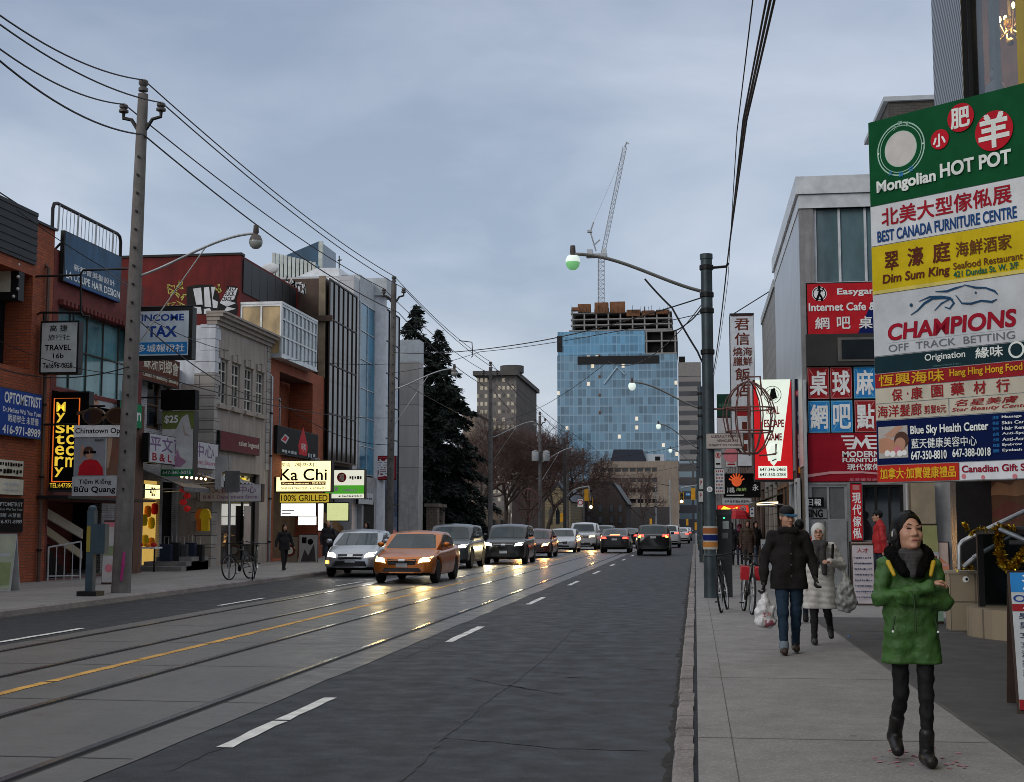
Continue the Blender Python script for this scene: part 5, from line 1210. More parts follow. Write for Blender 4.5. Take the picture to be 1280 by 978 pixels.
mb.box(xe0, xe1, YT + 2, YT + 29, ztop + .2, pt(806, 414)[2], INSIDE); mb.build('open_floor', t)
mb = MB(); levels = [413, 406, 399, 391]; x0, x1 = pt(713, 400)[0], pt(838, 400)[0]
for i, py in enumerate(levels): z = pt(770, py)[2]; mb.box(x0 - (.6 if i == 0 else 0), x1 + .4, YT + 1, YT + 28, z, z + .4, CONC)
for i in range(9):
    x = x0 + .3 + (x1 - x0 - 1) * i / 8; mb.box(x, x + .45, YT + 1.1, YT + 1.7, pt(770, 413)[2] + .4, pt(770, 388)[2] + (0 if i % 3 else .9), CONC)
mb.box(x0 + 1, x1 - 1, YT + 6, YT + 26, pt(770, 413)[2] + .42, pt(770, 391)[2] + .2, INSIDE); mb.build('concrete_frame', t)
FORM = M('orange_formwork', (.17, .075, .035), .8, var=.5, scale=.3); mb = MB()
for a, b, c, d in ((722, 738, 380, 390), (743, 760, 378, 391), (762, 781, 377, 391), (783, 800, 387, 395), (802, 818, 388, 394), (820, 836, 387, 392), (715, 722, 384, 388)):
    mb.box(pt(a, 390)[0], pt(b, 390)[0], YT + .6, YT + 3, pt(a, d)[2], pt(a, c)[2], FORM)
mb.build('formwork', t)
mb = MB(); rj = random.Random(2)
for i in range(26):
    px = 714 + i * 4.8; mb.tube([pt(px, 391), pt(px + rj.uniform(-1, 1), 391 - rj.uniform(2, 9))], .09, DARK, 4)
mb.build('rebar', t)
# rooftop zigzag brace seen through the glass
mb = MB(); mb.tube([pt(755, 480, YT - .3), pt(771, 459, YT - .3), pt(781, 468, YT - .3)], .3, C('brace', (.35, .48, .56)), 4); mb.build('brace', t)
for y_ in (445, 471, 494, 516): box('marker', t, pt(749, 0)[0], pt(751.5, 0)[0], YT - .25, YT - .01, pt(750, y_)[2] - .4, pt(750, y_)[2] + .4, FORM)
# crane
YC = YT + 10; ptc = lambda a, b: Vector(pt(a, b, YC))
t = thing('tower_crane', 'white lattice luffing crane with steep jib above the unfinished tower', 'crane', tuple(ptc(751, 380)))
CRW = M('crane_white', (.36, .38, .40), .5, .2)
def lattice(name, a, b, w, n, r=.10):
    mb = MB(); a, b = Vector(a), Vector(b); T = (b - a).normalized(); S = T.cross(Vector((0, 1, 0))).normalized() * w / 2; D = Vector((0, 1, 0)) * w / 2
    cs = [S + D, S - D, -S - D, -S + D]
    for c in cs: mb.tube([a + c, b + c], r, CRW, 4)
    for i in range(n):
        p, q = a.lerp(b, i / n), a.lerp(b, (i + 1) / n)
        for k in range(4): mb.tube([p + cs[k], q + cs[(k + 1) % 4]], r * .6, CRW, 3); mb.tube([p + cs[k], p + cs[(k + 1) % 4]], r * .6, CRW, 3)
    return mb.build(name, t)
lattice('mast', ptc(751.5, 395), ptc(751.5, 322), 1.9, 13, .12)
lattice('jib', ptc(754, 316), ptc(781, 184), 1.2, 24, .085)
mb = MB(); mb.tube([ptc(781, 184), ptc(783.5, 178), ptc(786, 180)], .3, CRW, 5); mb.build('jib_head', t)
mb = MB(); mb.box(ptc(733, 320).x, ptc(759, 320).x, YC - 1.4, YC + 1.4, ptc(745, 322).z, ptc(745, 318).z, CRW); mb.box(ptc(734, 320).x, ptc(741, 320).x, YC - 1.6, YC + 1.6, ptc(736, 322).z, ptc(736, 313).z, GREY); mb.build('counter_jib', t)
mb = MB(); mb.tube([ptc(745, 314), ptc(738, 290), ptc(742, 278)], .26, CRW, 5); mb.box(ptc(736, 0).x, ptc(742, 0).x, YC - .6, YC + .6, ptc(739, 291).z, ptc(739, 288).z, CRW); mb.tube([ptc(743, 306), ptc(750, 300)], .3, CRW, 4); mb.build('a_frame', t)
mb = MB(); mb.tube([ptc(742, 278), ptc(780, 190)], .06, GREY, 3); mb.tube([ptc(783, 180), ptc(757, 300)], .05, GREY, 3); mb.build('hoist_cable', t)
box('cab', t, ptc(755, 0).x, ptc(760, 0).x, YC - 1, YC + 1, ptc(757, 318).z, ptc(757, 312).z, C('cab_white', (.5, .52, .54)))
# grey concrete tower right of it
YG2 = 330.0; p2 = lambda px, py: pt(px, py, YG2)
def band_mat(name, wall, glass, ph, frac, pw=0, lit=0):
    m, t_, b = new_mat(name); s = t_.nodes.new('ShaderNodeSeparateXYZ'); uv = wall_uv(t_); lk(t_, uv, s.inputs[0])
    vs_ = mth(t_, 'MULTIPLY', s.outputs[1], 1 / ph); fv = mth(t_, 'FRACT', vs_); on = mth(t_, 'LESS_THAN', fv, frac)
    cell = t_.nodes.new('ShaderNodeCombineXYZ'); us = mth(t_, 'MULTIPLY', s.outputs[0], 1 / (pw or 3)); lk(t_, mth(t_, 'FLOOR', us), cell.inputs[0]); lk(t_, mth(t_, 'FLOOR', vs_), cell.inputs[1])
    wn = t_.nodes.new('ShaderNodeTexWhiteNoise'); lk(t_, cell.outputs[0], wn.inputs['Vector'])
    if pw: on = mth(t_, 'MULTIPLY', on, mth(t_, 'GREATER_THAN', mth(t_, 'FRACT', us), .4 if lit > .2 else .14))
    g = mixc(t_, wn.outputs[0], tuple(x * .5 for x in glass), tuple(x * 1.6 for x in glass))
    nz_ = noise_tex(t_, mapped(t_, objco(t_), (1, 1, .3)), .25, 5)
    wl = mixc(t_, nz_, tuple(x * .8 for x in wall), tuple(x * 1.15 for x in wall))
    lk(t_, mixc(t_, on, wl, g), b.inputs['Base Color']); b.inputs['Roughness'].default_value = .6
    if lit:
        b.inputs['Emission Color'].default_value = (1, .85, .6, 1); lk(t_, mth(t_, 'MULTIPLY', on, mth(t_, 'MULTIPLY', mth(t_, 'GREATER_THAN', wn.outputs[0], 1 - lit), .13)), b.inputs['Emission Strength'])
    return m
t = thing('concrete_tower', 'grey concrete slab tower with dark window bands right of the glass tower', 'tower', (p2(863, 600)[0], YG2, 0))
mb = MB(); zc = p2(863, 453)[2]; zl = p2(863, 580)[2]
mb.box(p2(849.5, 0)[0], p2(878, 0)[0], YG2, YG2 + 20, zl, zc - 3.4, band_mat('concrete_bands', (.21, .195, .185), (.05, .05, .055), 2.35, .5)); mb.box(p2(849.5, 0)[0], p2(878, 0)[0], YG2, YG2 + 20, zc - 3.39, zc, M('tower_concrete', (.22, .205, .195), .8)); mb.box(p2(849, 0)[0], p2(890, 0)[0], YG2 - 14, YG2 + 18, 0, zl - .01, band_mat('dark_low_block', (.065, .062, .065), (.16, .22, .26), 3.2, .42, 3.4, 0))
mb.build('wall', t); box('roof_plant', t, p2(850, 0)[0], p2(858, 0)[0], YG2 + 3, YG2 + 9, zc + .01, zc + 1.8, INSIDE)
# beige terraced block in front of the tower
YP = 290.0; p3 = lambda px, py: pt(px, py, YP)
t = thing('beige_block', 'beige concrete block with dark window strips at the tower foot', 'building', (p3(790, 650)[0], YP, 0))
mb = MB(); x0, x1 = p3(736, 0)[0], p3(848, 0)[0]
BGE = M('beige_concrete', (.27, .22, .175), .85, var=.2, scale=.15, streak=True)
rows = [577, 590, 603, 616, 629, 641, 655]
for i, py in enumerate(rows):
    z = p3(0, py)[2]; mb.box(x0 + (0 if i > 0 else 2), x1 - (5 if i % 1 else 0), YP, YP + 18, z - 1.35, z, BGE)
mb.box(x0 + 1, x1 - 2, YP + .8, YP + 17, 0, p3(0, 577)[2] - .3, WINK); mb.build('wall', t)
mb = MB()
for i in range(12): x = x0 + (x1 - x0) * (i + .3) / 12; mb.box(x, x + .35, YP + .3, YP + .75, 0, p3(0, 577)[2] - .6, BGE)
mb.box(x1 - 4.5, x1, YP - .35, YP - .02, 0, p3(0, 582)[2], BGE)
mb.build('pillar', t)
mb = MB(); mb.prism([p3(763, 577), p3(807, 577), p3(803, 562), p3(767, 562)], (0, 10, 0), M('dark_slate_roof', (.02, .025, .04), .5)); mb.build('slate_roof', t)
mb = MB(); mb.box(p3(808, 0)[0], p3(830, 0)[0], YP + 1, YP + 8, p3(0, 577)[2], p3(0, 568)[2], C('hut_white', (.42, .46, .5))); mb.box(p3(819, 0)[0], p3(825, 0)[0], YP + .9, YP + .99, p3(0, 576)[2], p3(0, 571)[2], INSIDE); mb.build('roof_hut', t)
# left slab tower and small brown block
YS = 300.0; p4 = lambda px, py, y=YS: pt(px, py, y)
t = thing('slab_tower', 'grey brown apartment slab with rows of lit windows behind bare trees', 'tower', (p4(620, 640)[0], YS, 0))
zs = p4(0, 468)[2]; mb = MB()
mb.box(p4(596, 0)[0], p4(645, 0)[0], YS, YS + .5, 0, zs, band_mat('slab_bands', (.15, .13, .118), (.13, .13, .12), 1.78, .46, 1.0, .55)); mb.box(p4(596, 0)[0], p4(645, 0)[0], YS + .52, YS + 40, 0, zs, M('slab_concrete', (.115, .10, .092), .85, var=.2, scale=.2, streak=True)); mb.build('wall', t)
mb = MB(); mb.box(p4(592, 0)[0], p4(648, 0)[0], YS - 1.6, YS + 42, zs + .01, zs + 1.0, M('roof_slab', (.09, .085, .08), .8)); mb.build('roof', t)
mb = MB(); mb.lathe([(2.7, zs + 1.02), (2.7, zs + 2.6)], (p4(637, 0)[0], YS + 4, 0), M('roof_slab', (.1, .1, .1)), 24); mb.build('roof_drum', t)
t = thing('brown_block', 'small brown flat roofed block left of the slab tower', 'building', (p4(586, 640, 240)[0], 240, 0))
mb = MB(); mb.box(p4(578, 0, 240)[0], p4(594, 0, 240)[0], 240, 255, 0, p4(0, 517, 240)[2], M('tan_block', (.22, .17, .13), .8)); mb.build('wall', t); box('roof', t, p4(577, 0, 240)[0], p4(594.5, 0, 240)[0], 239.8, 255, p4(0, 517, 240)[2] + .01, p4(0, 514.5, 240)[2], INSIDE)
# stone church-like building and dark gabled house
t = thing('stone_church', 'yellow stone gabled church front beyond the bare trees', 'church', (pt(697, 650, 165)[0], 165, 0))
mb = MB(); q = lambda a, b: pt(a, b, 165); STN2 = brick_mat('yellow_stone', (.24, .19, .10), (.17, .135, .08), (.09, .08, .06), .7, .35, .03)
mb.prism([q(681, 668), q(713, 668), q(713, 625), q(697, 606), q(681, 625)], (0, 22, 0), STN2); mb.build('wall', t)
mb = MB(); mb.prism([q(679, 627), q(697, 602), q(715, 627), q(713.5, 628), q(697, 607), q(680.5, 628)], (0, 22, 0), M('dark_slate_roof', (.02, .02, .03))); mb.build('roof', t)
for px in (688, 697, 706):
    mb = MB(); mb.prism([(q(px - 2.2, 0)[0], 164.9, q(0, 655)[2]), (q(px + 2.2, 0)[0], 164.9, q(0, 655)[2]), (q(px + 2.2, 0)[0], 164.9, q(0, 640)[2]), (q(px, 0)[0], 164.9, q(0, 634)[2]), (q(px - 2.2, 0)[0], 164.9, q(0, 640)[2])], (0, .06, 0), WINK); mb.build('window', t)
t = thing('dark_house', 'dark gabled corner house beside the far traffic lights', 'house', (pt(745, 650, 185)[0], 185, 0)); q = lambda a, b: pt(a, b, 185)
mb = MB(); mb.prism([q(727, 668), q(782, 668), q(782, 628), q(765, 606), q(745, 606), q(727, 628)], (0, 16, 0), M('sooty_brick', (.045, .035, .032), .9)); mb.build('wall', t)
mb = MB(); mb.prism([q(725, 630), q(745, 603), q(767, 603), q(785, 630), q(783, 631), q(766, 606), q(746, 606), q(727, 631)], (0, 16, 0), CLAD); mb.build('roof', t)
for px in (736, 750, 764, 775):
    for py in (636, 650): box('window', t, q(px - 2, 0)[0], q(px + 2, 0)[0], 184.9, 184.97, q(0, py + 4)[2], q(0, py - 4)[2], glass_mat('house_window', (.06, .07, .08), .1, .6))
# far end mass of buildings closing the street
t = thing('far_block', 'dark far block closing the end of the street behind the cars', 'building', (0, 262, 0))
mb = MB(); mb.box(pt(784, 0, 262)[0], pt(836, 0, 262)[0], 262, 276, 0, pt(0, 634, 262)[2], M('far_dark_wall', (.055, .05, .05), .9)); mb.build('wall', t)
t = thing('far_brick_row', 'dark far brick row seen between the bare trees and the church', 'building', (pt(700, 650, 236)[0], 236, 0)); box('wall', t, pt(640, 0, 236)[0], pt(738, 0, 236)[0], 236, 246, 0, pt(0, 606, 236)[2], M('sooty_brick', (.045, .035, .032))); box('roof', t, pt(639, 0, 236)[0], pt(739, 0, 236)[0], 235.8, 246, pt(0, 606, 236)[2] + .01, pt(0, 602, 236)[2], CLAD)
# gate posts and iron fence in front of the trees
PILL = brick_mat('gate_stone', (.20, .15, .11), (.15, .12, .09), (.08, .07, .06), .4, .2, .015)
gp_ = []
for i, (px, Y) in enumerate(((541, 90.5), (548, 94), (571, 100), (594, 109), (606, 116), (620, 123), (632, 131))):
    x = on_y(px, 650, Y)[0]; z = on_y(px, 630, Y)[1] - .15; gp_.append((x, Y))
    t = thing('gate_post', 'square stone gate post with flat cap on iron fence line', 'gate post', (x, Y, SWL), 'stone posts along the iron fence')
    box('shaft', t, x - .38, x + .38, Y - .38, Y + .38, SWL, 2.9, PILL); box('cap', t, x - .5, x + .5, Y - .5, Y + .5, 2.905, 3.12, M('cap_stone', (.18, .15, .12), .8))
for i, ((xa, ya), (xb, yb)) in enumerate(zip(gp_, gp_[1:])):
    if i == 0: continue
    t = thing('iron_fence', 'black iron railing between two stone gate posts', 'fence', ((xa + xb) / 2, (ya + yb) / 2, SWL), 'iron railings between the stone posts')
    mb = MB(); a, b = Vector((xa, ya, 0)), Vector((xb, yb, 0)); L = (b - a).length; n = int(L / .16)
    d = (b - a).normalized() * .45; a, b = a + d, b - d
    for k in range(n + 1): p = a.lerp(b, k / n); mb.tube([p + Vector((0, 0, SWL)), p + Vector((0, 0, 2.2))], .018, DARK, 4)
    for z in (.4, 1.95): mb.tube([a + Vector((0, 0, z)), b + Vector((0, 0, z))], .03, DARK, 4)
    mb.build('railing', t)
    box('plinth', t, min(a.x, b.x) - .05, max(a.x, b.x) + .05, a.y, b.y, SWL, SWL + .3, PILL)
# ------------------------------------------------------------------ trees
BARK = M('winter_bark', (.055, .042, .036), .95, var=.4, scale=6, bmp=.6)
TWIG = M('winter_twig', (.085, .052, .044), .95, var=.3)
def bare_tree(name, label, base, h, spread, seed, group=None, m1=None, m2=None, depth=6, lean=0.0):
    rr = random.Random(seed); t = thing(name, label, 'tree', base, group); trunk = MB(); crown = MB(); B = Vector(base)
    def grow(p, d, L, r, k):
        n = 3; pts = [p]; q = p; dd = d
        for i in range(n):
            dd = (dd + Vector((rr.gauss(0, .12), rr.gauss(0, .12), rr.gauss(.03, .08)))).normalized(); q = q + dd * L / n; pts.append(q)
        mbx = trunk if k == 0 else crown
        mbx.tube(pts, [max(.008, r * (1 - .35 * i / n)) for i in range(n + 1)], m1 or BARK if k < 2 else (m2 or TWIG), 7 if k == 0 else (5 if k < 3 else 3), cap=False)
        if k >= depth: return
        for j in range(5 if k == 0 else 4):
            a = rr.uniform(0, 2 * PI); tilt = rr.uniform(.35, .8) * (spread if k < 2 else 1.0)
            S = dd.orthogonal().normalized(); S2 = dd.cross(S); nd = (dd * math.cos(tilt) + (S * math.cos(a) + S2 * math.sin(a)) * math.sin(tilt)).normalized()
            at = pts[-1] if j < 2 else pts[-2].lerp(pts[-1], rr.uniform(.0, .8))
            grow(at, nd, L * rr.uniform(.62, .8), r * .58, k + 1)
    grow(B, Vector((lean, 0, 1)).normalized(), h * .30, h * .019, 0)
    trunk.build('trunk', t, smooth=True); crown.build('crown', t, smooth=True)
    return t
tp = lambda px, Y: (on_y(px, 650, Y)[0], Y, SWL)
for i, (px, Y, h, sp, lab) in enumerate([
    (572, 108, 9.5, 1.0, 'young bare tree just right of the dark evergreens'), (598, 118, 12.5, 1.1, 'bare reddish tree behind the third utility pole'), (630, 128, 13.5, 1.15, 'broad bare tree between third and fourth utility poles'),
    (652, 140, 14.5, 1.2, 'tall bare tree rising left of the fourth utility pole'), (686, 150, 13.5, 1.1, 'bare tree leaning over the stone church front'), (716, 172, 13, 1.1, 'bare tree by the far corner house gable'),
    (775, 232, 12, 1.2, 'bare street tree in front of the beige block'), (806, 245, 13, 1.2, 'bare street tree near the right foot of the beige block'), (742, 215, 13, 1.1, 'bare tree behind the dark corner house')]):
    b = tp(px, Y); bare_tree('bare_tree', lab, b, h * 1.0, sp, 20 + i, 'bare winter trees down the street', depth=6 if i < 5 else 5)
# dark evergreens
NEED = M('spruce_needles', (.014, .021, .017), .9, var=.5, scale=2, bmp=0)
NEEDB = M('spruce_tips', (.03, .038, .03), .9, var=.4, scale=2, bmp=0)
def spruce(label, base, h, r, seed, tip=0.0):
    rr = random.Random(seed); t = thing('spruce_tree', label, 'tree', base); B = Vector(base); mb = MB()
    mb.tube([B, B + Vector((0, 0, h * .5)), B + Vector((tip, 0, h * .97))], [.3, .2, .03], BARK, 8); mb.build('trunk', t, smooth=True)
    cr = MB()
    z = 1.6
    while z < h:
        k = z / h; rad = r * (1 - k) ** .75 * rr.uniform(.75, 1.12) + .12
        for j in range(max(4, int(rad * 3.2))):
            a = rr.uniform(0, 2 * PI); L = rad * rr.uniform(.55, 1.1); D = Vector((math.cos(a), math.sin(a), 0)); S = Vector((-D.y, D.x, 0)); O = B + Vector((tip * k * k, 0, z + rr.uniform(-.2, .2)))
            n = max(3, int(L * 7))
            for q in range(n * 7):
                s = rr.random() ** .7; p = O + D * L * s + Vector((0, 0, -.28 * L * s * s + .05)) + S * rr.gauss(0, .12 + .10 * L * (1 - s)) + Vector((0, 0, rr.gauss(0, .09)))
                d = (D * rr.uniform(.2, 1) + S * rr.uniform(-1, 1) + Vector((0, 0, rr.uniform(-.9, .1)))).normalized() * rr.uniform(.22, .46); wv = d.cross(Vector((rr.gauss(0, 1), rr.gauss(0, 1), rr.gauss(0, 1)))).normalized() * rr.uniform(.05, .11)
                cr.face([p - wv, p + wv, p + d + wv * .3, p + d - wv * .3], NEEDB if rr.random() < .12 else NEED)
        z += .42 if k < .6 else .3
    cr.build('crown', t); return t
spruce('tall dark spruce behind the grey panelled slab building', (on_y(512, 600, 97)[0], 97, SWL), 17.7, 4.6, 1, .4)
spruce('big dark spruce with drooping boughs right of the grey slab', (on_y(548, 600, 98)[0], 98, SWL), 15.6, 5.4, 2)
spruce('lower dark spruce partly hidden behind the big one', (on_y(530, 600, 104)[0], 104, SWL), 13.5, 3.6, 3)

# ------------------------------------------------------------------ utility poles, street lamps
CPOLE = M('concrete_pole', (.185, .172, .162), .9, var=.25, scale=3, streak=True)
WPOLE = M('weathered_wood_pole', (.13, .12, .115), .9, var=.3, scale=3, streak=True)
INSU = M('insulator', (.10, .09, .085), .4)
LGLASS = M('lamp_glass', (.30, .32, .30), .12, spec=.8, bmp=0)
LGREEN_ = M('lamp_green_glow', (.18, .50, .20), .25, emit=(.35, .95, .40), es=.16, bmp=0)
LWH = M('lamp_white_glow', (.6, .65, .62), .3, emit=(.85, 1, .9), es=.35, bmp=0)
WTIP = {}
def lamp(t, root, tip, m, up=.5, r=.03, s=1.0, lit=None, sag=None, stay=None):
    a, b = Vector(root), Vector(tip); mb = MB(); P = []
    for i in range(15):
        k = i / 14; e = k * k * (3 - 2 * k); P.append(Vector((a.x + (b.x - a.x) * k, a.y + (b.y - a.y) * k, a.z + (b.z - a.z) * (math.sin(k * PI / 2) * .55 + e * .45))))
    mb.tube(P, r, m, 8)
    if stay: mb.tube([Vector(stay), P[8]], r * .5, m, 6)
    mb.build('lamp_arm', t, smooth=True)
    h = MB(); h.lathe([(0, .20 * s), (.055 * s, .19 * s), (.065 * s, .02 * s), (.05 * s, .0), (.05 * s, -.02 * s), (.11 * s, -.06 * s), (.155 * s, -.17 * s)], b, M('lamp_housing', (.09, .075, .07), .5), 16)
    o = h.build('lamp_head', t, smooth=True)
    g = MB(); g.lathe([(.152 * s, -.172 * s), (.158 * s, -.20 * s), (.13 * s, -.29 * s), (.07 * s, -.345 * s), (0, -.36 * s)], b, lit or LGLASS, 16); g.build('lamp_globe', o, smooth=True)
    if lit:
        q = MB(); q.lathe([(.157 * s, -.18 * s), (.162 * s, -.12 * s), (.12 * s, -.04 * s)], b, LWH, 16); q.build('lamp_collar', o, smooth=True)
def arms(t, x, y, z, m, w=.45):
    mb = MB(); mb.tube([(x - w, y, z + .12), (x - w, y, z - .0), (x - .25, y, z - .05), (x - .1, y, z - .28)], .045, m, 6); mb.tube([(x + w, y, z + .12), (x + w, y, z), (x + .25, y, z - .05), (x + .1, y, z - .28)], .045, m, 6); mb.build('cross_arm', t)
    for dx, dz in ((-w, .12), (w, .12)):
        i_ = MB(); i_.lathe([(.05, 0), (.11, .02), (.11, .07), (.06, .09), (.1, .13), (.1, .18), (.05, .22)], (x + dx, y, z + dz), INSU, 12); i_.build('insulator', t, smooth=True)
def upole(name, label, x, y, h, r0, r1, m, lean=0.0, head=True, lampx=None, lampz=None, lamproot=None, group=None, tr=False, collar=True):
    t = thing(name, label, 'utility pole', (x, y, SWL)); tipx = x + lean
    at = lambda z: x + lean * z / h
    mb = MB(); mb.tube([(at(z), y, z) for z in (SWL - .05, h * .5, h)], [r0, (r0 + r1) / 2, r1], m, 14); mb.build('pole', t, smooth=True)
    if head:
        arms(t, at(h - .55), y, h - .55, DARK); i_ = MB(); i_.lathe([(.05, 0), (.11, .02), (.11, .09), (.06, .12), (.11, .18), (.11, .26), (.05, .30)], (at(h), y, h + .05), INSU, 12); i_.build('insulator', t, smooth=True)
        st = MB()
        for z in [k * .42 + 2.4 for k in range(int((h - 3.2) / .42))]: st.box(at(z) + r1 * .2, at(z) + r1 * .2 + .03, y - r0 * .98 - .02, y - r0 * .6, z, z + .05, DARK)
        st.build('pole_hole', t)
    if lampx is not None: lamp(t, (at(lamproot) + r1, y, lamproot), (lampx, y, lampz), GALV, stay=(at(lamproot - 1.5) + r1, y, lamproot - 1.6))
    if tr:
        for dx in (-.05, .62):
            b = MB(); b.lathe([(.28, 0), (.30, .05), (.30, .75), (.24, .85), (.1, .9)], (at(h - 4) + dx * 1.4 - .3, y - .35, h - 3.9), M('transformer_grey', (.30, .31, .32), .5), 16); b.build('transformer', t, smooth=True)
    return t, at
x1_, y1_ = on_z(151, 741, SWL)
h1 = on_y(178, 118, y1_)[1]
lx, lz = on_y(320, 292, y1_)
t1, at1 = upole('concrete_utility_pole', 'tall leaning concrete pole with pink paint smear near its foot', x1_, y1_, h1, .215, .115, CPOLE, on_y(179, 118, y1_)[0] - x1_, True, lx, lz, on_y(178, 345, y1_)[1])
mb = MB(); pk = C('pink_smear', (.45, .06, .22)); Pq = yrect(149, 690, 155, 728, y1_ - .235); 
mb.tube([Pq.p(.8, 1, -.02), Pq.p(.7, .6, -.02), Pq.p(.4, .05, -.02)], [.03, .045, .03], pk, 6); mb.build('pink_paint', t1)
PX = {}
for i, (px, py, Y, tip, lroot, ltop, tr, lab) in enumerate([
    (487, 355, 58.7, .12, 487, (568, 461), False, 'second wooden pole from the camera, beside the red square sign'), (613, 459, 87.7, 0, 547, (669, 527), False, 'grey utility pole standing just before the bare trees'),
    (675, 520, 115.7, 0, 578, (716, 560), True, 'utility pole carrying two grey transformer drums'), (709, 545, 140, 0, None, None, False, 'far utility pole carrying the traffic light arm'), (729, 560, 168, 0, None, None, False, 'thin distant pole beside the dark corner house'), (752, 572, 205, 0, None, None, False, 'thin distant pole in front of the beige block')]):
    x = on_y(px, 600, Y)[0]; h = on_y(px, py, Y)[1]
    l = on_y(*ltop, Y) if ltop else (None, None)
    t_, a_ = upole('utility_pole', lab, x, Y, h, .17, .12, WPOLE, tip, i < 4, l[0], l[1], on_y(px, lroot, Y)[1] if lroot else None, tr=tr)
    PX[i] = (x + tip, Y, h)
for i, (px, Y, top, lab) in enumerate([(762, 190, 588, 'dark distant pole left of centre against the beige block'), (706, 118, 548, 'dark slim pole right of the transformer pole'), (820, 250, 606, 'short pale post far along the right side of the street'), (838, 225, 600, 'far post near the right foot of the beige block')]):
    x = on_y(px, 640, Y)[0]; t_ = thing('street_post', lab, 'post', (x, Y, 0)); mb = MB(); mb.tube([(x, Y, 0), (x, Y, on_y(px, top, Y)[1])], [.16, .1], M('dark_post', (.04, .038, .036), .8) if i < 2 else GALV, 8); mb.tube([(x, Y, on_y(px, top, Y)[1] - 1), (x - 1.5, Y, on_y(px, top, Y)[1] - .7)], .05, DARK, 6); mb.build('post', t_, smooth=True)
# right-hand steel poles
xr, yr = on_z(889, 748, SWZ); yr += .2
zr = on_y(886, 318, yr)[1]
def spole(label, x, y, h, r, tip=None, root=None, lit=None):
    t = thing('steel_pole', label, 'pole', (x, y, SWZ)); mb = MB(); mb.lathe([(r * 1.15, SWZ - .02), (r * 1.15, 1.0), (r, 1.02), (r * .96, h - .12), (r * 1.08, h - .11), (r * 1.08, h)], (x, y, 0), STEEL, 20); mb.build('pole', t, smooth=True)
    b = MB()
    for z in (h - .35, h - .95, h - 1.3, h - 2.2): b.lathe([(r * 1.1, z), (r * 1.18, z + .01), (r * 1.18, z + .1), (r * 1.1, z + .11)], (x, y, 0), DARK, 16)
    b.tube([(x + r, y, h - .3), (x + r + .3, y, h - .28), (x + r + .34, y, h - .2)], .03, DARK, 6); b.build('band', t)
    if tip: lamp(t, (x - r, y, root), tip, M('arm_steel', (.14, .14, .135), .4, .4), r=.038, lit=lit, stay=None)
    return t
lx, lz = on_y(716, 318, yr); 
tR = spole('thick dark steel pole on the pavement with posters round it and curved lamp arm', xr, yr, zr, .128, (lx, yr, lz), on_y(880, 364, yr)[1], LGREEN_)
for i, (Y, tip) in enumerate(((58, (790, 478)), (88, (823, 530)), (117, (838, 561)), (146, None))):
    l = on_y(*tip, Y) if tip else None
    spole(['second steel pole along the right kerb, with lit lamp arm', 'third steel pole along the right kerb, lamp near the tower foot', 'fourth steel pole along the right kerb, small lamp arm', 'farthest thin steel pole along the right kerb'][i], xr - .02, Y, 7.5, .12, (l[0], Y, l[1]) if l else None, 6.6, LWH)
# pole furniture: posters, stickers and traffic signs on the right pole
for k, (a, b, m, lab) in enumerate(((658, 666, ORG_, 'top'), (667, 674, BRN, 'mid'), (676, 684, ORG_, 'low'))):
    pass
Pp = yrect(882, 658, 898, 687, yr - .15); mb = MB(); mb.lathe([(.154, Pp.O.z), (.154, Pp.O.z + Pp.h)], (xr, yr, 0), C('poster_pale', (.45, .42, .38)), 20)
for a, b, m in ((.1, .32, C('poster_orange', (.42, .18, .05))), (.38, .62, NAVY), (.68, .92, C('poster_rust', (.30, .11, .04)))): mb.lathe([(.158, Pp.O.z + Pp.h * a), (.158, Pp.O.z + Pp.h * b)], (xr, yr, 0), m, 20)
mb.build('poster', tR, smooth=True)
mb = MB(); Pp = Panel((xr - .1, yr - .136, on_y(888, 618, yr)[1]), (1, 0, 0), .2, .2); Pp.disc(mb, .5, .5, .06, WHITE); Pp.disc(mb, .5, .5, .04, GREY, .008); mb.build('sticker', tR)
P = yrect(882, 542, 930, 561, yr - .2); 
sign('towing_notice', 'rusty framed notice on steel pole about illegally parked vehicles', P, .03, C('notice', (.42, .38, .36)), [('t', 'ILLEGALLY PARKED', .14, .92, .72, .88, C('notice_ink', (.07, .03, .03)), .01), ('t', 'VEHICLES ARE', .3, .85, .44, .6, C('notice_ink', (.07, .03, .03)), .01), ('t', 'SUBJECT TO TOWING', .08, .94, .14, .3, C('notice_ink', (.07, .03, .03)), .01)], cat='notice')
P = yrect(893, 586, 906, 618, yr - .1)
sign('parking_sign', 'white parking regulation sign beside the steel pole', P, .02, C('sign_pale', (.5, .52, .52)), [('t', z, .15, .85, .86 - .13 * i, .93 - .13 * i, NAVY if i % 2 else DRED, .01) for i, z in enumerate(('IIII', 'IIIIII', 'IIIII', 'IIIIII', 'IIIII', 'IIIIII', 'IIII'))])
P = yrect(893, 561, 902, 586, yr - .1)
sign('no_parking_sign', 'small white no parking sign with a crossed ring, above the parking rules', P, .02, C('sign_pale', (.5, .52, .52)), [('d', .5, .65, .055, RED), ('d', .5, .65, .04, C('sign_pale', (.5, .52, .52))), ('t', 'P', .38, .62, .58, .72, BLK, .03), ('l', [(.3, .78), (.7, .52)], .012, RED), ('r', .2, .8, .2, .28, BLK)])
for (a, b, c, d, Y, lab) in ((874, 598, 879, 612, 58 - .2, 'tiny white kerb sign on the second steel pole, upper one'), (873, 614, 879, 628, 58 - .2, 'tiny white kerb sign on the second steel pole, lower one')):
    sign('kerb_sign', lab, yrect(a, b, c, d, Y), .02, C('sign_pale', (.5, .52, .52)), [('t', 'P', .3, .7, .4, .8, DRED, .03)])
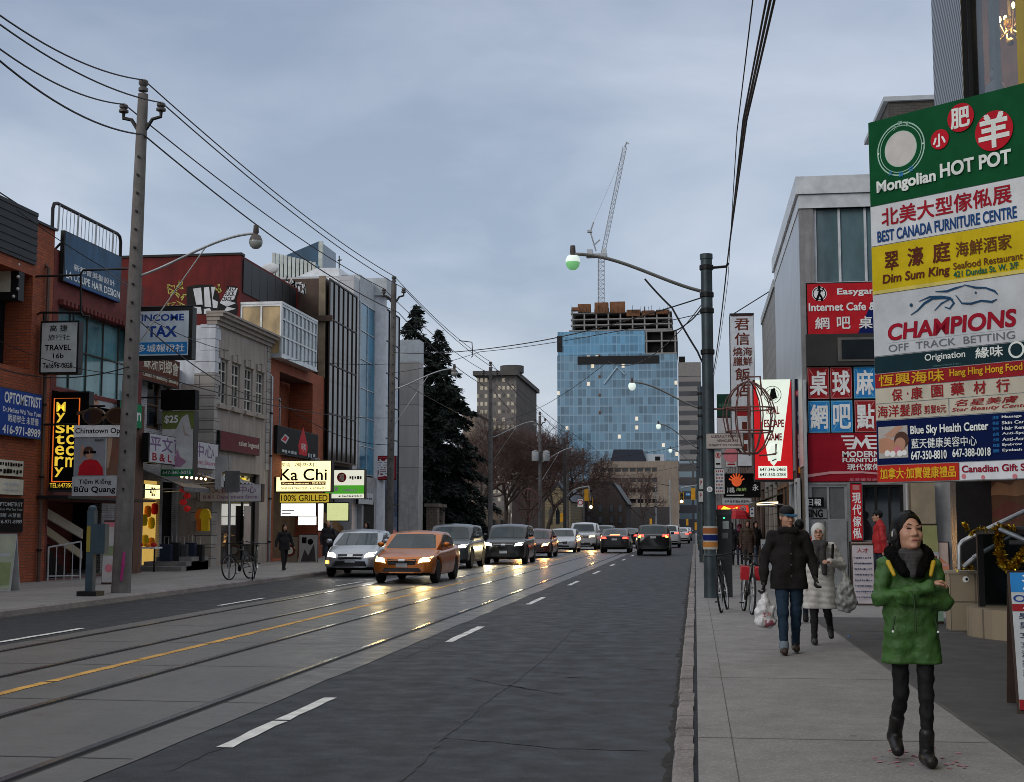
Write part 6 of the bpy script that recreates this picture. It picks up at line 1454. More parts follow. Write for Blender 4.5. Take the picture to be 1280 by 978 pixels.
# bird cage ornament on the pole
bc = thing('birdcage_ornament', 'rusty wire birdcage ornament bracketed off the steel pole', 'ornament', (on_y(937, 580, yr)[0], yr, on_y(937, 580, yr)[1]))
RUST = M('rusted_wire', (.17, .085, .075), .7, .3, var=.3)
def cage(t, c, r, h, m, n=12, fin=True):
    mb = MB(); prof = [(.32, 0), (.62, .10), (.9, .30), (1, .5), (.98, .62), (.86, .76), (.62, .88), (.3, .97), (.06, 1.0)]
    for k in range(n):
        a = 2 * PI * k / n; mb.tube([c + Vector((math.cos(a) * r * q, math.sin(a) * r * q, z * h)) for q, z in prof], .011 * r / .55 + .003, m, 5)
    for z, q in ((0, .32), (.30, .9), (.62, .98)):
        mb.tube([c + Vector((math.cos(2 * PI * i / 24) * r * q, math.sin(2 * PI * i / 24) * r * q, z * h)) for i in range(25)], .014 * r / .55 + .004, m, 5)
    if fin: mb.tube([c + Vector((-.14, 0, h)), c + Vector((-.12, 0, h + .1)), c + Vector((.25, 0, h + .1)), c + Vector((.28, 0, h * .8))], .022, m, 6); mb.tube([c + Vector((.2, 0, -.05)), c + Vector((.55, 0, -.02)), c + Vector((.56, 0, .2))], .018, m, 6)
    mb.tube([c + Vector((0, 0, -.05)), c + Vector((0, 0, h * 1.12))], .02, m, 6)
    return mb.build('cage', t, smooth=True)
c0 = Vector((on_y(937, 567, yr)[0], yr, on_y(937, 567, yr)[1])); hc = on_y(937, 477, yr)[1] - c0.z
cage(bc, c0, .55, hc, RUST)
pipes(bc, [[(xr, yr, c0.z + hc * .62), (c0.x, yr, c0.z + hc * .62)], [(xr, yr, c0.z), (c0.x, yr, c0.z)]], .02, RUST)
bl = thing('birdcage_ornament', 'rusty wire birdcage ornament on a post before the stone church', 'ornament', (on_y(661, 700, 100)[0], 100, SWL)); c1 = Vector((on_y(661, 648, 100)[0], 100, on_y(661, 648, 100)[1]))
cage(bl, c1, .9, 2.2, RUST, fin=False); pipes(bl, [[(c1.x, 100, SWL), c1]], .06, RUST, 'post')

# ------------------------------------------------------------------ traffic lights
TYEL = M('signal_yellow', (.62, .30, .02), .45)
def signal(label, px, py, Y, face=True, s=1.0, lit=None):
    x, z = on_y(px, py, Y); t = thing('traffic_light', label, 'traffic light', (x, Y, z)); w, h = .40 * s, 1.12 * s
    mb = MB(); mb.box(x - w / 2, x + w / 2, Y, Y + .25, z - h / 2, z + h / 2, TYEL); mb.build('housing', t)
    if face:
        b = MB(); b.box(x - w * .32, x + w * .32, Y - .03, Y - .002, z - h * .46, z + h * .46, BLK); b.build('lens_plate', t)
        for k in range(3):
            on = lit == k
            l = MB(); l.lathe([(0, -.06), (.13 * s, -.05), (.15 * s, -.03)], (x, Y - .002, z + h * (.31 - .31 * k)), M('signal_lit', (.9, 1, .9), emit=(.85, 1, .92), es=2.5, bmp=0) if on else M('signal_off', (.05, .04, .02), .3), 14, 'y'); l.build('lens', t, smooth=True)
    return t
signal('yellow traffic light seen from behind on the far left arm', 733, 619, 138, False, 1.05)
signal('lit yellow traffic light facing us by the far left arm', 738.5, 629.5, 139, True, 1.05, 2)
signal('lit yellow traffic light facing us on the right, over the far cars', 852, 622.5, 139, True, 1.05, 2)
signal('yellow traffic light seen from behind beside the steel pole', 866.5, 617.5, 137, False, 1.05)
signal('small far yellow traffic light low over the queue of cars', 859, 653, 190, False, .8)
signal('small far yellow traffic light beside the right kerb poles', 870, 658, 185, False, .9)
signal('tiny far yellow traffic light above the centre cars', 813.5, 652.5, 215, False, .9)
signal('small yellow pedestrian signal by the stone church', 702, 647, 138, False, .8)
ta = thing('signal_arm', 'grey curved arm holding the far left traffic lights', 'signal arm', (on_y(709, 620, 139.6)[0], 139.8, 6)); q = lambda a, b, y=138.3: (on_y(a, b, y)[0], y + .1, on_y(a, b, y)[1])
pipes(ta, [[q(709, 620, 139.6), q(716, 613), q(724, 610), q(736, 608)], [q(736, 608), q(738, 626)]], .07, GALV, 'arm')
tb = thing('signal_arm', 'grey arm holding the right-hand traffic lights', 'signal arm', (on_y(872, 620, 139.6)[0], 139.6, 5)); pipes(tb, [[q(876, 606), q(852, 610), q(852, 616)]], .07, GALV, 'arm')
P = yrect(722, 624, 729, 634, 139); sign('lane_sign', 'small white turn prohibition sign left of the far traffic lights', P, .03, WHITE, [('d', .5, .55, .28, RED), ('d', .5, .55, .2, WHITE)])
P = yrect(857, 616, 863, 620, 138); sign('street_name_sign', 'tiny blue street name sign between the right traffic lights', P, .03, SKYB, marks(.1, .9, .3, .7, WHITE, 5))

# ------------------------------------------------------------------ overhead wires
WIRE = M('black_wire', (.012, .012, .014), .6, bmp=0)
def wire(label, pts, sag=.5, r=.014, group='overhead wires along the street', n=18, name='overhead_wire'):
    mb = MB(); P = []
    for a, b in zip(pts, pts[1:]):
        a, b = Vector(a), Vector(b)
        for i in range(n):
            k = i / n; q = a.lerp(b, k); q.z -= sag * 4 * k * (1 - k); P.append(q)
    P.append(Vector(pts[-1])); mb.tube(P, r, WIRE, 5, cap=False)
    o = mb.build(name, smooth=True, loc=tuple(pts[0])); tag(o, label, 'wire', group); return o
def ptw(px, py, Y): x, z = on_y(px, py, Y); return (x, Y, z)
top1 = at1(h1); T1 = [(top1, y1_, h1 + .34), (top1 - .45, y1_, h1 - .22), (top1 + .45, y1_, h1 - .22)]
wl = 'black power line strung between the left-hand pole tops'
poleT = lambda i, dx, dz: (PX[i][0] + dx, PX[i][1], PX[i][2] + dz)
for k, (dx, dz, p0) in enumerate(((0, .34, (0, 2)), (-.45, -.22, (0, 42)), (.45, -.22, (0, 13)))):
    Ys = 19.5; s = ptw(p0[0] - 60, p0[1] - 28, Ys)
    wire(wl, [s, T1[k], poleT(0, dx, dz), poleT(1, dx, dz), poleT(2, dx, dz), poleT(3, dx, dz)], .32, .017)
wire('lower black cable passing in front of the leaning concrete pole', [ptw(-60, 22, 19.5), (at1(h1 - 2.6) + .16, y1_ - .2, on_y(172, 172, y1_)[1]), poleT(0, .2, -1.3), poleT(1, .15, -1.5), poleT(2, 0, -1.5)], .4, .02)
wire('sagging service cable between the left-hand poles and house fronts', [ptw(-40, 446, 28), (at1(6.5), y1_ - .2, on_y(165, 460, y1_)[1]), poleT(0, 0, -6.0)], .35, .014)
wire('sagging service cable between the left-hand poles and house fronts', [(at1(7.0), y1_, on_y(170, 395, y1_)[1]), ptw(348, 500, 54.4), poleT(0, 0, -7.2)], .5, .016)
wire('sagging service cable between the left-hand poles and house fronts', [(at1(6.6), y1_, on_y(172, 388, y1_)[1]), ptw(300, 440, 54.0), poleT(0, 0, -3.6)], .2, .012)
wire('thin wire crossing the brick block and dipping toward the concrete pole', [ptw(-40, 405, 30), (at1(6), y1_ - .15, on_y(166, 470, y1_)[1])], .25, .009)
wire('thin wire crossing the brick block and dipping toward the concrete pole', [ptw(20, 262, 32), ptw(130, 335, 34), (at1(8), y1_, on_y(170, 362, y1_)[1])], .05, .012)
# span wires over the street and tram wires
R0 = (xr - .1, yr)
wire('span wire stretched across the street to the steel pole', [poleT(0, 0, -3.1), ptw(640, 432, 45), (R0[0], R0[1], on_y(880, 372, yr)[1])], .12, .016, 'span wires across the street')
wire('span wire stretched across the street to the steel pole', [poleT(0, 0, -4.0), ptw(600, 440, 47), (R0[0], R0[1], on_y(880, 392, yr)[1])], .1, .010, 'span wires across the street')
wire('span wire stretched across the street to the steel pole', [(R0[0], R0[1], on_y(880, 380, yr)[1]), ptw(760, 452, 48), poleT(1, 0, -3.5)], .6, .011, 'span wires across the street')
wire('loose cable hanging from the lamp arm to the steel pole', [ptw(806, 349, yr), ptw(840, 385, yr), ptw(872, 440, yr - .0), ptw(881, 458, yr)], .02, .022, None)
wire('short stay wire on the steel pole', [ptw(882, 378, yr), ptw(858, 405, yr), ptw(833, 415, yr)], .05, .016, None)
for x, lab in ((-5.08, 'tram contact wire over the right-hand track'), (-8.1, 'tram contact wire over the left-hand track')):
    o = wire(lab, [(x, 38, 5.6), (x, 66, 5.6), (x, 96, 5.6), (x, 126, 5.6), (x, 160, 5.6), (x, 230, 5.6)], .12, .009, None)
for Y in (88, 117): wire('far span wire between opposite street poles', [(on_y(613 if Y == 88 else 675, 600, Y)[0], Y, 7.0), (-6, Y, 5.9), (xr, Y, 7.0)], .1, .012, 'far span wires across the street')
wire('feeder loop wire near the span wire centre', [ptw(574, 426, 58), ptw(590, 428, 58), ptw(591, 445, 58), ptw(589, 447, 58)], .0, .02, None)
wr = 'black cable of the bundle running overhead to the steel pole'
hook = (xr + .46, yr, on_y(908, 324, yr)[1])
for k, (px, Yb) in enumerate(((968, 11.4), (958, 11.0), (941, 10.6), (963, 12.2))):
    s = ptw(px + 2.2 * (px - 905) * .55, -160, Yb * .8)
    m_ = ptw(px, 0, Yb); h_ = (hook[0], hook[1], hook[2] - (0, .05, .45, 0)[k])
    q = ptw(px - (px - 905) * .55, 150 if k != 2 else 165, Yb * 1.45)
    mb = MB(); P = []
    pts = [Vector(s), Vector(m_), Vector(q), Vector(h_), Vector((xr + .3, 58, 7.2))]
    for i in range(len(pts) - 2):
        a, b, c_ = pts[i], pts[i + 1], pts[min(i + 2, len(pts) - 1)]
        for j in range(8): P.append(a.lerp(b, j / 8))
    P.append(pts[3])
    for j in range(1, 13): z = pts[3].lerp(pts[4], j / 12); z.z -= .5 * 4 * (j / 12) * (1 - j / 12); P.append(z)
    mb.tube(P, (.012, .010, .006, .014)[k], WIRE, 6, cap=False); tag(mb.build('overhead_wire', smooth=True, loc=h_), wr, 'wire', 'overhead cable bundle on the right')

# ------------------------------------------------------------------ right-hand projecting signs down the street
P = yrect(941, 475, 992, 602, 34.2)
sign('escape_game_sign', 'backlit red and white REAL ESCAPE GAME sign shaped like a pen nib', P, .45, C('lit_red', (.62, .015, .02), .25),
     [('p', [(.05, 1.0), (.97, 1.0), (.68, .20), (.36, .20)], C('lit_cream_white', (.72, .80, .70), .42)), ('d', .50, .85, .22, BLK), ('d', .50, .85, .205, C('lit_cream_white', (.72, .80, .70))), ('d', .50, .85, .15, BLK), ('d', .50, .85, .14, C('lit_cream_white', (.72, .80, .70))), ('p', [(.40, .78), (.46, .90), (.56, .92), (.62, .82), (.5, .80)], BLK),
      ('t', 'REAL', .34, .67, .66, .735, DRED, .03), ('t', 'ESCAPE', .27, .78, .53, .605, DRED, .03), ('t', 'GAME', .34, .72, .40, .47, DRED, .03), ('p', [(.36, .30), (.44, .36), (.58, .36), (.66, .28), (.6, .20), (.5, .15), (.42, .18)], C('lit_cream_white', (.72, .80, .70))), ('l', [(.4, .26), (.6, .28)], .03, C('dull_green', (.1, .16, .1))), ('l', [(.46, .2), (.57, .22)], .03, C('dull_green', (.1, .16, .1))),
      ('r', .1, .84, .035, .15, C('lit_cream_white', (.72, .80, .70))), ('t', '647-346-2468', .14, .8, .1, .135, BLK, .02), ('t', '647-350-0288', .14, .8, .05, .085, BLK, .02)])
P = yrect(993.5, 474, 1005, 602, 33.6)
sign('vertical_sign', 'slim dark vertical sign wedged beside the escape game sign', P, .3, C('dark_plum', (.05, .012, .025)), [('r', 0, 1, .5, 1, C('dark_navy', (.012, .015, .04))), ('d', .5, .86, .09, DRED), ('d', .5, .86, .06, PINK), ('r', .3, .7, .56, .60, GREY), ('r', .3, .7, .64, .68, GREY), ('v', 'ELBB', .25, .75, .22, .46, C('pale_pink', (.5, .32, .32)), .03), ('r', .25, .75, .08, .14, ORG_)])
P = yrect(912, 392, 945, 545, 51)
sign('tall_white_sign', 'tall white vertical restaurant sign with red brush characters', P, 1.1, C('sign_porcelain', (.55, .58, .62)), [('t', '君', .2, .8, .86, .955, BRN, .03), ('t', '信', .2, .8, .74, .84, BRN, .03), ('t', '燒海', .12, .9, .65, .72, BRN, .03), ('t', '臘鮮', .12, .9, .57, .64, BRN, .03), ('t', '飯', .2, .8, .45, .55, BRN, .03), ('t', '店', .2, .8, .32, .43, BRN, .03), ('r', .05, .95, .975, .98, BRN)],
     extra=lambda t, P: pipes(t, [[P.p(.1, 1.0, -.4), P.p(1.9, 1.22, -.6)]], .02, DARK, 'stay'))
def sg(name, label, box, Y, face, items, d=.3, cat='sign', pad=0): return sign(name, label, yrect(*box, Y), d, face, items, cat=cat, pad=pad)
sg('crab_restaurant_sign', 'black light box with an orange crab and white lettering', (904, 592, 951, 622), 47, BLK,
   [('d', .36, .66, .17, C('crab_orange', (.62, .10, .03), .3))] + [('l', [(.36, .62), (.36 + .22 * math.cos(a), .66 + .34 * math.sin(a))], .05, C('crab_orange', (.62, .1, .03))) for a in (.35, .8, 1.2, 1.6, 2.0, 2.4, 2.8)] + [('t', '川島', .1, .3, .2, .42, WHITE, .02), ('t', '海鮮', .34, .62, .26, .40, C('lime', (.4, .6, .2)), .02), ('t', '永', .78, .94, .28, .55, WHITE, .02), ('r', .08, .55, .08, .11, WHITE)])
sg('white_red_sign', 'narrow white vertical sign with red characters behind the birdcage', (921, 508, 940, 584), 44, C('sign_porcelain', (.5, .5, .5)), [('r', .0, 1, .84, 1, DRED), ('r', .35, .7, .62, .74, BRN), ('r', .3, .75, .44, .56, BRN), ('r', .35, .7, .26, .38, BRN)])
sg('photo_sign', 'small sign with dark red food picture next to the steel pole', (907, 560, 921, 584), 46, C('sign_pale', (.5, .52, .52)), [('r', .1, .9, .3, .95, DRED), ('d', .5, .6, .25, PINK), ('r', .15, .85, .1, .18, DRED)])
sg('white_sign', 'pale blank-topped sign high behind the steel pole', (896, 522, 921, 560), 53, C('fascia_white', (.52, .52, .55)), marks(.2, .8, .4, .6, GREY, 4))
sg('green_fascia', 'dark green sign strip above the pale sign', (896, 493, 920, 521), 54, C('bottle_green', (.015, .05, .035)), marks(.1, .9, .4, .6, C('dim_green', (.06, .12, .09)), 5))
sg('grey_fascia', 'grey shop fascia strip under the crab sign', (902, 623, 940, 631), 56, GREY, marks(.1, .9, .3, .7, C('dim_ink', (.12, .12, .14)), 9))
sg('yellow_red_sign', 'lit red sign with yellow swirls marked 30', (897, 632, 936, 641), 58, C('lit_red2', (.65, .03, .02), .4), [('p', [(.05, .2), (.2, .9), (.45, .5), (.65, .8), (.6, .2), (.3, .4)], C('lit_gold', (1, .7, .05), .7)), ('d', .82, .5, .14, C('pale_pink', (.5, .32, .32))), ('t', '30', .74, .9, .3, .7, DRED, .03)], pad=.02)
sg('small_white_sign', 'little white vertical sign beside the red umbrella', (937, 627, 943, 647), 52, C('sign_pale', (.5, .52, .52)), [('r', .3, .7, .2, .3, NAVY), ('r', .3, .7, .45, .55, NAVY), ('r', .3, .7, .7, .8, NAVY)], .15)
sg('far_kerb_sign', 'far white vertical sign low on the right shopfronts', (888, 560, 893, 590), 90, C('sign_pale', (.5, .52, .52)), [('r', .3, .7, .2, .3, DRED), ('r', .3, .7, .6, .7, DRED)], .15)
aw = on_y(953, 640, 40)
awning('shop_awning', 'small pale awning lit from below on the right shopfronts', 38.5, 43, XM, XM - .85, on_y(945, 628, 40)[1], on_y(968, 616, 40)[1], M('olive_canvas', (.10, .09, .07), .9))
lit_board('glowing strip light under the right-hand shop awning', Panel((XM - .7, 41.5, on_y(945, 631, 40)[1]), (.62, -.78, .0), 1.0, .10), C('strip_light', (1, .78, .42), 2.2))
box_ = None
for k, (y0, y1, m, lab) in enumerate(((33.2, 36.2, C('shop_grey', (.22, .23, .24)), 'grey framed shop window with lettering on the metal building'), (37, 41.5, C('shop_ochre', (.20, .15, .09)), 'ochre shop doorway under the pale awning'))):
    t = thing('shopfront', lab, 'shopfront', (XM - .02, y0, SWZ)); P = rpanel(y0, y1, SWZ + .02, 2.75, XM - .03); f = window(t, P, 3, 1, GREY if k == 0 else M('brown_frame', (.12, .06, .03)), m if k == 0 else INSIDE, .09, -.02, 'frame')
# ------------------------------------------------------------------ vehicles
TYRE = M('tyre_rubber', (.016, .016, .017), .85, bmp=.2); RIM = M('alloy_rim', (.32, .33, .34), .35, .8); CARG = glass_mat('car_glass', (.02, .035, .042), .05, .36, .5, 1.2)
PLAST = M('black_plastic', (.018, .018, .019), .55); CHROME = M('chrome', (.55, .56, .57), .18, 1.0, bmp=0); PLATE = M('number_plate', (.55, .57, .6), .5, bmp=0)
HL = M('headlight_lens', (.75, .8, .85), .1, emit=(1, .93, .78), es=2.6, bmp=0); HLY = M('headlight_warm', (1, .85, .5), .1, emit=(1, .70, .26), es=3.0, bmp=0); HLD = M('headlight_off', (.42, .46, .5), .1, bmp=0)
TL = M('tail_light_on', (.6, .02, .015), .2, emit=(1, .05, .03), es=3.2, bmp=0); TLB = M('brake_bar_on', (.8, .15, .05), .2, emit=(1, .22, .08), es=4, bmp=0); AMB = M('amber_lamp', (.8, .35, .03), .2, emit=(1, .50, .08), es=3, bmp=0); TLD = M('tail_light_off', (.25, .012, .012), .2, bmp=0)
def smooth_interp(x, pts):
    xs = [p[0] for p in pts]; ys = [p[1] for p in pts]; x = np.asarray(x, float)
    n = 7; k = .05; return sum(np.interp(x + (i - n // 2) * k / 2, xs, ys) for i in range(n)) / n
CARS = {
 'sedan': dict(L=4.85, W=1.82, H=1.47, deck=[(0, .60), (.10, .70), (.5, .80), (1.25, .93), (2.5, .96), (4.2, 1.04), (4.7, 1.03), (4.85, .96)], roof=[(1.15, .90), (2.05, 1.40), (2.6, 1.46), (3.2, 1.43), (4.15, 1.02)], wheel=(.92, 3.72), R=.33),
 'hatch': dict(L=4.45, W=1.75, H=1.50, deck=[(0, .58), (.10, .70), (.5, .84), (.95, .97), (2.4, 1.0), (4.0, 1.10), (4.35, 1.08), (4.45, .98)], roof=[(.85, .93), (1.95, 1.40), (2.4, 1.49), (3.0, 1.46), (4.2, 1.12)], wheel=(.85, 3.55), R=.32),
 'suv': dict(L=4.65, W=1.88, H=1.69, deck=[(0, .74), (.08, .88), (.5, 1.0), (1.2, 1.08), (2.5, 1.10), (4.4, 1.14), (4.6, 1.12), (4.65, 1.04)], roof=[(1.1, 1.05), (1.85, 1.60), (2.4, 1.68), (3.9, 1.64), (4.45, 1.14)], wheel=(.92, 3.62), R=.36),
 'truck': dict(L=5.2, W=1.98, H=1.86, deck=[(0, .90), (.06, 1.04), (.5, 1.12), (1.4, 1.18), (3, 1.2), (5.0, 1.24), (5.2, 1.15)], roof=[(1.35, 1.16), (2.0, 1.76), (2.5, 1.85), (4.3, 1.82), (4.95, 1.24)], wheel=(.98, 4.05), R=.40)}
def car(kind, label, x, y, m, away=False, rz=0.0, group='cars on the street', lights='on', hl=None, cat='car', name='car', clad=False, fine=True, extra=None, brake=False, hy=1.0):
    S = CARS[kind]; L, W, H = S['L'], S['W'], S['H']; wy0, wy1 = S['wheel']; R = S['R']; hw = W / 2
    ang = (PI if away else 0) + rz; yo = y + (L if away else 0)
    t = thing(name, label, cat, (x, yo, .004), group, ang); ORG[t.name] = Matrix()
    ys = np.unique(np.concatenate([np.linspace(0, .3, 9), np.linspace(.3, L - .3, int(L / (.045 if fine else .09))), np.linspace(L - .3, L, 9)]))
    zt = smooth_interp(ys, S['deck']); zb = np.interp(ys, [0, .5, wy0, wy1, L - .4, L], [.30, .22, .20, .20, .24, .36])
    wv = hw * np.interp(ys, [0, .06, .2, .55, 1.2, L - 1.2, L - .4, L - .1, L], [.70, .82, .92, .97, 1, 1, .97, .90, .80])
    ringp = [(0, 0), (.80, 0), (.95, .05), (.985, .16), (1.0, .42), (.995, .60), (.965, .80), (.93, .93), (.86, .985), (.6, 1.0), (0, 1.0)]
    par = np.cumsum([0] + [math.hypot((a[0] - b[0]) * .9, (a[1] - b[1]) * .7) for a, b in zip(ringp, ringp[1:])]); q = np.linspace(0, par[-1], 34 if fine else 20)
    rx = np.interp(q, par, [p[0] for p in ringp]); rz_ = np.interp(q, par, [p[1] for p in ringp]); n = len(q)
    X = wv[:, None] * rx[None]; Z = zb[:, None] + (zt - zb)[:, None] * rz_[None] + .035 * (1 - rx[None] ** 2) * (rz_[None] > .9)
    Y = np.repeat(ys[:, None], n, 1) + 0 * X
    Y[0:6] += (.14 * (X[0:6] / hw) ** 2 * np.linspace(1, .2, 6)[:, None]); Y[-6:] -= (.10 * (X[-6:] / hw) ** 2 * np.linspace(.2, 1, 6)[:, None])
    well = np.zeros_like(X, bool)
    for wyc in (wy0, wy1): well |= ((Y - wyc) ** 2 + (Z - R) ** 2 < (R + .055) ** 2) & (X > .5 * hw)
    X = np.where(well, np.minimum(X, hw * .62), X)
    body = MB(); K = len(ys); vs = []
    for i in range(K):
        row = [(X[i, j], Y[i, j], Z[i, j]) for j in range(n)]; vs += row + [(-a, b, c) for a, b, c in row[-2:0:-1]]
    per = 2 * n - 2; fm, fw_ = [], []
    for i in range(K - 1):
        for j in range(per):
            j2 = (j + 1) % per; f = (i * per + j, (i + 1) * per + j, (i + 1) * per + j2, i * per + j2)
            jj = j if j < n else per - j; w_ = well[i, jj] and well[i + 1, min(jj, n - 1)]
            (fw_ if w_ or (rz_[min(jj, n - 1)] < (.13 if clad else .03)) else fm).append(f)
    body.add(vs, fm + [tuple(range(per)), tuple(range((K - 1) * per, K * per))[::-1]], m); i0 = len(body.v)
    pi = body.mi(PLAST); body.f += fw_; body.m += [pi] * len(fw_)
    # cabin
    yr = np.linspace(S['roof'][0][0], S['roof'][-1][0], 40); zr = smooth_interp(yr, [(S['roof'][0][0] - .5, S['roof'][0][1] - .25)] + S['roof'] + [(S['roof'][-1][0] + .5, S['roof'][-1][1] - .3)])
    zd = smooth_interp(yr, S['deck']) - .05; wb = hw * .93 * np.interp(yr, [yr[0], yr[0] + .5, yr[-1] - .6, yr[-1]], [.90, 1, .99, .88])
    cv = []; zr = np.maximum(zr, zd + .01); hgt = zr - zd; tum = .30
    prof = [(1, 0), (1, .08), (.97, .30), (.90, .55), (.80, .80), (.70, .93), (.5, .99), (0, 1.0)]
    for i in range(40):
        row = []
        for a, b in prof:
            xx = wb[i] - (1 - a) * tum * min(1, hgt[i] / .5) if a > .6 else wb[i] * 0 + (wb[i] - .30 * tum * min(1, hgt[i] / .5)) * (a / .7)
            row.append((max(0, xx), yr[i], zd[i] + hgt[i] * b + (.03 if a == 0 else 0)))
        cv += row + [(-p[0], p[1], p[2]) for p in row[-2::-1]]
    pn = 2 * len(prof) - 1
    body.add(cv, [(i * pn + j, i * pn + j + 1, (i + 1) * pn + j + 1, (i + 1) * pn + j) for i in range(39) for j in range(pn - 1)] , m)
    bo = body.build('body', t, smooth=True, angle=45)
    bvh = BVHTree.FromPolygons(body.v, body.f)
    def decal(mb, poly, side, m, off=.006, nr=7, nc=9):
        vsn = np.linspace(min(p[1] for p in poly) + 1e-4, max(p[1] for p in poly) - 1e-4, nr); grid = []
        for v in vsn:
            xs = []
            for (a, b), (c, d) in zip(poly, poly[1:] + poly[:1]):
                if (b - v) * (d - v) <= 0 and b != d: xs.append(a + (c - a) * (v - b) / (d - b))
            if len(xs) < 2: return
            row = []
            for u in np.linspace(min(xs), max(xs), nc):
                o, dr = {'f': ((u, -2, v), (0, 1, 0)), 'r': ((u, L + 2, v), (0, -1, 0)), 'l': ((-3, u, v), (1, 0, 0)), 'R': ((3, u, v), (-1, 0, 0))}[side]
                h = bvh.ray_cast(Vector(o), Vector(dr)); 
                row.append(h[0] - Vector(dr) * off if h[0] is not None else None)
            grid.append(row)
        for r0, r1 in zip(grid, grid[1:]):
            for a in range(nc - 1):
                F = [r0[a], r0[a + 1], r1[a + 1], r1[a]]
                if all(p is not None for p in F): mb.face(F if side in 'fR' else F[::-1], m)
    def dpart(name, polys, side, m, off=.006, nr=7, nc=9):
        mb = MB()
        for p in polys: decal(mb, p, side, m, off, nr, nc)
        return mb.build(name, t, smooth=True, angle=60) if mb.v else None
    r0, r1, r2 = S['roof'][0], S['roof'][1], S['roof'][-1]; r3 = S['roof'][-2]
    za, zc = r0[1] + .07, r1[1] - .03; wa, wc = hw * .80, hw * .64
    dpart('windscreen', [[(-wa, za), (wa, za), (wc, zc), (-wc, zc)]], 'f', CARG, .008, 8, 11)
    za2 = r2[1] + .08; zc2 = r3[1] - .04
    dpart('rear_window', [[(-wa * .92, za2), (wa * .92, za2), (wc * .98, zc2), (-wc * .98, zc2)]], 'r', CARG, .008, 8, 11)
    zs0 = float(np.interp(2.2, *zip(*S['deck']))) + .05; zs1 = H - .13; ym = (r1[0] + r3[0]) / 2 + .05
    for sd_, nm in (('l', 'side'), ('R', 'side')):
        for poly in ([(r0[0] + .42, zs0), (ym - .04, zs0), (ym - .04, zs1), (r1[0] + .12, zs1)], [(ym + .04, zs0), (r2[0] - .45, zs0 + .05), (r3[0] + .12, zs1 - .03), (ym + .04, zs1)]):
            dpart('side_window', [poly], sd_, CARG, .008, 6, 8)
        if fine:
            dz = .30
            dpart('door_seam', [[(a, dz), (a + .014, dz), (a + .014, zs0 - .06), (a, zs0 - .06)] for a in (r0[0] + .35, ym, r2[0] - .62)], sd_, PLAST, .004, 6, 2)
            dpart('door_handle', [[(a, zs0 - .17), (a + .2, zs0 - .17), (a + .2, zs0 - .14), (a, zs0 - .14)] for a in (ym - .32, r2[0] - .95)], sd_, m, .03, 2, 3)
    f = S['deck'][1][1]; hl_m = hl or (HL if lights == 'on' else HLD)
    tops = {'sedan': (.57, .75), 'hatch': (.60, .78), 'suv': (.76, .92), 'truck': (.84, 1.02)}[kind]; a, b = tops
    for s in (-1, 1):
        dpart('headlight', [[(s * hw * .50, a), (s * hw * .84, a + .03), (s * hw * .90, b + .02), (s * hw * .56, b - .03)]], 'f', hl_m, .012, 6, 7)
        dpart('tail_light', [[(s * hw * .52, f + .14), (s * hw * .90, f + .12), (s * hw * .88, f + .30), (s * hw * .56, f + .28)]], 'r', TL if (away and lights == 'on') else TLD, .012, 6, 7)
        mm = MB(); mm.ball((s * (hw + .06), r0[0] + .50, zs0 + .07), (.10, .06, .075), m, 10, 7); mm.build('mirror', t, smooth=True)
    dpart('grille', [[(-hw * .42, a - .04), (hw * .42, a - .04), (hw * .46, b - .06), (-hw * .46, b - .06)]], 'f', M('grille_mesh', (.03, .03, .032), .5, .3), .01, 4, 9)
    if kind != 'hatch': dpart('grille_bar', [[(-hw * .44, (a + b) / 2 - .06 + k), (hw * .44, (a + b) / 2 - .06 + k), (hw * .44, (a + b) / 2 - .045 + k), (-hw * .44, (a + b) / 2 - .045 + k)] for k in (-.03, .03)], 'f', CHROME, .016, 2, 9)
    dpart('badge', [[(-.09, a + .03), (.09, a + .03), (.09, b - .06), (-.09, b - .06)]], 'f', CHROME, .024, 3, 4)
    dpart('lower_intake', [[(-hw * .62, .34), (hw * .62, .34), (hw * .54, .44 + (.06 if kind != 'sedan' else 0)), (-hw * .54, .44 + (.06 if kind != 'sedan' else 0))]], 'f', PLAST, .012, 4, 9)
    dpart('number_plate', [[(-.16, .46), (.16, .46), (.16, .57), (-.16, .57)]], 'f', PLATE, .03, 3, 3)
    dpart('number_plate', [[(-.16, f + .06), (.16, f + .06), (.16, f + .17), (-.16, f + .17)]], 'r', PLATE, .02, 3, 3)
    dpart('rear_bumper_trim', [[(-hw * .8, .40), (hw * .8, .40), (hw * .8, .50), (-hw * .8, .50)]], 'r', PLAST, .014, 3, 9)
    if brake: dpart('brake_bar', [[(-.24, zc2 - .02), (.24, zc2 - .02), (.24, zc2 + .03), (-.24, zc2 + .03)] if kind != 'sedan' else [(-.3, r2[1] + .02), (.3, r2[1] + .02), (.3, r2[1] + .08), (-.3, r2[1] + .08)]], 'r', TLB, .02, 3, 5)
